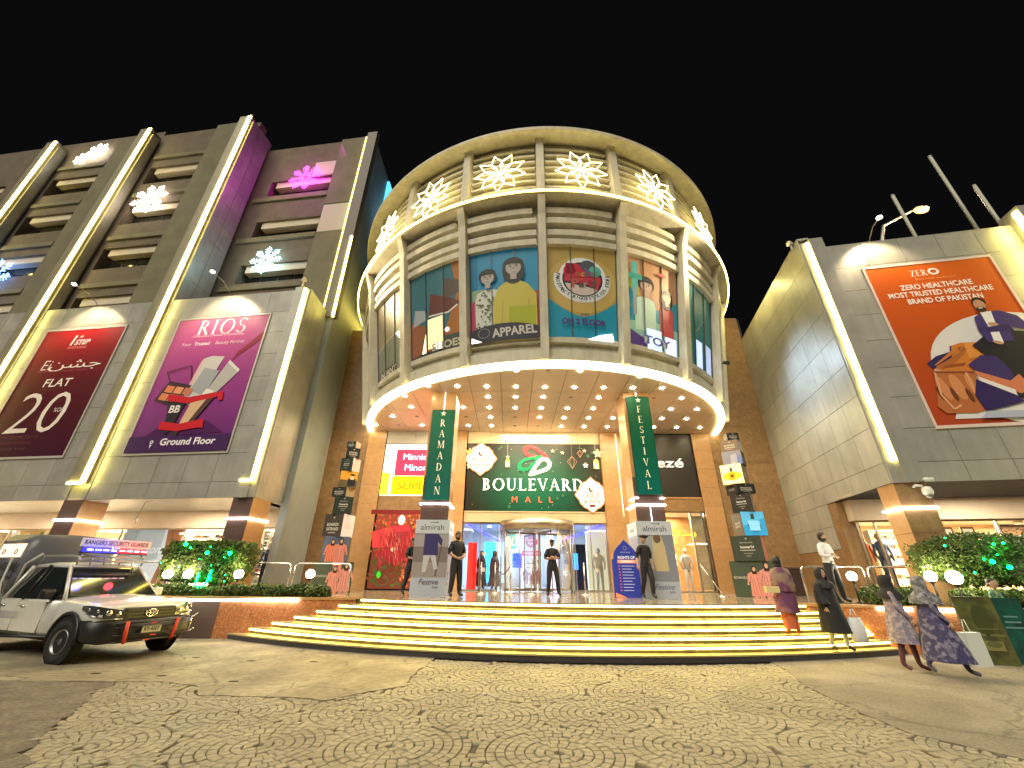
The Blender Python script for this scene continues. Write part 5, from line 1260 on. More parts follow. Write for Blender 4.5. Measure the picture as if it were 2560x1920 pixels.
b = MB(); b.tube([(4.57, 13.66, 7.56), (4.6, 13.69, SZ - .02)], .012, 5); b.tube([(4.57, 13.68, 2.98), (4.57, 13.68, 3.6)], .012, 5); b.build('light_strip', emit('thin_cool', (.85, .92, 1), 3), c2_)
b = MB(); b.tube([(-2.48, 13.81, 7.0), (-2.48, 13.81, SZ - .02)], .010, 5); b.build('light_strip', _M['thin_cool'], c1_)
def wrap(x0, x1, y0, label, k):
    t = thing('advert_wrap', label, 'advertisement', ((x0 + x1) / 2, y0 + .5, PZ))
    z1 = 3.16; b = MB(); a = [(x0, y0), (x1, y0), (x1, y0 + 1.1), (x0, y0 + 1.1)]
    b.prism(a, PZ, z1); b.build('panels', ink((.42, .46, .55)), t)
    P = Print(lambda u, w, v: (u, y0 - w, v), .003); W = x1 - x0; cx = (x0 + x1) / 2
    if k == 0:
        P.rect((.20, .17, .17), x0, 1.48, x1, z1 - .42); P.rect((.30, .27, .26), x0, 1.48, x1, 1.9); P.line((.12, .10, .10), [(cx + .2, 1.5), (cx + .38, 2.7)], .05); P.rect((.35, .33, .35), x0, 2.35, x1, 2.72)
        P.poly((.50, .50, .54), [(cx - .22, 1.62), (cx - .10, 1.62), (cx, 2.1), (cx + .16, 1.68), (cx + .26, 1.72), (cx + .12, 2.3), (cx - .2, 2.3)])
        P.poly((.045, .04, .14), [(cx - .22, 2.1), (cx + .24, 2.1), (cx + .22, 2.5), (cx + .34, 2.35), (cx + .36, 2.55), (cx + .2, 2.75), (cx + .06, 2.78), (cx - .08, 2.78), (cx - .22, 2.72)])
        P.text((.10, .10, .13), 'Festive', cx, 1.28, .15, shear=.35); P.text((.1, .1, .13), '2024', cx + .22, 1.17, .06)
    else:
        P.rect((.22, .24, .30), x0, 1.42, x1, z1 - .42); P.poly((.55, .45, .26), [(cx - .1, 1.7), (cx + .3, 1.7), (cx + .26, 2.4), (cx + .18, 2.72), (cx - .12, 2.72), (cx - .2, 2.4)]); P.ell((.16, .10, .07), cx + .04, 2.64, .12, .14)
        P.poly((.33, .36, .42), [(x0, 1.42), (cx - .2, 1.42), (cx - .1, 2.7), (x0, 2.7)]); P.text((.12, .14, .25), 'Festive', cx + .08, 1.20, .15, shear=.35); P.text((.1, .1, .2), '2024', cx + .3, 1.1, .06)
    P.rect((.52, .56, .64), x0, z1 - .42, x1, z1); P.text((.05, .06, .08), 'almirah', cx, z1 - .31, .17, bold=.0, width=.74); P.line((.05, .06, .08), [(cx - .08, z1 - .08), (cx + .14, z1 - .08)], .018); P.poly((.05, .06, .08), [(cx + .14, z1 - .05), (cx + .2, z1 - .08), (cx + .14, z1 - .11)])
    P.build(t)
    sx, sg = (x1, 1) if k == 0 else (x0, -1)
    Q = Print(lambda u, w, v: (sx + sg * w, y0 + u, v), .003); Q.rect((.7, .72, .78), 0, z1 - .42, 1.1, z1); Q.text((.05, .06, .08), 'almirah', .55, z1 - .30, .13, width=.5); Q.rect((.38, .36, .42), .05, 1.6, 1.05, z1 - .5)
    for i in range(3): Q.rect((.1, .1, .1), .2, 1.25 + i * .14, .32, 1.33 + i * .14)
    Q.build(t)
wrap(-3.06, -1.98, 13.76, 'blue and white clothing advertisement wrapped round the base of the left column', 0)
wrap(4.02, 5.14, 13.63, 'blue and white clothing advertisement wrapped round the base of the right column', 1)
# blue notice board with pointed top
nb_ = thing('notice_board', 'blue pointed notice board with a list, left of the right column', 'notice board', (3.62, 13.9, PZ))
def OG(f):
    T = ((0, 1), (.15, .99), (.35, .90), (.55, .70), (.72, .42), (.85, .20), (1, 0))
    for (a, b_), (c, d) in zip(T[:-1], T[1:]):
        if f <= c: return b_ + (d - b_) * (f - a) / (c - a)
    return 0
def ogee(x0, x1, z0, z1, zt, n=8):
    cx = (x0 + x1) / 2; w = (x1 - x0) / 2; pts = [(x0, z0), (x1, z0), (x1, z1), (x1 - .06, z1 + .03)]
    for i in range(1, n + 1):
        f = i / n; pts.append((cx + (w - .06) * OG(f), z1 + .03 + (zt - z1 - .03) * f))
    for i in range(n - 1, -1, -1):
        f = i / n; pts.append((cx - (w - .06) * OG(f), z1 + .03 + (zt - z1 - .03) * f))
    return pts + [(x0, z1)]
b = MB(); b.prism(ogee(3.19, 4.06, PZ, 2.02, 2.62), 0, .05, lambda x, y, z: (x, 13.90 - z, y)); b.build('board', ink((.035, .05, .33), .12), nb_)
P = Print(lambda u, w, v: (u, 13.85 - w, v), .003)
P.ring((.35, .35, .7), 3.63, 2.36, .06, .045); P.text((.6, .6, .85), 'BOULEVARD', 3.63, 2.22, .035, bold=.01, width=.3)
P.text((.75, .75, .8), 'RIGHTS OF', 3.65, 2.05, .075, .2, bold=.03); P.rect((.85, .25, .15), 3.36, 1.92, 3.94, 2.02, .3); P.text((1, .85, .8), 'ADMISSION', 3.65, 1.945, .055, .2, bold=.03)
for i in range(9): P.ell((.75, .12, .15), 3.40, 1.84 - i * .085, .022, e=.2, n=8); P.rect((.60, .62, .78), 3.48, 1.832 - i * .085, 3.48 + (.40, .30, .36, .33, .38, .28, .34, .3, .3)[i], 1.848 - i * .085, .15)
P.poly((.9, .30, .12), [(3.22, PZ + .01), (3.55, PZ + .01), (3.22, PZ + .14)], .2)
P.build(nb_)

# ================================================================= advertising box towers
DK, SAND, PINK = (.025, .035, .03), (.30, .24, .16), (.55, .20, .15)
def boxes(y, rows, group, where):
    for i, (x0, x1, z0, z1, yaw, face, fcol, sidecol, lab) in enumerate(rows):
        w = x1 - x0; cx = (x0 + x1) / 2; dz = z1 - z0; h = w / 2 * (.93 if abs(yaw) > 20 else .76); w = h * 2
        t = thing('display_box', lab, 'box', (cx, y + w * .5, z0), R(yaw), group)
        b = MB(); b.m(ink(fcol)); b.box(-h, h, -h, h, 0, dz - .004); b.build('carton', None, t, local=True)
        P = Print(lambda u, w_, v: (u, -h - w_, v), .003)
        if face in ('name', 'names'):
            P.poly((.55, .50, .42), [(-.03, dz * .80), (.03, dz * .80), (.01, dz * .68), (.035, dz * .9)], .1)
            P.text((.62, .58, .50), 'BONANZA', 0, dz * .46, dz * .13, bold=.02, width=w * .62)
            P.text((.62, .58, .50), 'SATRANGI', 0, dz * .26, dz * .13, bold=.02, width=w * .62); P.rect((.4, .36, .3), -w * .2, dz * .14, w * .2, dz * .18)
        elif face == 'list':
            P.poly((.5, .48, .42), [(-.03, dz * .86), (.03, dz * .86), (.01, dz * .78), (.035, dz * .93)], .1); P.text((.45, .43, .38), 'BONANZA', 0, dz * .69, dz * .06, width=w * .42)
            P.text((.75, .73, .66), "Summer'24", 0, dz * .50, dz * .09, bold=.03, width=w * .46); P.rect((.5, .48, .42), -w * .25, dz * .40, w * .25, dz * .43); P.rect((.4, .38, .32), -w * .15, dz * .28, w * .15, dz * .30); P.rect((.4, .38, .32), -w * .08, dz * .18, w * .08, dz * .20)
        elif face == 'perfume':
            P.rect((.75, .35, .04), -h, dz * .45, h, dz); P.rect((.12, .09, .05), -h, 0, h, dz * .45); P.rect((.02, .02, .02), -.02, dz * .08, h * .8, dz * .55); P.rect((.75, .55, .35), .05, dz * .48, h * .6, dz * .68); P.ell((.02, .02, .02), h * .4, dz * .78, .1, .03)
        elif face == 'orange':
            P.rect((1, .78, .30), -h, 0, h, dz, .7); P.ell((.95, .42, .02), 0, dz * .4, h * .9, dz * .22, .6); P.rect((.85, .30, .01), -h * .3, dz * .2, h * .3, dz * .58, .4); P.rect((.05, .03, .02), -h * .12, dz * .62, h * .12, dz * .84); P.ell((.1, .05, .02), 0, dz * .4, .05)
        elif face == 'blue':
            P.rect((.03, .32, .62), -h, 0, h, dz, .15); P.poly((.10, .45, .75), [(-h, dz * .4), (h, dz * .75), (h, dz), (-h, dz)], .15); P.ring((.01, .10, .25), 0, dz * .38, h * .55, h * .48, ky=.9); P.poly((.25, .60, .85), [(-h * .45, dz * .2), (h * .45, dz * .2), (h * .5, dz * .62), (-h * .5, dz * .62)], .2); P.rect((.06, .07, .05), -h * .18, dz * .68, h * .12, dz * .9)
        elif face == 'white':
            P.rect((.75, .75, .85), -h, 0, h, dz, .25); P.poly((.40, .40, .50), [(-h * .5, dz * .15), (h * .1, dz * .15), (h * .3, dz * .8), (-h * .2, dz * .85)]); P.poly((.05, .05, .07), [(-h * .35, dz * .08), (h * .15, dz * .08), (h * .2, dz * .3), (-h * .2, dz * .35)])
        elif face == 'models':
            P.rect((.10, .13, .20), -h, 0, h, dz); person_print(P, -h * .3, -dz * .35, dz * 1.22, (.70, .20, .13)); person_print(P, h * .35, -dz * .35, dz * 1.25, (.60, .22, .18))
        elif face == 'ladies':
            P.rect((.06, .08, .05), -h, 0, h, dz); person_print(P, h * .05, -dz * .2, dz * 1.05, (.65, .26, .2)); person_print(P, h * .62, -dz * .2, dz * 1.15, (.60, .25, .22)); P.text((.6, .55, .45), 'BONANZA', -h * .6, dz * .5, dz * .07, width=h * .6)
        elif face == 'cloth':
            P.rect((.25, .26, .32), -h, 0, h, dz); P.poly((.40, .38, .50), [(-h * .2, 0), (h * .6, 0), (h * .5, dz * .8), (-h * .1, dz * .7)]); P.poly((.15, .22, .45), [(h * .4, 0), (h, 0), (h, dz * .5), (h * .6, dz * .7)])
        P.build(t, local=True)
        for sgn in (-1, 1):
            Q = Print(lambda u, w_, v: (sgn * (h + w_), u, v), .003); Q.rect(sidecol, -h, 0, h, dz)
            Q.text((.55, .5, .42), 'BONANZA', 0, dz * .5, dz * .1, width=w * .5); Q.text((.55, .5, .42), 'SATRANGI', 0, dz * .36, dz * .1, width=w * .5)
            Q.build(t, 'side_print', local=True)

GL = 'advertising boxes stacked left of the entrance'; GR = 'advertising boxes stacked right of the entrance'
boxes(15.4, [
 (-7.05, -5.70, PZ, 1.93, 24, 'ladies', (.04, .05, .04), (.5, .2, .15), 'wide bottom box with two women in orange, left stack behind the railing'),
 (-6.82, -5.90, 1.93, 2.76, 24, 'models', (.08, .1, .14), (.1, .1, .12), 'box showing two women in coral dresses, second from the bottom of the left stack'),
 (-6.84, -5.86, 2.76, 3.53, -12, 'name', (.06, .045, .035), (.70, .70, .78), 'turned box with a name and a white side, middle of the left stack'),
 (-6.66, -5.98, 3.53, 4.16, 24, 'list', DK, DK, 'dark box with a price list, middle of the left stack'),
 (-6.76, -6.02, 4.16, 4.50, -8, 'name', (.03, .03, .03), SAND, 'flat turned box with black and sand sides, left stack'),
 (-6.62, -5.96, 4.50, 5.10, 24, 'perfume', (.6, .3, .05), DK, 'box with a perfume bottle on amber, upper left stack'),
 (-6.62, -5.95, 5.10, 5.62, -12, 'list', (.03, .04, .035), (.65, .42, .40), 'turned box with a dark face and a pale pink side, upper left stack'),
 (-6.52, -6.00, 5.62, 6.02, 24, 'name', (.02, .02, .02), DK, 'small black box with a white name, second from top of the left stack'),
 (-6.50, -6.02, 6.02, 6.28, -8, 'name', (.03, .03, .035), (.40, .28, .22), 'small turned box crowning the left stack')], GL, 0)
boxes(14.6, [
 (7.72, 9.15, PZ, 2.05, -36, 'ladies', (.06, .08, .05), (.5, .2, .15), 'wide bottom box with two women in pink, right stack behind the climbing woman'),
 (7.78, 8.76, 2.05, 2.84, -36, 'list', (.045, .055, .04), PINK, 'olive black box with a price list, second from the bottom of the right stack'),
 (7.90, 8.90, 2.84, 3.62, -4, 'blue', (.05, .035, .03), (.05, .04, .035), 'turned box with a blue perfume bottle, middle of the right stack'),
 (7.98, 8.68, 3.62, 4.26, -36, 'list', (.035, .03, .025), SAND, 'dark brown box with a price list, middle of the right stack'),
 (7.92, 8.80, 4.26, 4.60, 4, 'name', (.02, .02, .02), (.02, .02, .02), 'flat turned black box with names on both sides, right stack'),
 (7.90, 8.66, 4.60, 5.30, -42, 'orange', (1, .7, .3), (.22, .16, .10), 'box with an orange perfume bottle, upper right stack'),
 (8.02, 8.72, 5.30, 5.80, -38, 'cloth', (.03, .035, .03), DK, 'box with blue cloth, upper right stack'),
 (8.05, 8.66, 5.80, 6.22, -40, 'name', (.20, .14, .10), (.45, .45, .5), 'tan box with a white name, second from top of the right stack'),
 (8.12, 8.66, 6.22, 6.50, -10, 'name', (.02, .02, .02), (.2, .18, .15), 'small black box crowning the right stack')], GR, 0)

# ================================================================= large banners on the wings
def banner(F, u0, u1, z0, z1, label, frame_m, w=.06):
    W, H = u1 - u0, z1 - z0
    c = F((u0 + u1) / 2, .1, z0); t = thing('wall_banner', label, 'banner', c)
    b = MB(); fbox(F, b, u0 - .06, u1 + .06, w - .05, w + .02, z1, z1 + .09); fbox(F, b, u0 - .06, u1 + .06, w - .05, w + .02, z0 - .09, z0); fbox(F, b, u0 - .07, u0, w - .05, w + .02, z0, z1); fbox(F, b, u1, u1 + .07, w - .05, w + .02, z0, z1)
    b.build('frame', frame_m, t)
    return t, W, H, (lambda u, w_, v: F(u0 + u, w + w_, z0 + v))
def sheet(t, T, W, H, m):
    b = MB(); b.face([T(0, 0, 0), T(W, 0, 0), T(W, 0, H), T(0, 0, H)]); return b.build('sheet', m, t)
fr_m = mat('banner_frame', (.62, .58, .54), rough=.4, metal=.3)
# red sale banner
t, W, H, T = banner(LW, -12.92, -8.72, 5.68, 11.72, 'dark red tall sale banner with a large white 20', fr_m)
sheet(t, T, W, H, grad_ink('sale_red', [(0, (.045, .003, .02)), (.55, (.10, .004, .012)), (.8, (.22, .006, .012)), (1, (.42, .012, .018))], 'Z', 0, H))
P = Print(T, .004); wh = (.88, .80, .76)
P.text(wh, '1', W * .40, H * .865, .50, bold=.02, shear=.2); P.text(wh, 'st', W * .47, H * .925, .16, shear=.2, align='l'); P.text(wh, 'STEP', W * .445, H * .865, .25, bold=.02, shear=.2, align='l'); P.text((.75, .2, .2), 'SHOES & BAGS', W * .50, H * .83, .12, bold=.02, width=1.0)
P.text(wh, 'Ei', W * .24, H * .655, .50, bold=-.008, shear=.12); P.text(wh, '\ufee6\ufeb8\ufe9f', W * .60, H * .665, .42, bold=.0, shear=.1, width=W * .62)
P.text((.45, .10, .14), 'FESTIVE COLLECTION', W * .48, H * .635, .08, width=W * .6)
P.text(wh, 'FLAT', W * .50, H * .515, .38, bold=.01, shear=.08, width=1.35); P.text((.85, .77, .70), '20', W * .46, H * .165, 1.86, bold=-.012, shear=.10, width=W * .60); P.text(wh, '%OFF', W * .70, H * .315, .19, width=.55)
for i, s_ in enumerate(('ON THE ENTIRE STOCK', '& EVERYTHING', 'LIMITED TIME')): P.text((.20, .06, .09), s_, W * .36, H * (.13 - i * .042), .10, width=W * (.52, .42, .36)[i])
P.build(t)
# pink beauty banner
t, W, H, T = banner(LW, -5.95, -1.58, 5.68, 11.80, 'pink and purple beauty banner tied with a red ribbon', fr_m)
sheet(t, T, W, H, grad_ink('beauty', [(0, (.07, .015, .10)), (.10, (.10, .02, .16)), (.12, (.16, .025, .19)), (.35, (.27, .035, .25)), (.6, (.36, .05, .26)), (.85, (.52, .09, .30)), (1, (.62, .16, .32))], 'Z', 0, H))
P = Print(T, .004)
P.serif((.95, .85, .85), 'RIOS', W * .51, H * .862, .76, wide=1.05, gap=.12, shear=.04)
P.text((.9, .7, .8), 'Cosmetics | Regalo | Fragrances', W * .50, H * .845, .09, bold=.02, width=W * .56)
P.text((.9, .72, .82), 'Your', W * .13, H * .775, .16, align='l'); P.text((.95, .85, .9), 'Trusted', W * .27, H * .775, .16, bold=.03, align='l'); P.text((.9, .72, .82), 'Beauty Partner', W * .505, H * .775, .16, align='l')
P.poly((.30, .02, .05), [(W * .74, H * .62), (W * .78, H * .66), (W, H * .80), (W, H * .86), (W * .78, H * .70)])
P.poly((.08, .01, .10), [(W * .12, H * .10), (W * .9, H * .12), (W * .72, H * .20), (W * .3, H * .2)])
P.poly((.62, .60, .60), [(W * .38, H * .34), (W * .52, H * .30), (W * .66, H * .67), (W * .52, H * .68), (W * .44, H * .66)]); P.poly((.75, .50, .50), [(W * .36, H * .36), (W * .40, H * .34), (W * .46, H * .66), (W * .43, H * .65)])
P.poly((.38, .40, .44), [(W * .42, H * .42), (W * .58, H * .38), (W * .66, H * .56), (W * .49, H * .59)])
P.poly((.50, .48, .47), [(W * .55, H * .34), (W * .62, H * .32), (W * .86, H * .54), (W * .72, H * .62)]); P.poly((.78, .75, .72), [(W * .72, H * .62), (W * .86, H * .54), (W * .87, H * .56), (W * .73, H * .64)]); P.poly((.85, .85, .8), [(W * .56, H * .38), (W * .66, H * .36), (W * .68, H * .41), (W * .59, H * .43)])
P.poly((.06, .03, .04), [(W * .08, H * .36), (W * .34, H * .30), (W * .42, H * .46), (W * .17, H * .50)]); 
for i in range(3):
    for j in range(2): P.poly(((.75, .25, .12), (.85, .35, .18), (.60, .20, .12))[i], [(W * (.12 + .10 * i + .03 * j), H * (.365 + .055 * j - .012 * i)), (W * (.205 + .10 * i + .03 * j), H * (.353 + .055 * j - .012 * i)), (W * (.225 + .10 * i + .03 * j), H * (.40 + .055 * j - .012 * i)), (W * (.14 + .10 * i + .03 * j), H * (.412 + .055 * j - .012 * i))])
P.line((.10, .03, .06), [(W * .17, H * .50), (W * .10, H * .57), (W * .34, H * .61), (W * .40, H * .50)], .05)
P.poly((.03, .025, .03), [(W * .25, H * .34), (W * .44, H * .36), (W * .40, H * .22), (W * .36, H * .12), (W * .32, H * .12), (W * .30, H * .2)]); P.text((.85, .8, .8), 'BB', W * .345, H * .265, .30, bold=.03)
P.poly((.75, .50, .30), [(W * .44, H * .16), (W * .54, H * .15), (W * .64, H * .36), (W * .50, H * .38)]); P.poly((.10, .05, .05), [(W * .52, H * .18), (W * .56, H * .17), (W * .72, H * .38), (W * .66, H * .39)]); P.poly((.04, .03, .03), [(W * .40, H * .09), (W * .46, H * .09), (W * .48, H * .16), (W * .42, H * .16)])
P.poly((.62, .015, .03), [(W * .22, H * .40), (W * .45, H * .37), (W * .78, H * .405), (W * .80, H * .34), (W * .76, H * .34), (W * .74, H * .365), (W * .45, H * .325), (W * .24, H * .35)])
P.poly((.62, .015, .03), [(W * .24, H * .205), (W * .45, H * .185), (W * .68, H * .215), (W * .70, H * .15), (W * .66, H * .155), (W * .45, H * .135), (W * .26, H * .15)])
P.rect((.06, .015, .10), 0, 0, W, H * .105)
P.text((.92, .85, .92), 'Ground Floor', W * .60, H * .045, .26, bold=.03, width=W * .54); P.ring((.9, .85, .9), W * .245, H * .066, .075, .035); P.poly((.9, .85, .9), [(W * .245 - .05, H * .05), (W * .245 + .05, H * .05), (W * .245, H * .025)])
P.build(t)
# orange banner on the right
t, W, H, T = banner(RW, 1.62, 5.27, 5.52, 11.22, 'orange healthcare banner with a man in a navy suit and a leather chair', mat('banner_frame_pink', (.72, .58, .54), rough=.45))
sheet(t, T, W, H, grad_ink('orange_b', [(0, (.42, .06, .02)), (.4, (.48, .075, .01)), (.75, (.55, .09, .008)), (1, (.62, .12, .012))], 'Z', 0, H))
P = Print(T, .004); wh = (.92, .84, .78)
tw = P.serif(wh, 'ZER', W * .34, H * .915, .24, align='l', wide=.95, gap=.05); P.ring(wh, W * .34 + tw + .19, H * .938, .16, .09, ky=.85)
P.text((.85, .35, .15), 'Beyond wellness', W * .52, H * .885, .08, width=W * .32)
P.text(wh, 'ZERO HEALTHCARE', W * .49, H * .825, .19, bold=.02, width=W * .56); P.text(wh, 'MOST TRUSTED HEALTHCARE', W * .49, H * .775, .19, bold=.02, width=W * .80); P.text(wh, 'BRAND OF PAKISTAN', W * .50, H * .725, .19, bold=.02, width=W * .57)
def pq(c, pts): 
    q = clip_u([(x * W, y * H) for x, y in pts], 0, W)
    if len(q) > 2: P.poly(c, q)
pq((.70, .68, .68), [(.78 + .62 * math.cos(R(a)), .30 + .325 * math.sin(R(a))) for a in range(0, 360, 8)])
pq((.72, .70, .70), [(.14, .03), (1, .02), (1, .1), (.2, .1)])
pq((.03, .025, .10), [(.13, .345), (.22, .385), (.33, .405), (.35, .44), (.40, .445), (.38, .36), (.16, .31)])
pq((.62, .20, .035), [(.36, .44), (.44, .455), (.66, .445), (.72, .40), (.70, .28), (.30, .28), (.16, .31), (.32, .36)]); pq((.74, .29, .06), [(.44, .36), (.64, .37), (.68, .44), (.46, .45)]); pq((.48, .15, .03), [(.44, .335), (.64, .345), (.65, .365), (.44, .355)])
pq((.42, .13, .035), [(.18, .325), (.28, .355), (.40, .40), (.43, .39), (.30, .325), (.22, .305)]); pq((.30, .08, .02), [(.22, .312), (.38, .318), (.40, .335), (.26, .328)]); pq((.55, .18, .05), [(.17, .33), (.20, .335), (.37, .40), (.35, .415), (.3, .39)])
P.ell((.50, .17, .05), W * .42, H * .418, .12, .10); P.ell((.25, .07, .02), W * .42, H * .418, .075, .06); P.ell((.50, .17, .05), W * .42, H * .418, .04, .035)
pq((.46, .15, .05), [(.15, .30), (.42, .285), (.40, .12), (.38, .07), (.30, .055), (.10, .06), (.06, .10), (.10, .18)])
for x, y, rx, ry, rt in ((.16, .20, .12, .40, 8), (.26, .20, .15, .42, 5), (.36, .20, .11, .40, 5)): P.ell((.62, .25, .10), W * x, H * y, rx, ry, rot=rt)
for x, y in ((.12, .17), (.21, .16), (.31, .15)): P.ell((.16, .045, .015), W * x, H * y, .06, .22, rot=6)
P.line((.72, .34, .18), [(W * .15, H * .295), (W * .12, H * .16), (W * .16, H * .08), (W * .22, H * .10)], .06); P.line((.72, .34, .18), [(W * .36, H * .285), (W * .35, H * .15), (W * .37, H * .08)], .06); P.line((.35, .10, .04), [(W * .13, H * .292), (W * .42, H * .278)], .035)
pq((.02, .02, .025), [(.50, .43), (.70, .52), (1, .48), (1, .10), (.62, .12), (.62, .30)])
pq((.05, .03, .14), [(.40, .32), (.52, .37), (.62, .36), (.66, .28), (.66, .19), (.44, .27)]); pq((.60, .20, .10), [(.42, .285), (.62, .215), (.70, .25), (.74, .16), (.64, .145), (.42, .245)]); pq((.78, .74, .72), [(.42, .25), (.62, .165), (.61, .135), (.42, .215)]); pq((.035, .02, .11), [(.40, .235), (.60, .14), (.64, .10), (.36, .06), (.34, .15)])
pq((.055, .035, .17), [(.62, .60), (.70, .63), (.82, .63), (.92, .59), (.96, .52), (.90, .505), (.82, .53), (.80, .44), (.62, .44), (.60, .52)]); pq((.78, .76, .77), [(.68, .63), (.76, .63), (.74, .54), (.72, .43), (.66, .44), (.68, .54)]); pq((.04, .025, .12), [(.60, .53), (.82, .54), (.84, .50), (.64, .50)])
P.ell((.03, .015, .01), W * .71, H * .695, .19, .18); P.ell((.50, .27, .17), W * .705, H * .675, .155, .195); P.ell((.05, .025, .018), W * .70, H * .645, .14, .105); P.ell((.80, .72, .68), W * .70, H * .655, .06, .022)
for sx in (-.015, .022): P.ell((.03, .02, .02), W * (.70 + sx), H * .69, .017, .011)
P.ell((.52, .29, .19), W * .72, H * .548, .13, .06, rot=-15); P.ell((.52, .29, .19), W * .68, H * .435, .13, .055, rot=-25)
pq((.42, .46, .58), [(.30, .025), (.62, .02), (.60, .055), (.36, .06)])
P.build(t)

# ================================================================= picture lamps on arms, above the banners
arm_m = mat('lamp_arm', (.35, .33, .28), rough=.4, metal=.6)
def arm_lamp(F, u, z, label, out=1.2, e=260, up=.35):
    a = F(u, .0, z); c = F(u, out, z + up); t = thing('arm_lamp', label, 'lamp', a, group='small lamps on arms above the banners')
    b = MB(); b.tube([a, F(u, out * .5, z + up * .9), c], .018, 6); b.build('arm', arm_m, t)
    b = MB(); b.ball(c, .09, 10, sz=.6); b.build('lamp_head', emit('lamp_head', (1, .85, .6), 14), t)
    light('SPOT', F(u, out, z + up - .12), e, (1, .78, .48), t, size=.06, spot=105, blend=.8, target=F(u, .1, z - 1.6))
arm_lamp(LW, -3.9, 13.05, 'small lamp on an arm above the pink banner', 1.25, 330); arm_lamp(LW, -10.9, 13.05, 'small lamp on an arm above the red sale banner', 1.25, 330)
arm_lamp(RW, 2.2, 12.45, 'small lamp above the orange banner, near its corner', .8, 220); arm_lamp(LW, -17.9, 13.05, 'small lamp at the far left edge above the red banner', 1.25, 330)
# wash of light along the drum roofs between wing and tower
light('SPOT', (8.9, 17.6, 11.2), 90, (1, .85, .3), wr, size=.1, spot=80, target=(11.8, 18.2, 12))
light('AREA', (11.2, 14.6, 13.6), 55, (1, .88, .35), wr, size=3.0, size_y=.2, target=(11.6, 15.2, 11))
t = thing('flood_lamp', 'small cool floodlight added on the right of the drum to light the side wall', 'lamp', (8.45, 14.2, 9.3), group='added floodlights on the drum'); b = MB(); b.tube([(8.45, 14.2, 9.3), (8.65, 14.2, 9.28)], [.06, .09], 10, smooth=False); b.tube([(8.2, 14.45, 9.2), (8.45, 14.2, 9.3)], .02, 5); b.build('housing', black_m, t)  # housing and its place invented for the cool glow on the side wall
light('SPOT', (8.72, 14.2, 9.27), 300, (.55, .74, 1), t, size=.25, spot=115, blend=1.0, target=(11.4, 13.4, 7.9))
light('AREA', (-10.4, 16.6, 25.0), 9, (1.0, .1, 1), tb, size=1.2, target=LW(-7.0, -.8, 22.8))

for nm, x, y, z, tg in (('added floodlight on the corner of the left wing aimed at the drum', -9.3, 14.3, 13.35, (0.2, 11.0, 12.6)), ('floodlight on the corner of the right wing aimed at the drum', 10.55, 11.6, 13.05, (2.8, 10.6, 12.6))):  # the left wing lamp is added to brighten the drum
    t = thing('flood_lamp', nm, 'lamp', (x, y, z), group='floodlights on the wing corners'); d = (Vector(tg) - Vector((x, y, z))).normalized()
    b = MB(); b.tube([(x, y, z - .3), (x, y, z)], .03, 6); b.tube([Vector((x, y, z)) - d * .08, Vector((x, y, z)) + d * .08], [.07, .11], 10, smooth=False); b.build('housing', white_m, t)
    light('SPOT', Vector((x, y, z)) + d * .12, 1500, (1, .82, .50), t, size=.1, spot=75, blend=.9, target=tg)
# ================================================================= snowflake lights
def flake(F, u, w, z, r, cmat, label, tilt=0.0, lite=None, dense=8):
    c = Vector(F(u, w, z)); t = thing('snowflake_light', label, 'light', c, group='snowflake lights on the tall block')
    ux, uz = F.u, Vector((0, 0, 1)); Q = lambda a, d, off=0: c + (ux * math.cos(a) + uz * math.sin(a)) * d + (ux * -math.sin(a) + uz * math.cos(a)) * off
    m_ = MB(); th = r * .017
    for k in range(dense):
        a = R(tilt) + 2 * math.pi * k / dense
        m_.tube([Q(a, r * .12), Q(a, r)], th, 5)
        for d, l in ((.34, .12), (.50, .17), (.66, .19), (.80, .13)):
            m_.tube([Q(a, r * (d + l * .7), r * l), Q(a, r * d), Q(a, r * (d + l * .7), -r * l)], th, 5)
        m_.tube([Q(a + math.pi / dense, r * .2), Q(a, r * .40), Q(a - math.pi / dense, r * .2)], th, 5)
    m_.build('rope_light', cmat, t)
    if lite: light('POINT', F(u, w + .35, z), lite[1], lite[0], t, size=.5)
flake(LW, -3.45, -1.35, 22.7, 1.05, emit('flake_pink', (1.0, .07, .9), 3.0), 'pink snowflake light at the top of the tall block', 10, ((1, .0, .95), 120))
flake(LW, -4.2, -1.35, 16.45, .92, emit('flake_cyan', (.45, .9, 1.0), 4), 'white blue snowflake light above the pink banner', 0, ((.6, .9, 1), 45))
flake(LW, -12.0, -.3, 20.9, 1.15, emit('flake_white', (1, .82, .66), 7), 'large warm white snowflake light between the two fins', 14, ((1, .85, .65), 45))
flake(LW, -18.1, -.3, 26.1, .80, emit('flake_white2', (1, .95, .8), 10), 'small white snowflake light at the top beside the second fin', 8, ((1, .9, .7), 25)); flake(LW, -19.0, -.3, 25.55, .55, _M['flake_white2'], 'smaller white snowflake light just below the top one', 20)
flake(LW, -19.6, -.3, 15.9, 1.35, emit('flake_blue', (.15, .35, 1.0), 4), 'blue snowflake light cut by the left edge', 0, ((.3, .5, 1), 45))

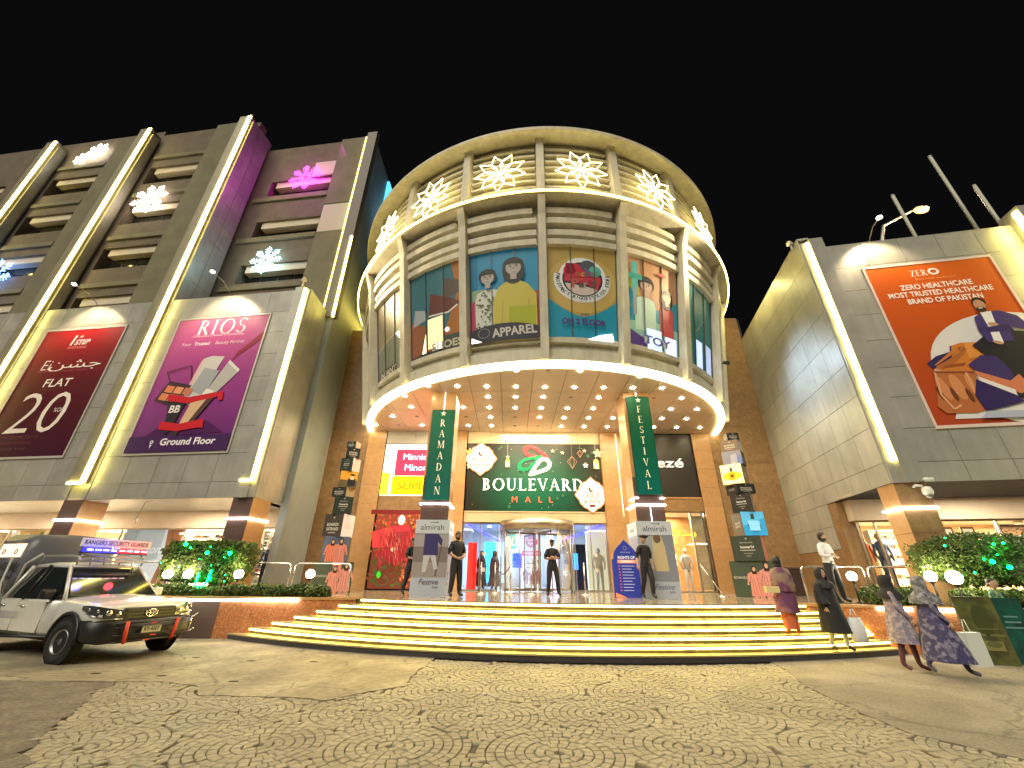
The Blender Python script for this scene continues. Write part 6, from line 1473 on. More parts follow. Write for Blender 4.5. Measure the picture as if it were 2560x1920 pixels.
# ================================================================= poles and the street lamp behind the right wing
for i, (x, y, z, lb) in enumerate(((15.82, 11.83, 15.95, 'short grey pole left of the lit street lamp'), (17.86, 11.45, 17.9, 'tallest grey pole, right of the lit street lamp'), (18.66, 11.3, 15.92, 'grey pole at the far right above the wing'))):
    t = thing('flagpole', lb, 'pole', (x, y, 12.4), group='bare poles above the right wing')
    b = MB(); b.tube([(x, y, 12.3), (x, y, z)], .06, 10); b.build('shaft', mat('pole_paint', (.50, .50, .42), rough=.5), t)
    b = MB(); b.ball((x, y, z + .04), .07, 8); b.build('finial', _M['pole_paint'], t)
t = thing('street_lamp', 'lit street lamp glowing against the black sky, behind the right wing', 'street lamp', (18.6, 15.5, 0))
b = MB(); b.tube([(18.6, 15.5, 0), (18.6, 15.5, 16.6), (19.1, 15.3, 18.0), (20.6, 15.0, 18.75)], [.14, .09, .07, .05], 8); b.build('post', arm_m, t)
b = MB(); b.lathe([(.02, .14), (.16, .08), (.24, 0), (.23, -.04)], (21.0, 14.9, 18.80), 14, True, 1.7, .9); b.build('lamp_head', arm_m, t)
b = MB(); b.lathe([(.23, -.04), (.20, -.15), (.05, -.20)], (21.0, 14.9, 18.80), 14, True, 1.6, .85); b.build('lens', emit('sodium', (1, .36, .07), 5), t)
light('POINT', (21.2, 14.8, 18.4), 300, (1, .72, .42), t, size=.3)

# ================================================================= globe lamps, railings
def globe(x, y, z, label, base=PZ, r=.12, e=24, oval=1.0):
    t = thing('globe_lamp', label, 'lamp', (x, y, base), group='white globe lamps by the planters')
    b = MB(); b.tube([(x, y, base), (x, y, z - r)], .022, 8); b.lathe([(.07, 0), (.07, .02), (.03, .04)], (x, y, base), 10); b.build('post', black_m, t)
    b = MB(); b.lathe([(.05, -r - .03), (.07, -r + .02)], (x, y, z), 10); b.build('socket', black_m, t)
    b = MB(); b.ball((x, y, z), r, 16, sx=oval); b.build('globe', emit('globe', (1, .88, .62), 18), t)
    light('POINT', (x, y - .0, z + r + .06), e, (1, .84, .55), t, size=.1)
globe(-9.75, 12.75, 1.50, 'globe lamp just behind the bonnet of the pickup'); globe(-9.15, 12.72, 1.51, 'globe lamp in front of the left end of the square hedge'); globe(-7.72, 12.72, 1.52, 'globe lamp in front of the right end of the square hedge'); globe(-5.86, 13.1, 1.54, 'globe lamp in front of the left box stack')
globe(9.26, 12.1, 1.60, 'globe lamp right of the man in the white shirt'); globe(10.27, 10.9, 1.61, 'globe lamp just above the walking women'); globe(10.36, 10.42, 1.59, 'large glowing globe lamp in front of the round hedge', r=.15, e=14); globe(12.5, 10.16, 1.42, 'globe lamp at the right edge beside the round hedge')
def rail(x0, y0, x1, y1, label, h=.88):
    t = thing('railing', label, 'railing', (x0, y0, PZ), group='bent steel tube railings')
    d = Vector((x1 - x0, y1 - y0, 0)).normalized(); r_ = .12
    P0, P1 = Vector((x0, y0, PZ)), Vector((x1, y1, PZ)); up = Vector((0, 0, 1)); pts = [P0]
    for i in range(6): a = math.pi / 2 * i / 5; pts.append(P0 + up * (h - r_ + r_ * math.sin(a)) + d * (r_ - r_ * math.cos(a)))
    for i in range(6): a = math.pi / 2 * (1 - i / 5); pts.append(P1 + up * (h - r_ + r_ * math.sin(a)) - d * (r_ - r_ * math.cos(a)))
    pts.append(P1)
    b = MB(); b.tube(pts, .025, 8); b.build('tube', steel, t)
rail(-6.78, 14.0, -5.02, 14.0, 'steel tube railing in front of the left box stack'); rail(-8.8, 14.05, -6.92, 14.02, 'steel tube railing right of the square hedge'); rail(-11.0, 14.15, -8.95, 14.1, 'steel tube railing behind the square hedge'); rail(-13.3, 14.2, -11.15, 14.18, 'steel tube railing behind the bonnet of the pickup')
rail(8.18, 12.5, 9.78, 12.3, 'steel tube railing behind the man in the white shirt'); rail(9.88, 12.28, 11.2, 12.05, 'steel tube railing left of the round hedge')
# rope stanchions by the door
def stan(x, y, label, lean=0):
    t = thing('stanchion', label, 'stanchion', (x, y, PZ), group='steel queue posts before the doors')
    b = MB(); b.lathe([(.16, 0), (.16, .02), (.03, .05)], (x, y, PZ), 16); b.build('base', steel, t)
    b = MB(); b.tube([(x, y, PZ + .04), (x + lean, y + .1 * (lean != 0), PZ + .95)], .022, 8); b.ball((x + lean, y + .1 * (lean != 0), PZ + .97), .035, 8); b.build('post', steel, t)
sp = [(-1.02, 15.6, 'queue post left of the revolving door, nearest the left guard'), (-.55, 16.2, 'queue post holding the sagging rope left of the revolving door'), (.0, 16.4, 'queue post just left of the revolving door glass'), (.72, 15.4, 'queue post before the pink poster stand'), (2.55, 15.4, 'queue post right of the guard with folded arms'), (3.72, 14.9, 'queue post in front of the blue notice board')]
for x, y, lb in sp: stan(x, y, lb)
stan(7.0, 14.9, 'leaning steel post right of the right column', -.55)
t = thing('rope', 'dark red rope sagging between two queue posts', 'rope', (-.3, 16.2, 1.7)); b = MB(); b.tube([(-.55 + .55 * i / 8, 16.2 + .2 * i / 8, PZ + .92 - .30 * math.sin(math.pi * i / 8)) for i in range(9)], .018, 6); b.build('cord', mat('rope_red', (.12, .02, .03), rough=.8), t)
# cctv camera on the right pillar
t = thing('security_camera', 'white dome security camera on the right stone pillar', 'camera', RW(.55, .15, 3.6))
b = MB(); b.tube([RW(.45, 0, 3.83), RW(.45, .12, 3.86), RW(.55, .2, 3.82)], .03, 6); b.build('bracket', white_m, t)
b = MB(); b.lathe([(.03, .12), (.09, .10), (.115, .02), (.115, -.04), (.09, -.10)], RW(.60, .22, 3.68), 16); b.build('housing', white_m, t)
b = MB(); b.ball(RW(.60, .22, 3.58), .085, 12); b.build('dome', mat('dome_grey', (.18, .18, .17), rough=.15), t)
t = thing('security_camera', 'small bullet security camera above the dome one', 'camera', RW(.7, .1, 3.98)); b = MB(); b.tube([RW(.62, .1, 4.02), RW(.86, .22, 3.99)], .045, 8); b.build('housing', white_m, t)
# old lantern hanging under the soffit
t = thing('hanging_bracket', 'thin drooping rod with a ring under the left soffit', 'lamp bracket', LW(-4.6, -.5, 3.9))
b = MB(); b.tube([LW(-4.3, -.3, SOF), LW(-4.6, -.3, 3.9), LW(-4.85, -.4, 3.33)], .014, 5); b.tube([LW(-4.85 + .08 * math.cos(a * .7), -.4, 3.25 + .08 * math.sin(a * .7)) for a in range(9)], .012, 5, closed=True); b.build('rod', arm_m, t)

# ================================================================= hedges
leaf_m = mat('hedge_leaf', (.055, .10, .012), rough=.6, color2=(.10, .14, .02), c2scale=4, var=.4, vscale=30)
leaf_d = mat('shrub_leaf', (.05, .09, .025), rough=.6, color2=(.09, .13, .04), c2scale=5, var=.4, vscale=30)
def leaves(n, inside_fn, bb, size, seed):
    rnd = random.Random(seed); m_ = MB(); k = 0
    while k < n:
        p = Vector([rnd.uniform(bb[i][0], bb[i][1]) for i in range(3)])
        d = inside_fn(p)
        if d is None or rnd.random() > d: continue
        k += 1
        a = Vector((rnd.gauss(0, 1), rnd.gauss(0, 1), rnd.gauss(0, 1))).normalized(); c = a.cross(Vector((rnd.gauss(0, 1), rnd.gauss(0, 1), rnd.gauss(0, 1)))).normalized(); s = size * rnd.uniform(.6, 1.3)
        m_.face([p - a * s, p + c * s * .45, p + a * s, p - c * s * .45])
    return m_
def hedge(label, c, sx, sy, sz, box, n, seed, name='hedge'):
    t = thing(name, label, 'hedge', (c[0], c[1], PZ))
    def fn(p):
        q = Vector(((p.x - c[0]) / sx, (p.y - c[1]) / sy, (p.z - c[2]) / sz))
        nz = .17 * mnoise.noise(p * 2.0) + .12 * mnoise.noise(p * 5) + .10 * mnoise.noise(p * 11)
        r_ = max(abs(q.x), abs(q.y), abs(q.z)) * .82 + q.length * .18 if box else (abs(q.x) ** 2.4 + abs(q.y) ** 2.4 + abs(q.z) ** 2.6) ** (1 / 2.45)
        r_ += nz
        if r_ > 1.0: return None
        return 1.0 if r_ > .80 else .05
    leaves(n, fn, [(c[0] - sx * 1.1, c[0] + sx * 1.1), (c[1] - sy * 1.1, c[1] + sy * 1.1), (c[2] - sz * 1.1, c[2] + sz * 1.1)], .042, seed).build('foliage', leaf_m, t)
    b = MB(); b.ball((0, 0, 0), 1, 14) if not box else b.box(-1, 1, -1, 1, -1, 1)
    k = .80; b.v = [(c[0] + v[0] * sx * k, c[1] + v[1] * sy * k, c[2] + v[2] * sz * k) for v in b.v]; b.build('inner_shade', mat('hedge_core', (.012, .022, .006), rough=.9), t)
    b = MB()
    for dx in (-.35, .3): b.tube([(c[0] + dx * sx, c[1], PZ - .05), (c[0] + dx * sx * 1.2, c[1], c[2] - sz * .5)], .035, 6)
    b.build('stem', mat('bark', (.10, .07, .045), rough=.9), t)
    return t
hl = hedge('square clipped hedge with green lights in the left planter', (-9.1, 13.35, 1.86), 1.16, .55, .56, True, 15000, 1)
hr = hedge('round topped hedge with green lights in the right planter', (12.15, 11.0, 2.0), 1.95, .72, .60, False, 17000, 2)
grn = emit('green_led', (.0, 1.0, .12), 16)
rnd = random.Random(5)
for t_, c, sx, sy, sz, n in ((hl, (-9.1, 13.35, 1.86), 1.16, .55, .56, 16), (hr, (12.15, 11.0, 2.0), 1.95, .72, .60, 18)):
    b = MB()
    for i in range(n):
        x = c[0] + rnd.uniform(-.9, .9) * sx; z = c[2] + rnd.uniform(-.95, .85) * sz; yy = c[1] - sy * (1.0 - .35 * abs((x - c[0]) / sx) ** 3 * (t_ is hr))
        b.ball((x, yy - .02, z), rnd.choice((.014, .022, .045)), 6, sx=1.3)
    o = b.build('fairy_lights', grn, t_, kind='stuff')
light('POINT', (-8.75, 12.72, 1.30), 5, (0, 1, .15), hl, size=.05); light('POINT', (-8.2, 12.72, 1.95), 2.5, (0, 1, .2), hl, size=.05); light('POINT', (11.6, 10.15, 2.3), 5, (0, 1, .2), hr, size=.05); light('POINT', (12.5, 10.12, 1.9), 5, (0, 1, .2), hr, size=.05)
b = MB(); b.tube([(-8.9, 12.78, 1.55), (-8.88, 12.75, 1.25), (-8.72, 12.73, 1.12), (-8.58, 12.75, 1.3), (-8.56, 12.78, 1.62)], .022, 6); b.build('fairy_light_loop', grn, hl)
for i in range(11):
    x = -11.2 + i * .58; 
    hedge('low leafy shrub, %s from the pickup in the left planter' % ('first second third fourth fifth sixth seventh eighth ninth tenth eleventh'.split()[i]), (x, 12.85 + .05 * math.sin(i * 3), 1.06 + .03 * math.cos(i * 2)), .36, .30, .20 + .03 * math.sin(i), False, 1100, 20 + i, 'shrub')['group'] = 'low shrubs in the left planter'
for i, (x, y) in enumerate(((9.45, 11.6), (9.95, 11.35), (10.75, 10.62), (11.5, 10.52), (12.3, 10.5))):
    hedge('low leafy shrub, %s from the steps in the right planter' % ('first second third fourth fifth'.split()[i]), (x, y, 1.13), .42, .35, .24, False, 1300, 40 + i, 'shrub')['group'] = 'low shrubs in the right planter'

# ================================================================= goods in the arcade shops
def shelfunit(F, u0, u1, w, z0, z1, n, label, warm=True):
    t = thing('shelf_unit', label, 'shelves', F((u0 + u1) / 2, w, z0)); rn = random.Random(int(abs(u0) * 100))
    for i in range(n):
        z = z0 + (z1 - z0) * i / (n - 1)
        b = MB(); fbox(F, b, u0, u1, w - .35, w, z, z + .035); b.build('shelf', white_m, t)
        if i < n - 1:
            u = u0 + .06
            while u < u1 - .15:
                d = rn.uniform(.10, .22); h = rn.uniform(.06, .16)
                if rn.random() < .8:
                    b = MB(); fbox(F, b, u, u + d, w - .3, w - .06, z + .036, z + .036 + h); b.build('goods', ink(rn.choice([(.65, .55, .45), (.20, .12, .08), (.6, .3, .1), (.7, .65, .6), (.35, .1, .08), (.08, .08, .1), (.75, .6, .3)])), t)
                u += d + .05
    b = MB(); fbox(F, b, u0 - .04, u0, w - .36, w + .01, z0 - .2, z1 + .04); fbox(F, b, u1, u1 + .04, w - .36, w + .01, z0 - .2, z1 + .04); b.build('upright', white_m, t)
shelfunit(LW, -2.1, -1.0, -3.7, 1.15, 3.1, 8, 'white shelves of goods right of the corner pillar'); shelfunit(LW, -3.45, -1.75, -3.6, 1.3, 3.15, 8, 'white shelves of goods behind the hedge'); shelfunit(LW, -5.3, -3.6, -3.6, 1.3, 3.15, 8, 'white shelves of goods left of the hedge')
shelfunit(RW, 1.6, 2.7, -4.6, 1.2, 3.1, 7, 'shelves of goods behind the right pillar'); shelfunit(RW, .35, 1.45, -5.6, 1.2, 3.1, 8, 'shelves of goods between the right arcade pier and pillar')
def wposter(F, u0, u1, w, z0, z1, label, draw, name='window_poster'):
    t = thing(name, label, 'poster', F((u0 + u1) / 2, w, z0)); b = MB(); fbox(F, b, u0, u1, w - .04, w, z0, z1); T = lambda u, ww, v: F(u0 + u, w + ww, z0 + v)
    b.build('sheet', ink(draw[0], draw[1]), t); P = Print(T, .003); draw[2](P, u1 - u0, z1 - z0); P.build(t)
def d_cotton(P, W, H):
    P.poly((.50, .56, .62), [(0, H * .3), (W * .65, H * .45), (W * .65, H), (0, H)], .3); P.poly((.45, .18, .08), [(W * .68, 0), (W * .9, 0), (W * .95, H), (W * .68, H), (W * .74, H * .5)], .2); P.text((.8, .82, .85), 'Cotton', W * .42, H * .55, H * .16, .5, shear=.25); P.line((.25, .12, .06), [(W * .75, 0), (W * .82, H * .6), (W * .76, H)], .03)
wposter(LW, -8.45, -5.4, -3.3, 1.1, 3.24, 'pale shop poster with white script behind the light bar of the pickup', ((.60, .62, .66), .5, d_cotton))
def d_forest(P, W, H):
    rn = random.Random(4)
    for i in range(70): P.ell(rn.choice([(.7, .35, .08), (.35, .28, .08), (.85, .7, .4), (.15, .2, .05), (.95, .8, .55)]), rn.uniform(.1, W - .1), rn.uniform(.1, H - .1), rn.uniform(.05, .2), rn.uniform(.04, .14), .6, n=7)
wposter(LW, -14.25, -11.05, -3.3, 1.1, 3.24, 'autumn coloured shop poster behind the roof of the pickup at the left edge', ((.60, .35, .10), .6, d_forest))
def mann(F, u, w, z0, label, c1, c2):
    p = F(u, w, z0); t = thing('mannequin', label, 'mannequin', p); b = MB(); b.m(ink(c1)); b.lathe([(.02, .85), (.17, .86), (.15, 1.1), (.20, 1.35), (.15, 1.45), (.05, 1.5)], p, 12, sy=.6); b.m(ink((.6, .5, .42))); b.ball((p[0], p[1], p[2] + 1.62), .095, 10, sz=1.25); b.lathe([(.045, 1.46), (.045, 1.56)], p, 8); b.build('torso', None, t)
    b = MB()
    for s_ in (-1, 1): b.tube([(p[0] + s_ * .20, p[1], p[2] + 1.4), (p[0] + s_ * .27, p[1], p[2] + 1.1), (p[0] + s_ * .22, p[1] - .08, p[2] + .85)], [.05, .045, .03], 7)
    b.build('arm', ink(c1), t); b = MB()
    for s_ in (-1, 1): b.tube([(p[0] + s_ * .09, p[1], p[2] + .88), (p[0] + s_ * .10, p[1], p[2] + .45), (p[0] + s_ * .11, p[1], p[2] + .02)], [.09, .065, .045], 8)
    b.build('leg', ink(c2), t)
mann(LW, -1.45, -3.45, PZ, 'mannequin in dark blue right of the corner pillar', (.03, .035, .09), (.02, .02, .04)); mann(EW, 7.75, -.9, PZ, 'mannequin in pale grey in the clothes shop window', (.45, .45, .50), (.55, .55, .6)); mann(EW, 7.2, -1.3, PZ, 'mannequin in cream in the clothes shop window', (.70, .60, .40), (.6, .5, .35)); mann(EW, 3.95, -1.2, PZ, 'mannequin in a long cream coat behind the right glass screen', (.75, .68, .45), (.6, .55, .45))
mann(RW, 1.22, -3.6, PZ + .25, 'mannequin in blue denim between the arcade pier and pillar', (.06, .10, .25), (.04, .06, .15)); mann(RW, .68, -3.6, PZ + .25, 'mannequin in red and orange beside the right arcade pier', (.75, .10, .03), (.8, .3, .05))
for i, u in enumerate((2.95, 3.55)):
    t = thing('picture_frame', ('left of the two small framed pictures above the round hedge', 'right of the two small framed pictures above the round hedge')[i], 'picture', RW(u, -3.3, 2.8)); b = MB(); fbox(RW, b, u, u + .38, -3.4, -3.36, 2.68, 3.10); b.build('frame', mat('brown_frame', (.12, .06, .03), rough=.5), t); b = MB(); fbox(RW, b, u + .05, u + .33, -3.36, -3.35, 2.74, 3.04); b.build('picture', ink((.65, .55, .4), .2), t)
t = thing('lattice_screen', 'patterned lattice screen at the right edge above the round hedge', 'screen', RW(7.2, -3.3, 1.5)); b = MB(); fbox(RW, b, 4.6, 7.4, -3.45, -3.4, 1.0, 3.1); b.build('backing', ink((.80, .45, .2), .3), t)
b = MB(); rn = random.Random(8)
for i in range(26):
    for j in range(14): 
        u, z = 4.65 + i * .105, 1.1 + j * .145; b.tube([RW(u, -3.38, z), RW(u + rn.uniform(.06, .14), -3.38, z + rn.uniform(-.08, .14))], .012, 4)
fbox(RW, b, 4.56, 4.64, -3.4, -3.3, 1.0, 3.16); fbox(RW, b, 4.6, 7.4, -3.4, -3.3, 3.08, 3.16); b.build('lattice', mat('lattice_brown', (.16, .07, .03), rough=.5), t)
# stone pier between the side wall and the arcade, standees in front of it
t = thing('sign_standee', 'olive and yellow notice standee at the right, behind the walking women', 'sign', (9.75, 9.62, 0))
def dst(x, y, w, h, yaw, lean, c, label, pr, t):
    b = MB(); b.box(-w / 2, w / 2, 0, .06, 0, h, lambda a, b_, z: (x + a * math.cos(R(yaw)) - (b_ + z * lean) * math.sin(R(yaw)), y + a * math.sin(R(yaw)) + (b_ + z * lean) * math.cos(R(yaw)), z)); b.build('board', mat('standee_%d' % int(c[0] * 100), c, rough=.5, color2=tuple(q * .45 for q in c), c2scale=3.5, c2lo=.42, c2hi=.6, var=.3, vscale=9), t)
    P = Print(lambda u, w_, v: (x + u * math.cos(R(yaw)) - (v * lean - w_) * math.sin(R(yaw)), y + u * math.sin(R(yaw)) + (v * lean - w_) * math.cos(R(yaw)), v), .004); pr(P); P.build(t)
def pr1(P):
    P.ell((.05, .06, .015), .03, .80, .15, .26); P.rect((.16, .155, .05), -.28, .50, -.02, .54); P.rect((.15, .15, .05), .05, .50, .28, .54); P.rect((.19, .18, .06), -.25, .25, .2, .42); P.ell((.10, .11, .04), .05, .36, .12, .06); P.rect((.14, .14, .05), -.15, .62, .22, .64)
dst(9.80, 9.65, .66, 1.22, -20, .06, (.085, .09, .02), '', pr1, t)
t = thing('sign_standee', 'dark green notice standee at the right edge beside the olive one', 'sign', (10.4, 9.6, 0))
def pr2(P):
    for i, w in enumerate((.24, .28, .34)): P.rect((.12, .26, .22), -w / 2, .84 - i * .1, w / 2, .87 - i * .1)
dst(10.44, 9.62, .56, 1.20, -14, .06, (.0, .07, .05), '', pr2, t)
# dark plinths beside the box stacks
for x0, x1, y, lb in ((9.3, 10.6, 16.2, 'low dark counter right of the right box stack'),):
    t = thing('counter', lb, 'counter', ((x0 + x1) / 2, y, PZ))
    b = MB(); b.box(x0, x1, y, y + .7, PZ, 1.85); b.build('body', mat('counter_dark', (.05, .03, .03), rough=.25), t); b = MB(); b.box(x0 - .03, x1 + .03, y - .03, y + .73, 1.85, 1.90); b.build('top', stone_dk, t)
# ================================================================= people
skin_m = mat('skin', (.34, .19, .12), rough=.5); skin_l = mat('skin_light', (.48, .30, .20), rough=.5); hair_m = mat('hair', (.012, .010, .009), rough=.5, bump=.3, bscale=120); eye_m = mat('eye_white', (.7, .68, .64), rough=.3); lip_m = mat('lips', (.30, .12, .09), rough=.5)
cl_black = mat('black_cloth', (.014, .014, .016), rough=.75, var=.25, vscale=9, bump=.3, bscale=18); cl_navy = mat('dark_trousers', (.018, .017, .022), rough=.8, var=.2, vscale=9, bump=.3, bscale=18)
cl_white = mat('white_shirt', (.72, .72, .74), rough=.7, bump=.4, bscale=14); shoe_m = mat('shoe', (.015, .012, .010), rough=.35)
def hand(m_, wrist, d, n, s=1.0, curl=.5, side=1, material=None):
    """palm, four unequal bent fingers and a thumb; d = pointing direction, n = back of the hand"""
    d = Vector(d).normalized(); n = Vector(n); n = (n - d * n.dot(d)).normalized(); b = d.cross(n) * side
    W = Vector(wrist); m_.m(material)
    m_.tube([W - d * .01 * s, W + d * .03 * s, W + d * .07 * s, W + d * .09 * s], [.022 * s, .030 * s, .036 * s, .030 * s], 8)
    for i, (off, L) in enumerate(((-.028, .068), (-.010, .078), (.009, .074), (.026, .058))):
        p = W + d * .085 * s + b * off * s; d1 = (d - n * curl * .7).normalized(); d2 = (d - n * curl * 1.8).normalized()
        m_.tube([p - d * .02 * s, p + d1 * L * .5 * s, p + d1 * L * .5 * s + d2 * L * .5 * s], [.0095 * s, .009 * s, .0065 * s], 6)
    p = W + d * .03 * s - b * .03 * s; m_.tube([p, p + (d * .5 - b * .8).normalized() * .035 * s, p + (d * .5 - b * .8).normalized() * .035 * s + (d - b * .2 - n * .3).normalized() * .035 * s], [.013 * s, .011 * s, .008 * s], 6)
def figure(label, loc, yaw, h=1.75, J=None, top=cl_black, bottom=cl_navy, skin=skin_m, shoe=shoe_m, sleeve='short', look=0.0, nod=0.0, hair='short', female=False, hands=((0, 0, -1), (0, 0, -1)), curl=.5, beard=False, wide=1.0, belt=True, group=None):
    t = thing('person', label, 'person', loc, R(yaw), group)
    k = h / 1.75
    D = dict(pelvis=(0, 0, .95), waist=(0, .005, 1.08), chest=(0, 0, 1.28), neck0=(0, .01, 1.44), neck=(0, 0, 1.52),
             hipL=(.085, 0, .90), kneeL=(.10, -.01, .50), ankL=(.11, .03, .10), toeL=(.125, -.13, .035),
             hipR=(-.085, 0, .90), kneeR=(-.10, -.01, .50), ankR=(-.11, .03, .10), toeR=(-.125, -.13, .035),
             shL=(.165, .01, 1.42), elL=(.23, .02, 1.14), wrL=(.24, -.06, .90), shR=(-.165, .01, 1.42), elR=(-.23, .02, 1.14), wrR=(-.24, -.06, .90))
    if J: D.update(J)
    rad = dict(pelvis=(.155, .115), waist=(.135, .10), chest=(.165, .115), neck0=(.085, .075), neck=(.056, .058), hipL=(.098, .10), hipR=(.098, .10), kneeL=(.064, .066), kneeR=(.064, .066), ankL=(.046, .05), ankR=(.046, .05), toeL=(.040, .034), toeR=(.040, .034), shL=(.066, .066), shR=(.066, .066), elL=(.045, .045), elR=(.045, .045), wrL=(.028, .030), wrR=(.028, .030))
    if not female: rad.update(hipL=(.112, .112), hipR=(.112, .112), kneeL=(.082, .082), kneeR=(.082, .082), ankL=(.058, .06), ankR=(.058, .06), shL=(.074, .074), shR=(.074, .074), elL=(.052, .052), elR=(.052, .052))
    if female: rad.update(chest=(.145, .115), waist=(.115, .09), shL=(.055, .055), shR=(.055, .055))
    E_ = [('pelvis', 'waist', top), ('waist', 'chest', top), ('chest', 'neck0', top), ('neck0', 'neck', skin), ('pelvis', 'hipL', bottom), ('hipL', 'kneeL', bottom), ('kneeL', 'ankL', bottom), ('ankL', 'toeL', shoe), ('pelvis', 'hipR', bottom), ('hipR', 'kneeR', bottom), ('kneeR', 'ankR', bottom), ('ankR', 'toeR', shoe),
          ('neck0', 'shL', top), ('shL', 'elL', top), ('elL', 'wrL', top if sleeve == 'long' else skin), ('neck0', 'shR', top), ('shR', 'elR', top), ('elR', 'wrR', top if sleeve == 'long' else skin)]
    names = list(D); P = {n: Vector(D[n]) * k for n in names}
    me = bpy.data.meshes.new('skin_tmp'); me.from_pydata([P[n] for n in names], [(names.index(a), names.index(b)) for a, b, _ in E_], [])
    o = bpy.data.objects.new('skin_tmp', me); col.objects.link(o)
    md = o.modifiers.new('Skin', 'SKIN'); md.use_smooth_shade = True
    sv = me.skin_vertices[0].data
    for i, n in enumerate(names):
        r_ = rad[n]; sv[i].radius = (r_[0] * k * wide, r_[1] * k * wide); sv[i].use_root = (n == 'pelvis')
    sb = o.modifiers.new('Sub', 'SUBSURF'); sb.levels = 2; sb.render_levels = 2
    dg = bpy.context.evaluated_depsgraph_get(); ev = o.evaluated_get(dg); m2 = ev.to_mesh()
    V = [v.co.copy() for v in m2.vertices]; F = [tuple(p.vertices) for p in m2.polygons]; ev.to_mesh_clear()
    bpy.data.objects.remove(o); bpy.data.meshes.remove(me)
    B = MB()
    def sd(p, a, b):
        ab = b - a; tt = max(0, min(1, (p - a).dot(ab) / ab.length_squared)); return (p - (a + ab * tt)).length
    for m_ in (top, bottom, skin, shoe, hair_m, eye_m, lip_m): B.m(m_)
    segs = [(P[a], P[b], m_, max(rad[a][0], rad[b][0])) for a, b, m_ in E_]
    B.v = [tuple(v) for v in V]
    for f in F:
        c = sum((V[i] for i in f), Vector()) / len(f)
        best = min(segs, key=lambda s_: sd(c, s_[0], s_[1]) / (s_[3] * k)); m_ = best[2]
        if m_ is bottom and c.z > .99 * k * (P['pelvis'].z / (.95 * k)): m_ = top
        if m_ is top and c.z < .96 * k * (P['pelvis'].z / (.95 * k)) and best[0] in (P['pelvis'], P['waist']): m_ = bottom
        B.f.append(f); B.mi.append(B.mats.index(m_)); B.smooth.append(True)
    # head with face, in head coordinates then turned
    hc = P['neck'] + Vector((0, -.02, .125)) * k; rot = Matrix.Rotation(R(look), 3, 'Z') @ Matrix.Rotation(R(nod), 3, 'X')
    H = MB(); H.mats = B.mats; H.sm = True
    H.m(skin); prof = [(.012, -.118), (.040, -.108), (.058, -.080), (.070, -.045), (.078, 0), (.080, .035), (.072, .075), (.052, .105), (.025, .120), (.002, .124)]
    H.lathe(prof, (0, 0, 0), 16, True, .98, 1.18)
    H.tube([(0, -.085, .02), (0, -.105, -.012), (0, -.112, -.024), (0, -.088, -.030)], [.006, .011, .013, .008], 6)
    for s_ in (-1, 1):
        H.m(skin); H.ball((s_ * .079, .008, -.005), .020, 8, sx=.4, sy=.8, sz=1.3)
        H.m(eye_m); H.ball((s_ * .030, -.083, .012), .0105, 8); H.m(hair_m); H.ball((s_ * .030, -.092, .012), .0055, 6); H.tube([(s_ * .014, -.093, .033), (s_ * .046, -.082, .034)], .0038, 5)
    H.m(lip_m); H.tube([(-.024, -.084, -.055), (0, -.094, -.053), (.024, -.084, -.055)], .0055, 6)
    if beard: H.m(hair_m); H.lathe([(.010, -.128), (.046, -.115), (.066, -.085), (.073, -.050), (.070, -.035)], (0, -.006, 0), 14, True, .98, 1.14)
    for v in range(len(H.v)): H.v[v] = tuple(hc + rot @ (Vector(H.v[v]) * k))
    b0 = len(B.v); B.v += H.v; B.f += [tuple(b0 + i for i in f) for f in H.f]; B.mi += H.mi; B.smooth += H.smooth
    for sd_, w_, e_, hd in ((1, 'wrL', 'elL', hands[0]), (-1, 'wrR', 'elR', hands[1])):
        d = Vector(hd); d = (P[w_] - P[e_]).normalized() if d.length < .1 else d
        B.sm = True; n_ = Vector((sd_, -.3, .2)) if abs(d.z) > .6 else Vector((0, -.6, 1)); hand(B, P[w_], d, n_, k * (.92 if female else 1), curl, sd_, skin)
    if sleeve == 'short':
        for s_, a, b in (('L', P['shL'], P['elL']), ('R', P['shR'], P['elR'])): B.m(top); B.tube([a.lerp(b, .35), a.lerp(b, .72)], [.066 * k * wide, .068 * k * wide], 12)
    B.build('body', None, t, local=True)
    # hair, hem, belt
    if hair in ('short', 'cap', 'beret'):
        q = MB(); q.sm = True
        pr = [(.083, .005), (.088, .035), (.080, .080), (.058, .112), (.028, .130), (.002, .134)]
        q.lathe(pr, (0, .010, 0), 14, True, 1.0, 1.15)
        q.lathe([(.06, -.075), (.078, -.04), (.086, .01)], (0, .020, 0), 14, True, .98, 1.08)
        q.v = [(v[0], v[1], v[2] + (.070 - v[2]) * max(0, min(1, (-v[1] + .03) / .07)) if v[2] < .070 else v[2]) for v in q.v]
        q.v = [tuple(hc + rot @ (Vector(v) * k)) for v in q.v]
        q.build('hair', hair_m, t, local=True)
    if hair in ('cap', 'beret'):
        q = MB(); q.sm = True
        if hair == 'cap': q.lathe([(.090, .050), (.094, .06), (.090, .10), (.06, .135), (.002, .145)], (0, .005, 0), 14, True, 1.0, 1.18); q.box(-.06, .06, -.18, -.08, .048, .058)
        else: q.lathe([(.088, .05), (.10, .06), (.145, .10), (.12, .135), (.05, .15), (.002, .15)], (.03, .01, 0), 14, True, 1.0, 1.1)
        q.v = [tuple(hc + rot @ (Vector(v) * k)) for v in q.v]; q.build('cap' if hair == 'cap' else 'beret', cl_black, t, local=True)
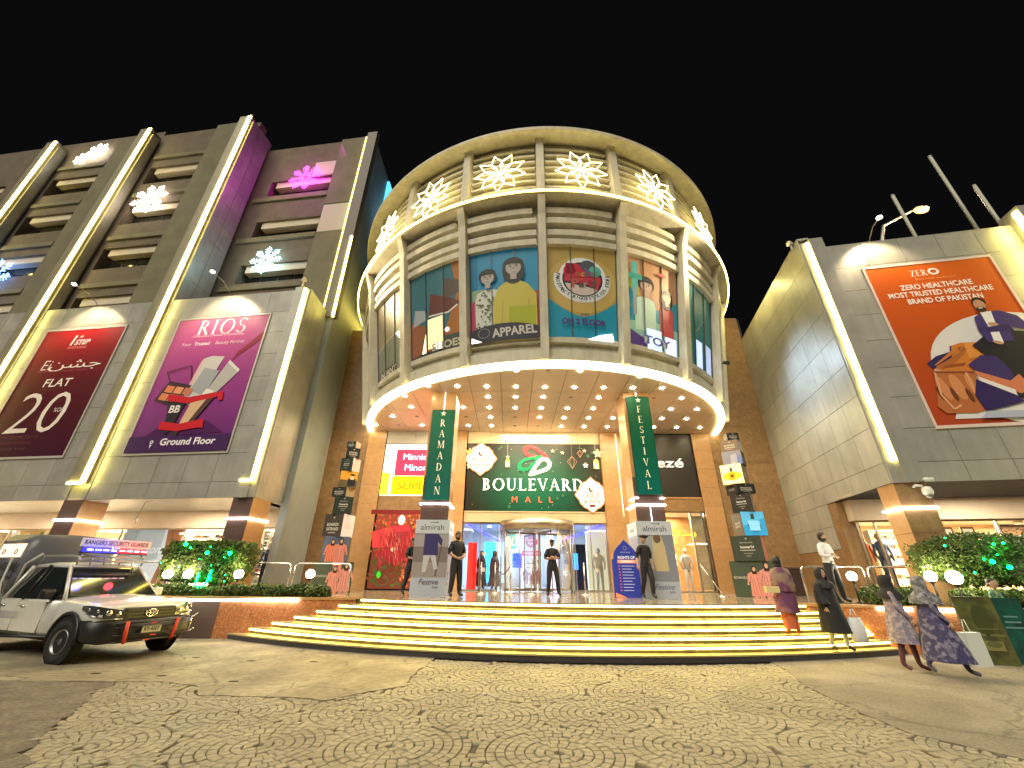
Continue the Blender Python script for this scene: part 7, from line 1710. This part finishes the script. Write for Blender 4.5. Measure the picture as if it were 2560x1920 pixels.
    if not female and belt:
        q = MB(); q.sm = True; c = P['pelvis'].lerp(P['waist'], .35); q.lathe([(.138 * k * wide, -.02), (.143 * k * wide, -.018), (.143 * k * wide, .018), (.138 * k * wide, .02)], c, 20, True, 1.0, .80);
        q.build('belt', shoe_m, t, local=True)
    return t, P, hc, rot, k
def loft(t, name, rings, m_, n=22, fold=.06, seed=0, freq=6):
    B = MB(); V = []; F = []
    for i, (c, rx, ry) in enumerate(rings):
        for j in range(n):
            a = 2 * math.pi * j / n; f = 1 + fold * (i / max(1, len(rings) - 1)) * math.sin(a * freq + seed + i * .35) + .03 * mnoise.noise((math.cos(a) * 2, math.sin(a) * 2, i * .6 + seed))
            V.append((c[0] + rx * f * math.cos(a), c[1] + ry * f * math.sin(a), c[2]))
    for i in range(len(rings) - 1):
        for j in range(n): F.append((i * n + j, i * n + (j + 1) % n, (i + 1) * n + (j + 1) % n, (i + 1) * n + j))
    B.add(V, F, True); return B.build(name, m_, t, local=True)

crossed = dict(elL=(.25, -.02, 1.16), wrL=(.02, -.20, 1.20), elR=(-.25, -.02, 1.15), wrR=(-.02, -.22, 1.15))
# guards
figure('guard in black with arms folded, before the revolving door', (1.37, 14.46, PZ), 4, 1.66, dict(crossed, hipL=(.10, 0, .9), kneeL=(.15, -.02, .5), ankL=(.19, .02, .1), toeL=(.24, -.13, .035), hipR=(-.1, 0, .9), kneeR=(-.13, -.02, .5), ankR=(-.17, .02, .1), toeR=(-.21, -.13, .035)), hair='cap', hands=((-1, -.2, 0), (1, .1, .05)), curl=.8, wide=1.05, sleeve='short')
figure('stocky guard in a black shirt with hands at his waist, left of the glass doors', (-1.64, 13.45, PZ), 38, 1.80, dict(elL=(.27, .02, 1.15), wrL=(.10, -.22, 1.04), elR=(-.27, .02, 1.15), wrR=(-.12, -.20, 1.02), kneeL=(.12, -.02, .5), ankL=(.16, .02, .1), toeL=(.19, -.13, .035), kneeR=(-.12, -.02, .5), ankR=(-.15, .02, .1), toeR=(-.18, -.13, .035)), look=10, nod=12, hair='short', hands=((-1, -.3, .1), (1, -.3, 0)), curl=.9, wide=1.1, beard=True)
figure('guard in a black cap looking at something in his hands, by the left advert', (-3.22, 14.35, PZ), 52, 1.66, dict(elL=(.24, -.02, 1.15), wrL=(.10, -.26, 1.08), elR=(-.24, -.02, 1.15), wrR=(-.06, -.26, 1.10), kneeL=(.10, -.10, .52), ankL=(.12, .06, .12), toeL=(.13, -.08, .035), kneeR=(-.10, .06, .5), ankR=(-.11, .20, .12), toeR=(-.12, .05, .035)), nod=18, hair='cap', hands=((-.4, -1, .1), (.4, -1, .1)), curl=.9, wide=1.02)
t, P_, hc, rt_, k_ = figure('young man in a black polo and beret walking in front of the right advert', (4.02, 13.15, PZ), 14, 1.70, dict(kneeL=(.07, -.16, .52), ankL=(.06, -.14, .12), toeL=(.06, -.30, .05), kneeR=(-.09, .04, .50), ankR=(-.08, .22, .14), toeR=(-.08, .10, .045), elL=(.23, .06, 1.15), wrL=(.24, -.02, .90), elR=(-.24, .04, 1.15), wrR=(-.30, -.06, .92)), look=-38, hair='beret', hands=((0, -.1, -1), (0, -.2, -1)), skin=skin_l)
# man in the white shirt
figure('bearded man in a white shirt with folded arms, standing by the railing', (8.78, 12.15, PZ), 22, 1.74, dict(crossed, kneeL=(.14, -.03, .5), ankL=(.24, .02, .1), toeL=(.28, -.13, .035), kneeR=(-.10, 0, .5)), top=cl_white, look=35, beard=True, hands=((-1, -.2, .1), (1, .1, 0)), curl=.8, sleeve='long', skin=skin_l, wide=1.05)
# woman climbing the steps, seen from behind
pur = mat('purple_cloth', (.13, .04, .11), rough=.8, color2=(.34, .16, .12), c2scale=2.6, c2lo=.5, c2hi=.68, bump=.4, bscale=14); orn = mat('rust_cloth', (.50, .12, .05), rough=.8, bump=.4, bscale=14); shawl = mat('shawl', (.26, .18, .13), rough=.8, color2=(.14, .04, .11), c2scale=4, bump=.3, bscale=16)
t, P_, hc, rt_, k_ = figure('woman in purple and rust climbing the steps with a pale handbag', (6.36, 10.52, RISE * 3), 168, 1.58, dict(kneeL=(.08, -.08, .52), ankL=(.09, .02, .12), elR=(-.24, -.04, 1.16), wrR=(-.30, -.20, 1.08)), top=pur, bottom=orn, shoe=orn, female=True, skin=skin_l, hair='none', sleeve='long', hands=((0, 0, -1), (-.3, -.8, 0)), curl=.9)
loft(t, 'tunic', [((0, 0, 1.28), .17, .13), ((0, 0, 1.12), .18, .15), ((0, 0, .92), .21, .17), ((.01, 0, .70), .225, .18), ((.02, 0, .50), .235, .19), ((.02, 0, .42), .24, .19)], pur, fold=.07, seed=1)
loft(t, 'trousers', [((.02, 0, .52), .17, .14), ((.03, .0, .30), .15, .12), ((.03, .0, .10), .13, .12)], orn, fold=.05, seed=2)
q = MB(); q.sm = True; q.ball(tuple(hc + Vector((0, .02, .01))), .108, 14, sx=.95, sy=1.1, sz=1.2); q.lathe([(.07, -.20), (.085, -.10), (.09, 0)], tuple(hc + Vector((0, .03, 0))), 12, True, 1, 1); q.build('hair', hair_m, t, local=True)
loft(t, 'shawl', [((0, .02, 1.37), .07, .07), ((0, .03, 1.32), .19, .13), ((.0, .04, 1.15), .225, .165), ((-.01, .05, .98), .225, .18), ((-.02, .05, .86), .20, .17)], shawl, fold=.06, seed=4)
tb_ = thing('handbag', 'pale yellow handbag held by the woman climbing the steps', 'handbag', (6.02, 10.40, RISE * 3 + .83)); q = MB(); q.box(-.15, .15, -.05, .05, 0, .13); q.build('bag', mat('pale_bag', (.75, .62, .32), rough=.5), tb_, local=True); q = MB(); q.tube([(-.08, 0, .13), (-.05, 0, .22), (.05, 0, .22), (.08, 0, .13)], .008, 6); q.build('handle', mat('bag_strap', (.4, .3, .12), rough=.5), tb_, local=True)
# woman in the black robe
t, P_, hc, rt_, k_ = figure('woman in a long black robe and headscarf stepping off the bottom step', (7.20, 10.36, RISE), 20, 1.60, dict(kneeL=(.09, -.14, .52), ankL=(.10, -.10, .10), toeL=(.11, -.26, .035), ankR=(-.1, .14, .10), toeR=(-.1, .0, .035), elL=(.25, .02, 1.12), wrL=(.24, -.10, .92), elR=(-.25, .02, 1.12), wrR=(-.26, -.10, .90)), top=cl_black, bottom=mat('pale_trousers', (.60, .60, .52), rough=.8), female=True, skin=skin_l, hair='none', sleeve='long', hands=((0, -.2, -1), (0, -.2, -1)), curl=1.0)
loft(t, 'robe', [((0, 0, 1.36), .10, .09), ((0, 0, 1.28), .20, .15), ((0, 0, 1.08), .21, .17), ((0, 0, .85), .25, .20), ((.01, 0, .60), .29, .24), ((.02, 0, .42), .32, .27), ((.03, 0, .34), .33, .28)], cl_black, fold=.06, seed=3)
for s_ in (-1, 1): loft(t, 'sleeve', [((s_ * .17, .0, 1.30), .075, .075), ((s_ * .22, .0, 1.12), .095, .10), ((s_ * .235, -.03, .98), .11, .12), ((s_ * .24, -.06, .90), .12, .13)], cl_black, n=14, fold=.05)
def hijab(t, hc, m_, k=1.0, drop=.30, wd=.20):
    q = MB(); q.sm = True; n = 22; V = []; F = []
    rings = [(.020, .135, .0, 0), (.080, .115, .01, .25), (.108, .05, .015, .45), (.112, -.02, .018, .5), (.105, -.09, .015, .45), (.110, -.13, .01, .15), (.16, -.18, .01, 0), (wd, -.24, .01, 0), (wd * 1.06, -drop, .01, 0)]
    for r_, z, oy, gap in rings:
        for j in range(n + 1):
            a = -math.pi / 2 + math.pi * gap * .5 + (2 * math.pi - math.pi * gap) * j / n
            V.append((hc[0] + r_ * math.cos(a) * .98 * k, hc[1] + (oy + r_ * 1.10 * math.sin(a)) * k, hc[2] + z * k))
    for i in range(len(rings) - 1):
        for j in range(n): F.append((i * (n + 1) + j, i * (n + 1) + j + 1, (i + 1) * (n + 1) + j + 1, (i + 1) * (n + 1) + j))
    q.add(V, F, True); q.build('headscarf', m_, t, local=True)
hijab(t, hc, cl_black)
tb_ = thing('shopping_bag', 'white plastic shopping bag carried by the woman in black', 'bag', (7.56, 10.20, RISE + .18))
bagw = mat('white_bag', (.72, .74, .78), rough=.5, bump=.6, bscale=12)
def bag(t, w, d, h, m_, seed=0, handle=.16):
    loft(t, 'bag', [((0, 0, 0), w * .40, d * .4), ((0, 0, .02), w * .5, d * .5), ((0, 0, h * .5), w * .52, d * .55), ((0, 0, h * .85), w * .46, d * .40), ((0, 0, h), w * .40, d * .25)], m_, n=16, fold=.05, seed=seed, freq=5)
    q = MB()
    for s_ in (-1, 1): q.tube([(-w * .25, s_ * .01, h * .95), (-.02, s_ * .01, h + handle), (.02, s_ * .01, h + handle), (w * .25, s_ * .01, h * .95)], .007, 5)
    q.build('handle', m_, t, local=True)
bag(tb_, .34, .20, .46, bagw)
# the two women walking past
flo = mat('blue_floral', (.05, .045, .12), rough=.8, color2=(.20, .18, .28), c2scale=11, c2lo=.48, c2hi=.60, var=.3, vscale=24, bump=.3, bscale=16)
flo2 = mat('grey_floral', (.22, .19, .26), rough=.8, color2=(.42, .34, .36), c2scale=13, c2lo=.48, c2hi=.60, bump=.3, bscale=16)
stride = dict(kneeL=(.09, -.22, .52), ankL=(.10, -.30, .12), toeL=(.11, -.46, .06), kneeR=(-.09, .10, .50), ankR=(-.10, .34, .20), toeR=(-.10, .24, .08), elL=(.22, .06, 1.14), wrL=(.24, .0, .90), elR=(-.22, -.04, 1.14), wrR=(-.24, -.20, .94))
t, P_, hc, rt_, k_ = figure('woman in a dark blue floral dress striding to the right', (7.72, 8.50, 0.008), 62, 1.56, stride, top=flo, bottom=flo, shoe=mat('grey_shoe', (.12, .12, .16), rough=.6), female=True, skin=skin_l, hair='none', sleeve='long', hands=((0, -.2, -1), (0, -.2, -1)), curl=.9)
loft(t, 'dress', [((0, 0, 1.26), .16, .13), ((0, 0, 1.08), .165, .14), ((0, 0, .92), .21, .18), ((0, -.01, .70), .25, .24), ((0, -.02, .45), .28, .31), ((0, -.03, .24), .30, .36)], flo, fold=.07, seed=7)
hijab(t, hc, mat('patterned_scarf', (.12, .12, .13), rough=.8, color2=(.30, .30, .34), c2scale=14), .98, .34, .21)
t, P_, hc, rt_, k_ = figure('woman in grey and lilac walking behind the one in the blue dress', (7.50, 8.98, 0.008), 60, 1.58, dict(stride, kneeL=(.09, -.10, .52), ankL=(.10, -.12, .1), toeL=(.11, -.28, .035), ankR=(-.10, .18, .12), toeR=(-.1, .05, .04)), top=flo2, bottom=mat('dark_red_cloth', (.10, .03, .04), rough=.8), shoe=mat('red_shoe', (.18, .07, .06), rough=.6), female=True, skin=skin_l, hair='none', sleeve='long', hands=((0, -.2, -1), (0, -.2, -1)), curl=.9)
loft(t, 'dress', [((0, 0, 1.28), .16, .13), ((0, 0, 1.08), .165, .14), ((0, 0, .92), .20, .17), ((0, 0, .70), .23, .21), ((0, -.01, .45), .25, .25)], flo2, fold=.07, seed=9)
hijab(t, hc, cl_black, .98, .30, .19)
tb_ = thing('shopping_bag', 'large white paper shopping bag carried by the striding women', 'bag', (8.36, 8.58, .16), R(15)); q = MB(); q.box(-.21, .21, -.07, .07, 0, .52, lambda x, y, z: (x * (1 + .04 * math.sin(z * 9)), y, z)); q.build('bag', mat('paper_bag', (.68, .72, .68), rough=.7, bump=.2, bscale=6), tb_, local=True); q = MB(); q.tube([(-.08, 0, .52), (-.03, 0, .72), (.03, 0, .72), (.08, 0, .52)], .006, 5); q.build('handle', white_m, tb_, local=True)
# person in green behind the standees
t, P_, hc, rt_, k_ = figure('person in green with black hair behind the green standee at the right', (10.62, 9.92, .008), 20, 1.56, top=mat('green_cloth', (.03, .12, .09), rough=.8, color2=(.25, .32, .12), c2scale=12), bottom=cl_navy, female=True, skin=skin_l, hair='short', sleeve='long')
# shoppers inside the lobby
for i, (x, y, yaw, c, lb) in enumerate(((-1.35, 20.6, 30, mat('brown_robe', (.07, .05, .055), rough=.8), 'woman in a dark brown robe behind the left glass screen'), (-.72, 20.2, -20, mat('taupe_robe', (.22, .15, .13), rough=.8), 'woman in a taupe robe behind the left glass screen, nearer the door'))):
    t, P_, hc, rt_, k_ = figure(lb, (x, y, PZ), yaw, 1.58, top=c, bottom=c, female=True, skin=skin_l, hair='none', sleeve='long')
    loft(t, 'robe', [((0, 0, 1.28), .17, .13), ((0, 0, 1.0), .18, .15), ((0, 0, .6), .24, .2), ((0, 0, .15), .30, .26)], c, fold=.05, seed=i); hijab(t, hc, c, 1, .3, .19)
# ================================================================= pickup
# built along +x = forward, +y = its left side, then turned to its place
HD = R(-21)
ax = Vector((-8.36, 9.09)); hd = Vector((math.cos(HD), math.sin(HD))); lf = Vector((-hd.y, hd.x))
org = ax + lf * 0.76                                     # middle of the front axle
trk = thing('pickup_truck', 'silver white security pickup with a rear hardtop and blue and red light bar', 'pickup truck', (org.x, org.y, 0.0), HD)
paint = mat('silver_paint', (.66, .66, .62), rough=.28, metal=.15, coat=.6, var=.05, vscale=2)
plas = mat('black_plastic', (.012, .012, .014), rough=.42); tyre_m = mat('tyre', (.012, .012, .013), rough=.8, bump=.4, bscale=60); rim_m = mat('wheel_rim', (.28, .28, .29), rough=.35, metal=.8); cg = mat('car_glass', (.015, .018, .018), rough=.05, spec=.8, coat=.5)
chrome = mat('chrome', (.75, .74, .70), rough=.12, metal=1.0); darkshell = mat('canopy_shell', (.10, .10, .12), rough=.4)
def loft_x(m_, secs, smooth=True, cap=True):
    """sections (x, [(y, z) ...]) all with the same count, mirrored points already included"""
    n = len(secs[0][1]); V = [(x, y, z) for x, s in secs for y, z in s]; F = []
    for i in range(len(secs) - 1):
        for j in range(n): F.append((i * n + j, i * n + (j + 1) % n, (i + 1) * n + (j + 1) % n, (i + 1) * n + j))
    if cap: F.append(tuple(range(n - 1, -1, -1))); F.append(tuple(range((len(secs) - 1) * n, len(secs) * n)))
    m_.add(V, F, smooth)
def sec(w, zb, zs, zt, crown=.03, tuck=.04):
    """half width, bottom, shoulder, top"""
    h = [(w - tuck, zb), (w, zb + .12), (w + .01, (zb + zs) / 2), (w, zs - .04), (w - .05, zs + .02), (w * .80, zt - .01), (w * .4, zt + crown * .7), (0, zt + crown)]
    return h + [(-y, z) for y, z in reversed(h[:-1])]
def bevel(o, w=.015, seg=2):
    md = o.modifiers.new('Bevel', 'BEVEL'); md.width = w; md.segments = seg; md.limit_method = 'ANGLE'; md.angle_limit = R(35)
# bonnet and front wings
b = MB(); loft_x(b, [(.72, sec(.80, .58, .86, .92)), (.66, sec(.86, .52, .90, .97)), (.40, sec(.905, .60, .97, 1.03)), (.0, sec(.92, .78, 1.01, 1.07)), (-.45, sec(.915, .50, 1.04, 1.10)), (-.62, sec(.90, .42, 1.05, 1.12))])
o = b.build('bonnet', paint, trk, local=True)
# cabin body, doors
b = MB()
low = lambda w: [(w - .05, .40), (w, .50), (w + .015, .75), (w, 1.02), (w - .03, 1.06), (0, 1.06)]
def full(h): return h + [(-y, z) for y, z in reversed(h[:-1])]
loft_x(b, [(-.60, full(low(.90))), (-1.6, full(low(.92))), (-2.75, full(low(.92)))]); b.build('cabin_body', paint, trk, local=True)
# greenhouse: roof, pillars, glass
b = MB(); rf = lambda w, z: full([(w, z - .06), (w - .02, z), (w - .12, z + .035), (0, z + .05)])
loft_x(b, [(-1.28, rf(.62, 1.70)), (-1.36, rf(.65, 1.73)), (-2.0, rf(.67, 1.76)), (-2.7, rf(.65, 1.73))]); b.build('roof', paint, trk, local=True)
def strut(p, q, r_=.035): m_ = MB(); m_.tube([p, q], r_, 6); return m_
for s_ in (-1, 1):
    strut((-.60, s_ * .84, 1.06), (-1.32, s_ * .64, 1.71)).build('front_pillar', paint, trk, local=True); strut((-1.98, s_ * .89, 1.04), (-2.0, s_ * .67, 1.73), .04).build('door_pillar', plas, trk, local=True); strut((-2.74, s_ * .89, 1.04), (-2.68, s_ * .66, 1.71), .05).build('rear_pillar', paint, trk, local=True)
    g = MB(); y = lambda z: s_ * (.885 - (z - 1.05) * .34)
    g.face([(-.74, y(1.07), 1.07), (-1.93, y(1.06), 1.06), (-1.95, y(1.67), 1.67), (-1.36, y(1.68), 1.68)]); g.build('window', cg, trk, local=True)
    g = MB(); g.face([(-2.04, y(1.06), 1.06), (-2.68, y(1.06), 1.06), (-2.64, y(1.66), 1.66), (-2.05, y(1.67), 1.67)]); g.build('window', cg, trk, local=True)
    d = MB()
    for x0, x1 in ((-.98, -1.97), (-2.01, -2.72)): d.box(x1, x0, s_ * .925 - .006, s_ * .925 + .006, .47, 1.03)
    o = d.build('door', paint, trk, local=True); bevel(o)
    d = MB(); d.tube([(-1.70, s_ * .945, .93), (-1.88, s_ * .945, .93)], .016, 6); d.tube([(-2.48, s_ * .945, .93), (-2.64, s_ * .945, .93)], .016, 6); d.build('handle', chrome, o, local=True)
    m_ = MB(); m_.box(-1.03, -.87, s_ * 1.0 - .11, s_ * 1.0 + .11, 1.08, 1.26); o = m_.build('door_mirror', paint if s_ > 0 else plas, trk, local=True); bevel(o, .04, 3)
g = MB(); g.face([(-.60, -.79, 1.13), (-.60, .79, 1.13), (-1.30, .60, 1.71), (-1.30, -.60, 1.71)]); g.build('windscreen', cg, trk, local=True)
b = MB(); b.tube([(-.62, -.3, 1.145), (-.75, .25, 1.20)], .008, 5); b.tube([(-.62, .25, 1.145), (-.72, .68, 1.19)], .008, 5); b.build('wiper', plas, trk, local=True)
# front: grille, lamps, bumper
b = MB(); b.prism([(-.46, .60), (.46, .60), (.54, .74), (.47, .945), (-.47, .945), (-.54, .74)], .66, .775, lambda y, z, x: (x, y, z)); o = b.build('grille', plas, trk, local=True); bevel(o, .03)
b = MB()
for z in (.70, .76, .82, .88): b.box(.776, .792, -.43, .43, z, z + .018)
b.build('grille_bar', mat('grille_bar', (.06, .06, .06), rough=.3, metal=.6), o, local=True)
q = MB(); E3 = lambda cx, cz, rx, rz_, n=24: [(.80, cx + rx * math.cos(2 * math.pi * i / n), cz + rz_ * math.sin(2 * math.pi * i / n)) for i in range(n)]
q.tube(E3(0, .83, .10, .068), .013, 6, closed=True); q.tube(E3(0, .83, .035, .062), .010, 6, closed=True); q.tube(E3(0, .85, .070, .028), .010, 6, closed=True); q.build('emblem', chrome, o, local=True)
for s_ in (-1, 1):
    b = MB(); st = [(.785, .47, .755, .90), (.775, .62, .765, .93), (.74, .76, .785, .955), (.66, .87, .82, .985), (.50, .935, .87, 1.0), (.30, .945, .93, .99)]
    V = [(x, s_ * y, z) for x, y, a_, c_ in st for z in (a_, c_)] + [(x - .10, s_ * (y - .05), z) for x, y, a_, c_ in st for z in (a_, c_)]; n = len(st); F = []
    for i in range(n - 1): F += [(2 * i, 2 * i + 2, 2 * i + 3, 2 * i + 1), (2 * i + 1, 2 * i + 3, 2 * n + 2 * i + 3, 2 * n + 2 * i + 1), (2 * i, 2 * n + 2 * i, 2 * n + 2 * i + 2, 2 * i + 2)]
    b.add(V, F, False); o = b.build('headlight', mat('headlight_glass', (.05, .055, .065), rough=.06, metal=.3, coat=1.0), trk, local=True)
    for x, y, z, r_ in ((.76, .56, .845, .058), (.735, .70, .865, .062), (.66, .83, .90, .045), (.52, .91, .93, .035)): b = MB(); b.ball((x, s_ * y, z), r_, 12, sx=.55); b.build('lamp', mat('headlight_lamp', (.75, .76, .78), rough=.08, metal=.9), o, local=True)
    b = MB(); b.tube([(.80, s_ * .48, .75), (.785, s_ * .64, .757), (.745, s_ * .78, .778), (.66, s_ * .885, .81), (.50, s_ * .945, .86)], .010, 5); b.build('chrome_line', chrome, o, local=True)
b = MB(); fb = lambda w, z0_, z1_: full([(w - .06, z0_), (w, z0_ + .06), (w, z1_ - .04), (w - .05, z1_), (0, z1_)])
loft_x(b, [(.30, fb(.94, .40, .76)), (.60, fb(.93, .36, .75)), (.80, fb(.82, .34, .73)), (.86, fb(.62, .36, .70))]); b.build('bumper', plas, trk, local=True)
b = MB()
for z in (.36, .47, .60, .68): b.tube([(.80, -.62, z), (.95, -.50, z), (.95, .50, z), (.80, .62, z)], .018, 6)
b.build('bull_bar', plas, trk, local=True)
rp = mat('red_reflector', (.75, .06, .02), rough=.4); 
for s_ in (-1, 1): b = MB(); b.tube([(.965, s_ * .42, .33), (.965, s_ * .46, .71)], .032, 8); b.build('red_post', rp, trk, local=True)
b = MB()
for y, z in ((0, .66), (.05, .44), (-.05, .36)): b.box(.965, .98, y - .05, y + .05, z - .012, z + .012)
b.build('reflector', rp, trk, local=True)
b = MB()
for z in (.44, .72): b.tube([(.74, .66, z), (.98, .76, z), (1.02, .80, z + .06)], .014, 6)
b.tube([(.95, .75, .44), (.95, .75, .72)], .012, 6); b.build('step_bar', chrome, trk, local=True)
b = MB(); b.box(.955, .965, -.17, .17, .49, .61); o = b.build('number_plate', ink((.60, .55, .35), .05), trk, local=True)
Pn = Print(lambda u, w, v: (.966 + w, u, v), .002); Pn.text((.03, .03, .05), 'KY-4207', 0, .52, .065, bold=.03, width=.28); Pn.build(o, 'plate_text', local=True)
# wheels and arches
def wheel(x, y, s_, steer=0):
    c = Vector((x, y, .37)); T = lambda p: c + Matrix.Rotation(steer, 3, 'Z') @ Vector(p)
    w = MB(); prof = [(.20, -.04), (.22, -.10), (.30, -.115), (.355, -.10), (.37, -.06), (.37, .06), (.355, .10), (.30, .115), (.22, .10), (.20, .04)]
    w.lathe(prof, (0, 0, 0), 30); w.v = [tuple(T((vx, vz, vy))) for vx, vy, vz in w.v]; o = w.build('wheel', tyre_m, trk, local=True)
    r_ = MB(); r_.lathe([(.205, -.02), (.215, .108), (.195, .116), (.185, .06), (.07, .045), (.06, .09), (.002, .095)], (0, 0, 0), 24); r_.v = [tuple(T((vx, s_ * vz, vy))) for vx, vy, vz in r_.v]; r_.build('rim', rim_m, o, local=True)
    h = MB()
    for i in range(8): a = 2 * math.pi * i / 8; h.ball(T((.13 * math.cos(a), s_ * .058, .13 * math.sin(a))), .030, 8)
    h.build('rim_hole', plas, o, local=True)
for s_ in (-1, 1):
    wheel(0, s_ * .845, s_, R(6)); wheel(-3.08, s_ * .845, s_)
    for x in (0, -3.08):
        a_ = MB(); pts = [(x + .46 * math.cos(R(a)), s_ * .94, .40 + .46 * math.sin(R(a))) for a in range(-8, 189, 14)]
        a_.tube(pts, .035, 6); a_.build('wheel_arch', plas, trk, local=True)
        a_ = MB(); a_.prism([(x + .44 * math.cos(R(a)), .40 + .44 * math.sin(R(a))) for a in range(0, 360, 15)], s_ * .90, s_ * .934, lambda u, v, w: (u, w, v)); a_.build('wheel_well', mat('well_black', (.004, .004, .004), rough=.9), trk, local=True)
# load bed and hardtop
b = MB(); bd = full([(.90, .50), (.93, .62), (.93, 1.0), (.90, 1.06), (0, 1.06)]); loft_x(b, [(-2.80, bd), (-4.25, bd)]); b.build('load_bed', paint, trk, local=True)
b = MB(); hs = lambda z, w=.86: full([(w, 1.06), (w - .02, 1.5), (w - .06, z - .16), (w - .2, z), (0, z + .03)]); loft_x(b, [(-2.82, hs(2.22)), (-3.05, hs(2.42)), (-4.2, hs(2.44))]); b.build('hardtop', darkshell, trk, local=True)
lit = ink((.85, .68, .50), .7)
for s_ in (-1, 1):
    for x0, x1 in ((-3.05, -3.50), (-3.56, -4.05)):
        g = MB(); g.box(x1, x0, s_ * .850 - .012, s_ * .850 + .012, 1.90, 2.20, lambda x, y, z: (x, y - s_ * (z - 1.9) * .06, z)); o = g.build('hardtop_window', lit, trk, local=True)
        r_ = MB(); r_.tube([((x0 + x1) / 2 + .05 * math.cos(a * .79), s_ * .866, 2.02 + .06 * math.sin(a * .79)) for a in range(8)], .008, 5, closed=True); r_.build('latch', plas, o, local=True)
Pn = Print(lambda u, w, v: (-3.5 + u, -.872 - w, v), .002); Pn.text((.03, .03, .035), 'RANGERS', 0, 1.62, .16, bold=.02, width=1.1); Pn.rect((.05, .05, .06), -.5, 1.46, .45, 1.50); Pn.build(trk, 'side_lettering', local=True)
# rack, light bar and name board over the cab
b = MB()
for y in (-.62, .62): b.tube([(-1.20, y, 1.74), (-1.18, y, 1.90), (-1.5, y, 1.93), (-2.6, y, 1.93), (-2.65, y, 1.75)], .022, 6)
for x, z in ((-1.18, 1.92), (-1.18, 1.83), (-2.0, 1.93)): b.tube([(x, -.62, z), (x, .62, z)], .02, 6)
for y in (-.4, -.15, .15, .4): b.tube([(-1.18, y, 1.74), (-1.18, y, 1.92)], .014, 5)
b.build('roof_rack', mat('rack_grey', (.40, .38, .36), rough=.4, metal=.5), trk, local=True)
b = MB()
for y in (-.66, .66): b.tube([(-2.85, y * 1.2, 1.06), (-2.78, y * 1.2, 1.75), (-2.6, y, 1.98)], .028, 6)
b.build('roll_hoop', mat('hoop_pale', (.50, .50, .46), rough=.4), trk, local=True)
b = MB(); b.tube([(-2.3, -.98, .45), (-3.0, -.96, 1.35), (-3.15, -.92, 1.9)], .024, 6); b.build('side_bar', _M['hoop_pale'], trk, local=True)
lb_ = MB(); lb_.box(-1.32, -1.12, -.62, .62, 1.98, 2.01); lbo = lb_.build('light_bar', plas, trk, local=True)
for nm, y0, y1, c in (('blue_lamp', -.60, -.01, (.02, .02, 1.0)), ('red_lamp', .01, .60, (1.0, .01, .03))):
    b = MB(); b.box(-1.31, -1.13, y0, y1, 2.011, 2.10); b.build(nm, emit(nm, c, 2.2), lbo, local=True)
    b = MB()
    for i in range(4): yy = y0 + (y1 - y0) * (i + .5) / 4; b.box(-1.128, -1.122, yy - .05, yy + .05, 2.05, 2.068)
    b.build('lamp_dash', emit(nm + '_dash', tuple(min(1, v + .55) for v in c), 9), lbo, local=True)
b = MB(); b.box(-1.30, -1.26, -.66, .72, 2.13, 2.31); o = b.build('name_board', ink((.60, .58, .56), .12), trk, local=True)
Pn = Print(lambda u, w, v: (-1.26 + w, u, v), .002); Pn.text((.04, .04, .06), 'RANGERS SECURITY GUARDS', .02, 2.175, .09, bold=.02, width=1.26); Pn.build(o, 'board_lettering', local=True)
b = MB(); b.tube([(-1.28, -.6, 1.9), (-1.28, -.6, 2.15)], .012, 5); b.tube([(-1.28, .6, 1.9), (-1.28, .6, 2.15)], .012, 5); b.build('board_bracket', plas, trk, local=True)
Lw = Vector((org.x, org.y, 0)); rotm = Matrix.Rotation(HD, 3, 'Z')
for y, c in ((-.3, (.1, .1, 1)), (.3, (1, .05, .08))):
    lo = light('POINT', (0, 0, 0), 2.5, c, None, size=.08); lo.parent = trk; lo.location = (-.95, y, 2.06)
b = MB(); b.box(-4.35, .2, -.80, .80, .34, .52); b.build('chassis', mat('chassis', (.008, .008, .008), rough=.8), trk, local=True)
b = MB(); b.tube([(-.55, -.90, .42), (-2.3, -.92, .36), (-2.6, -.88, .42)], .03, 6); b.build('side_step', plas, trk, local=True)



trk.scale = (1.0, 1.0, 0.97)
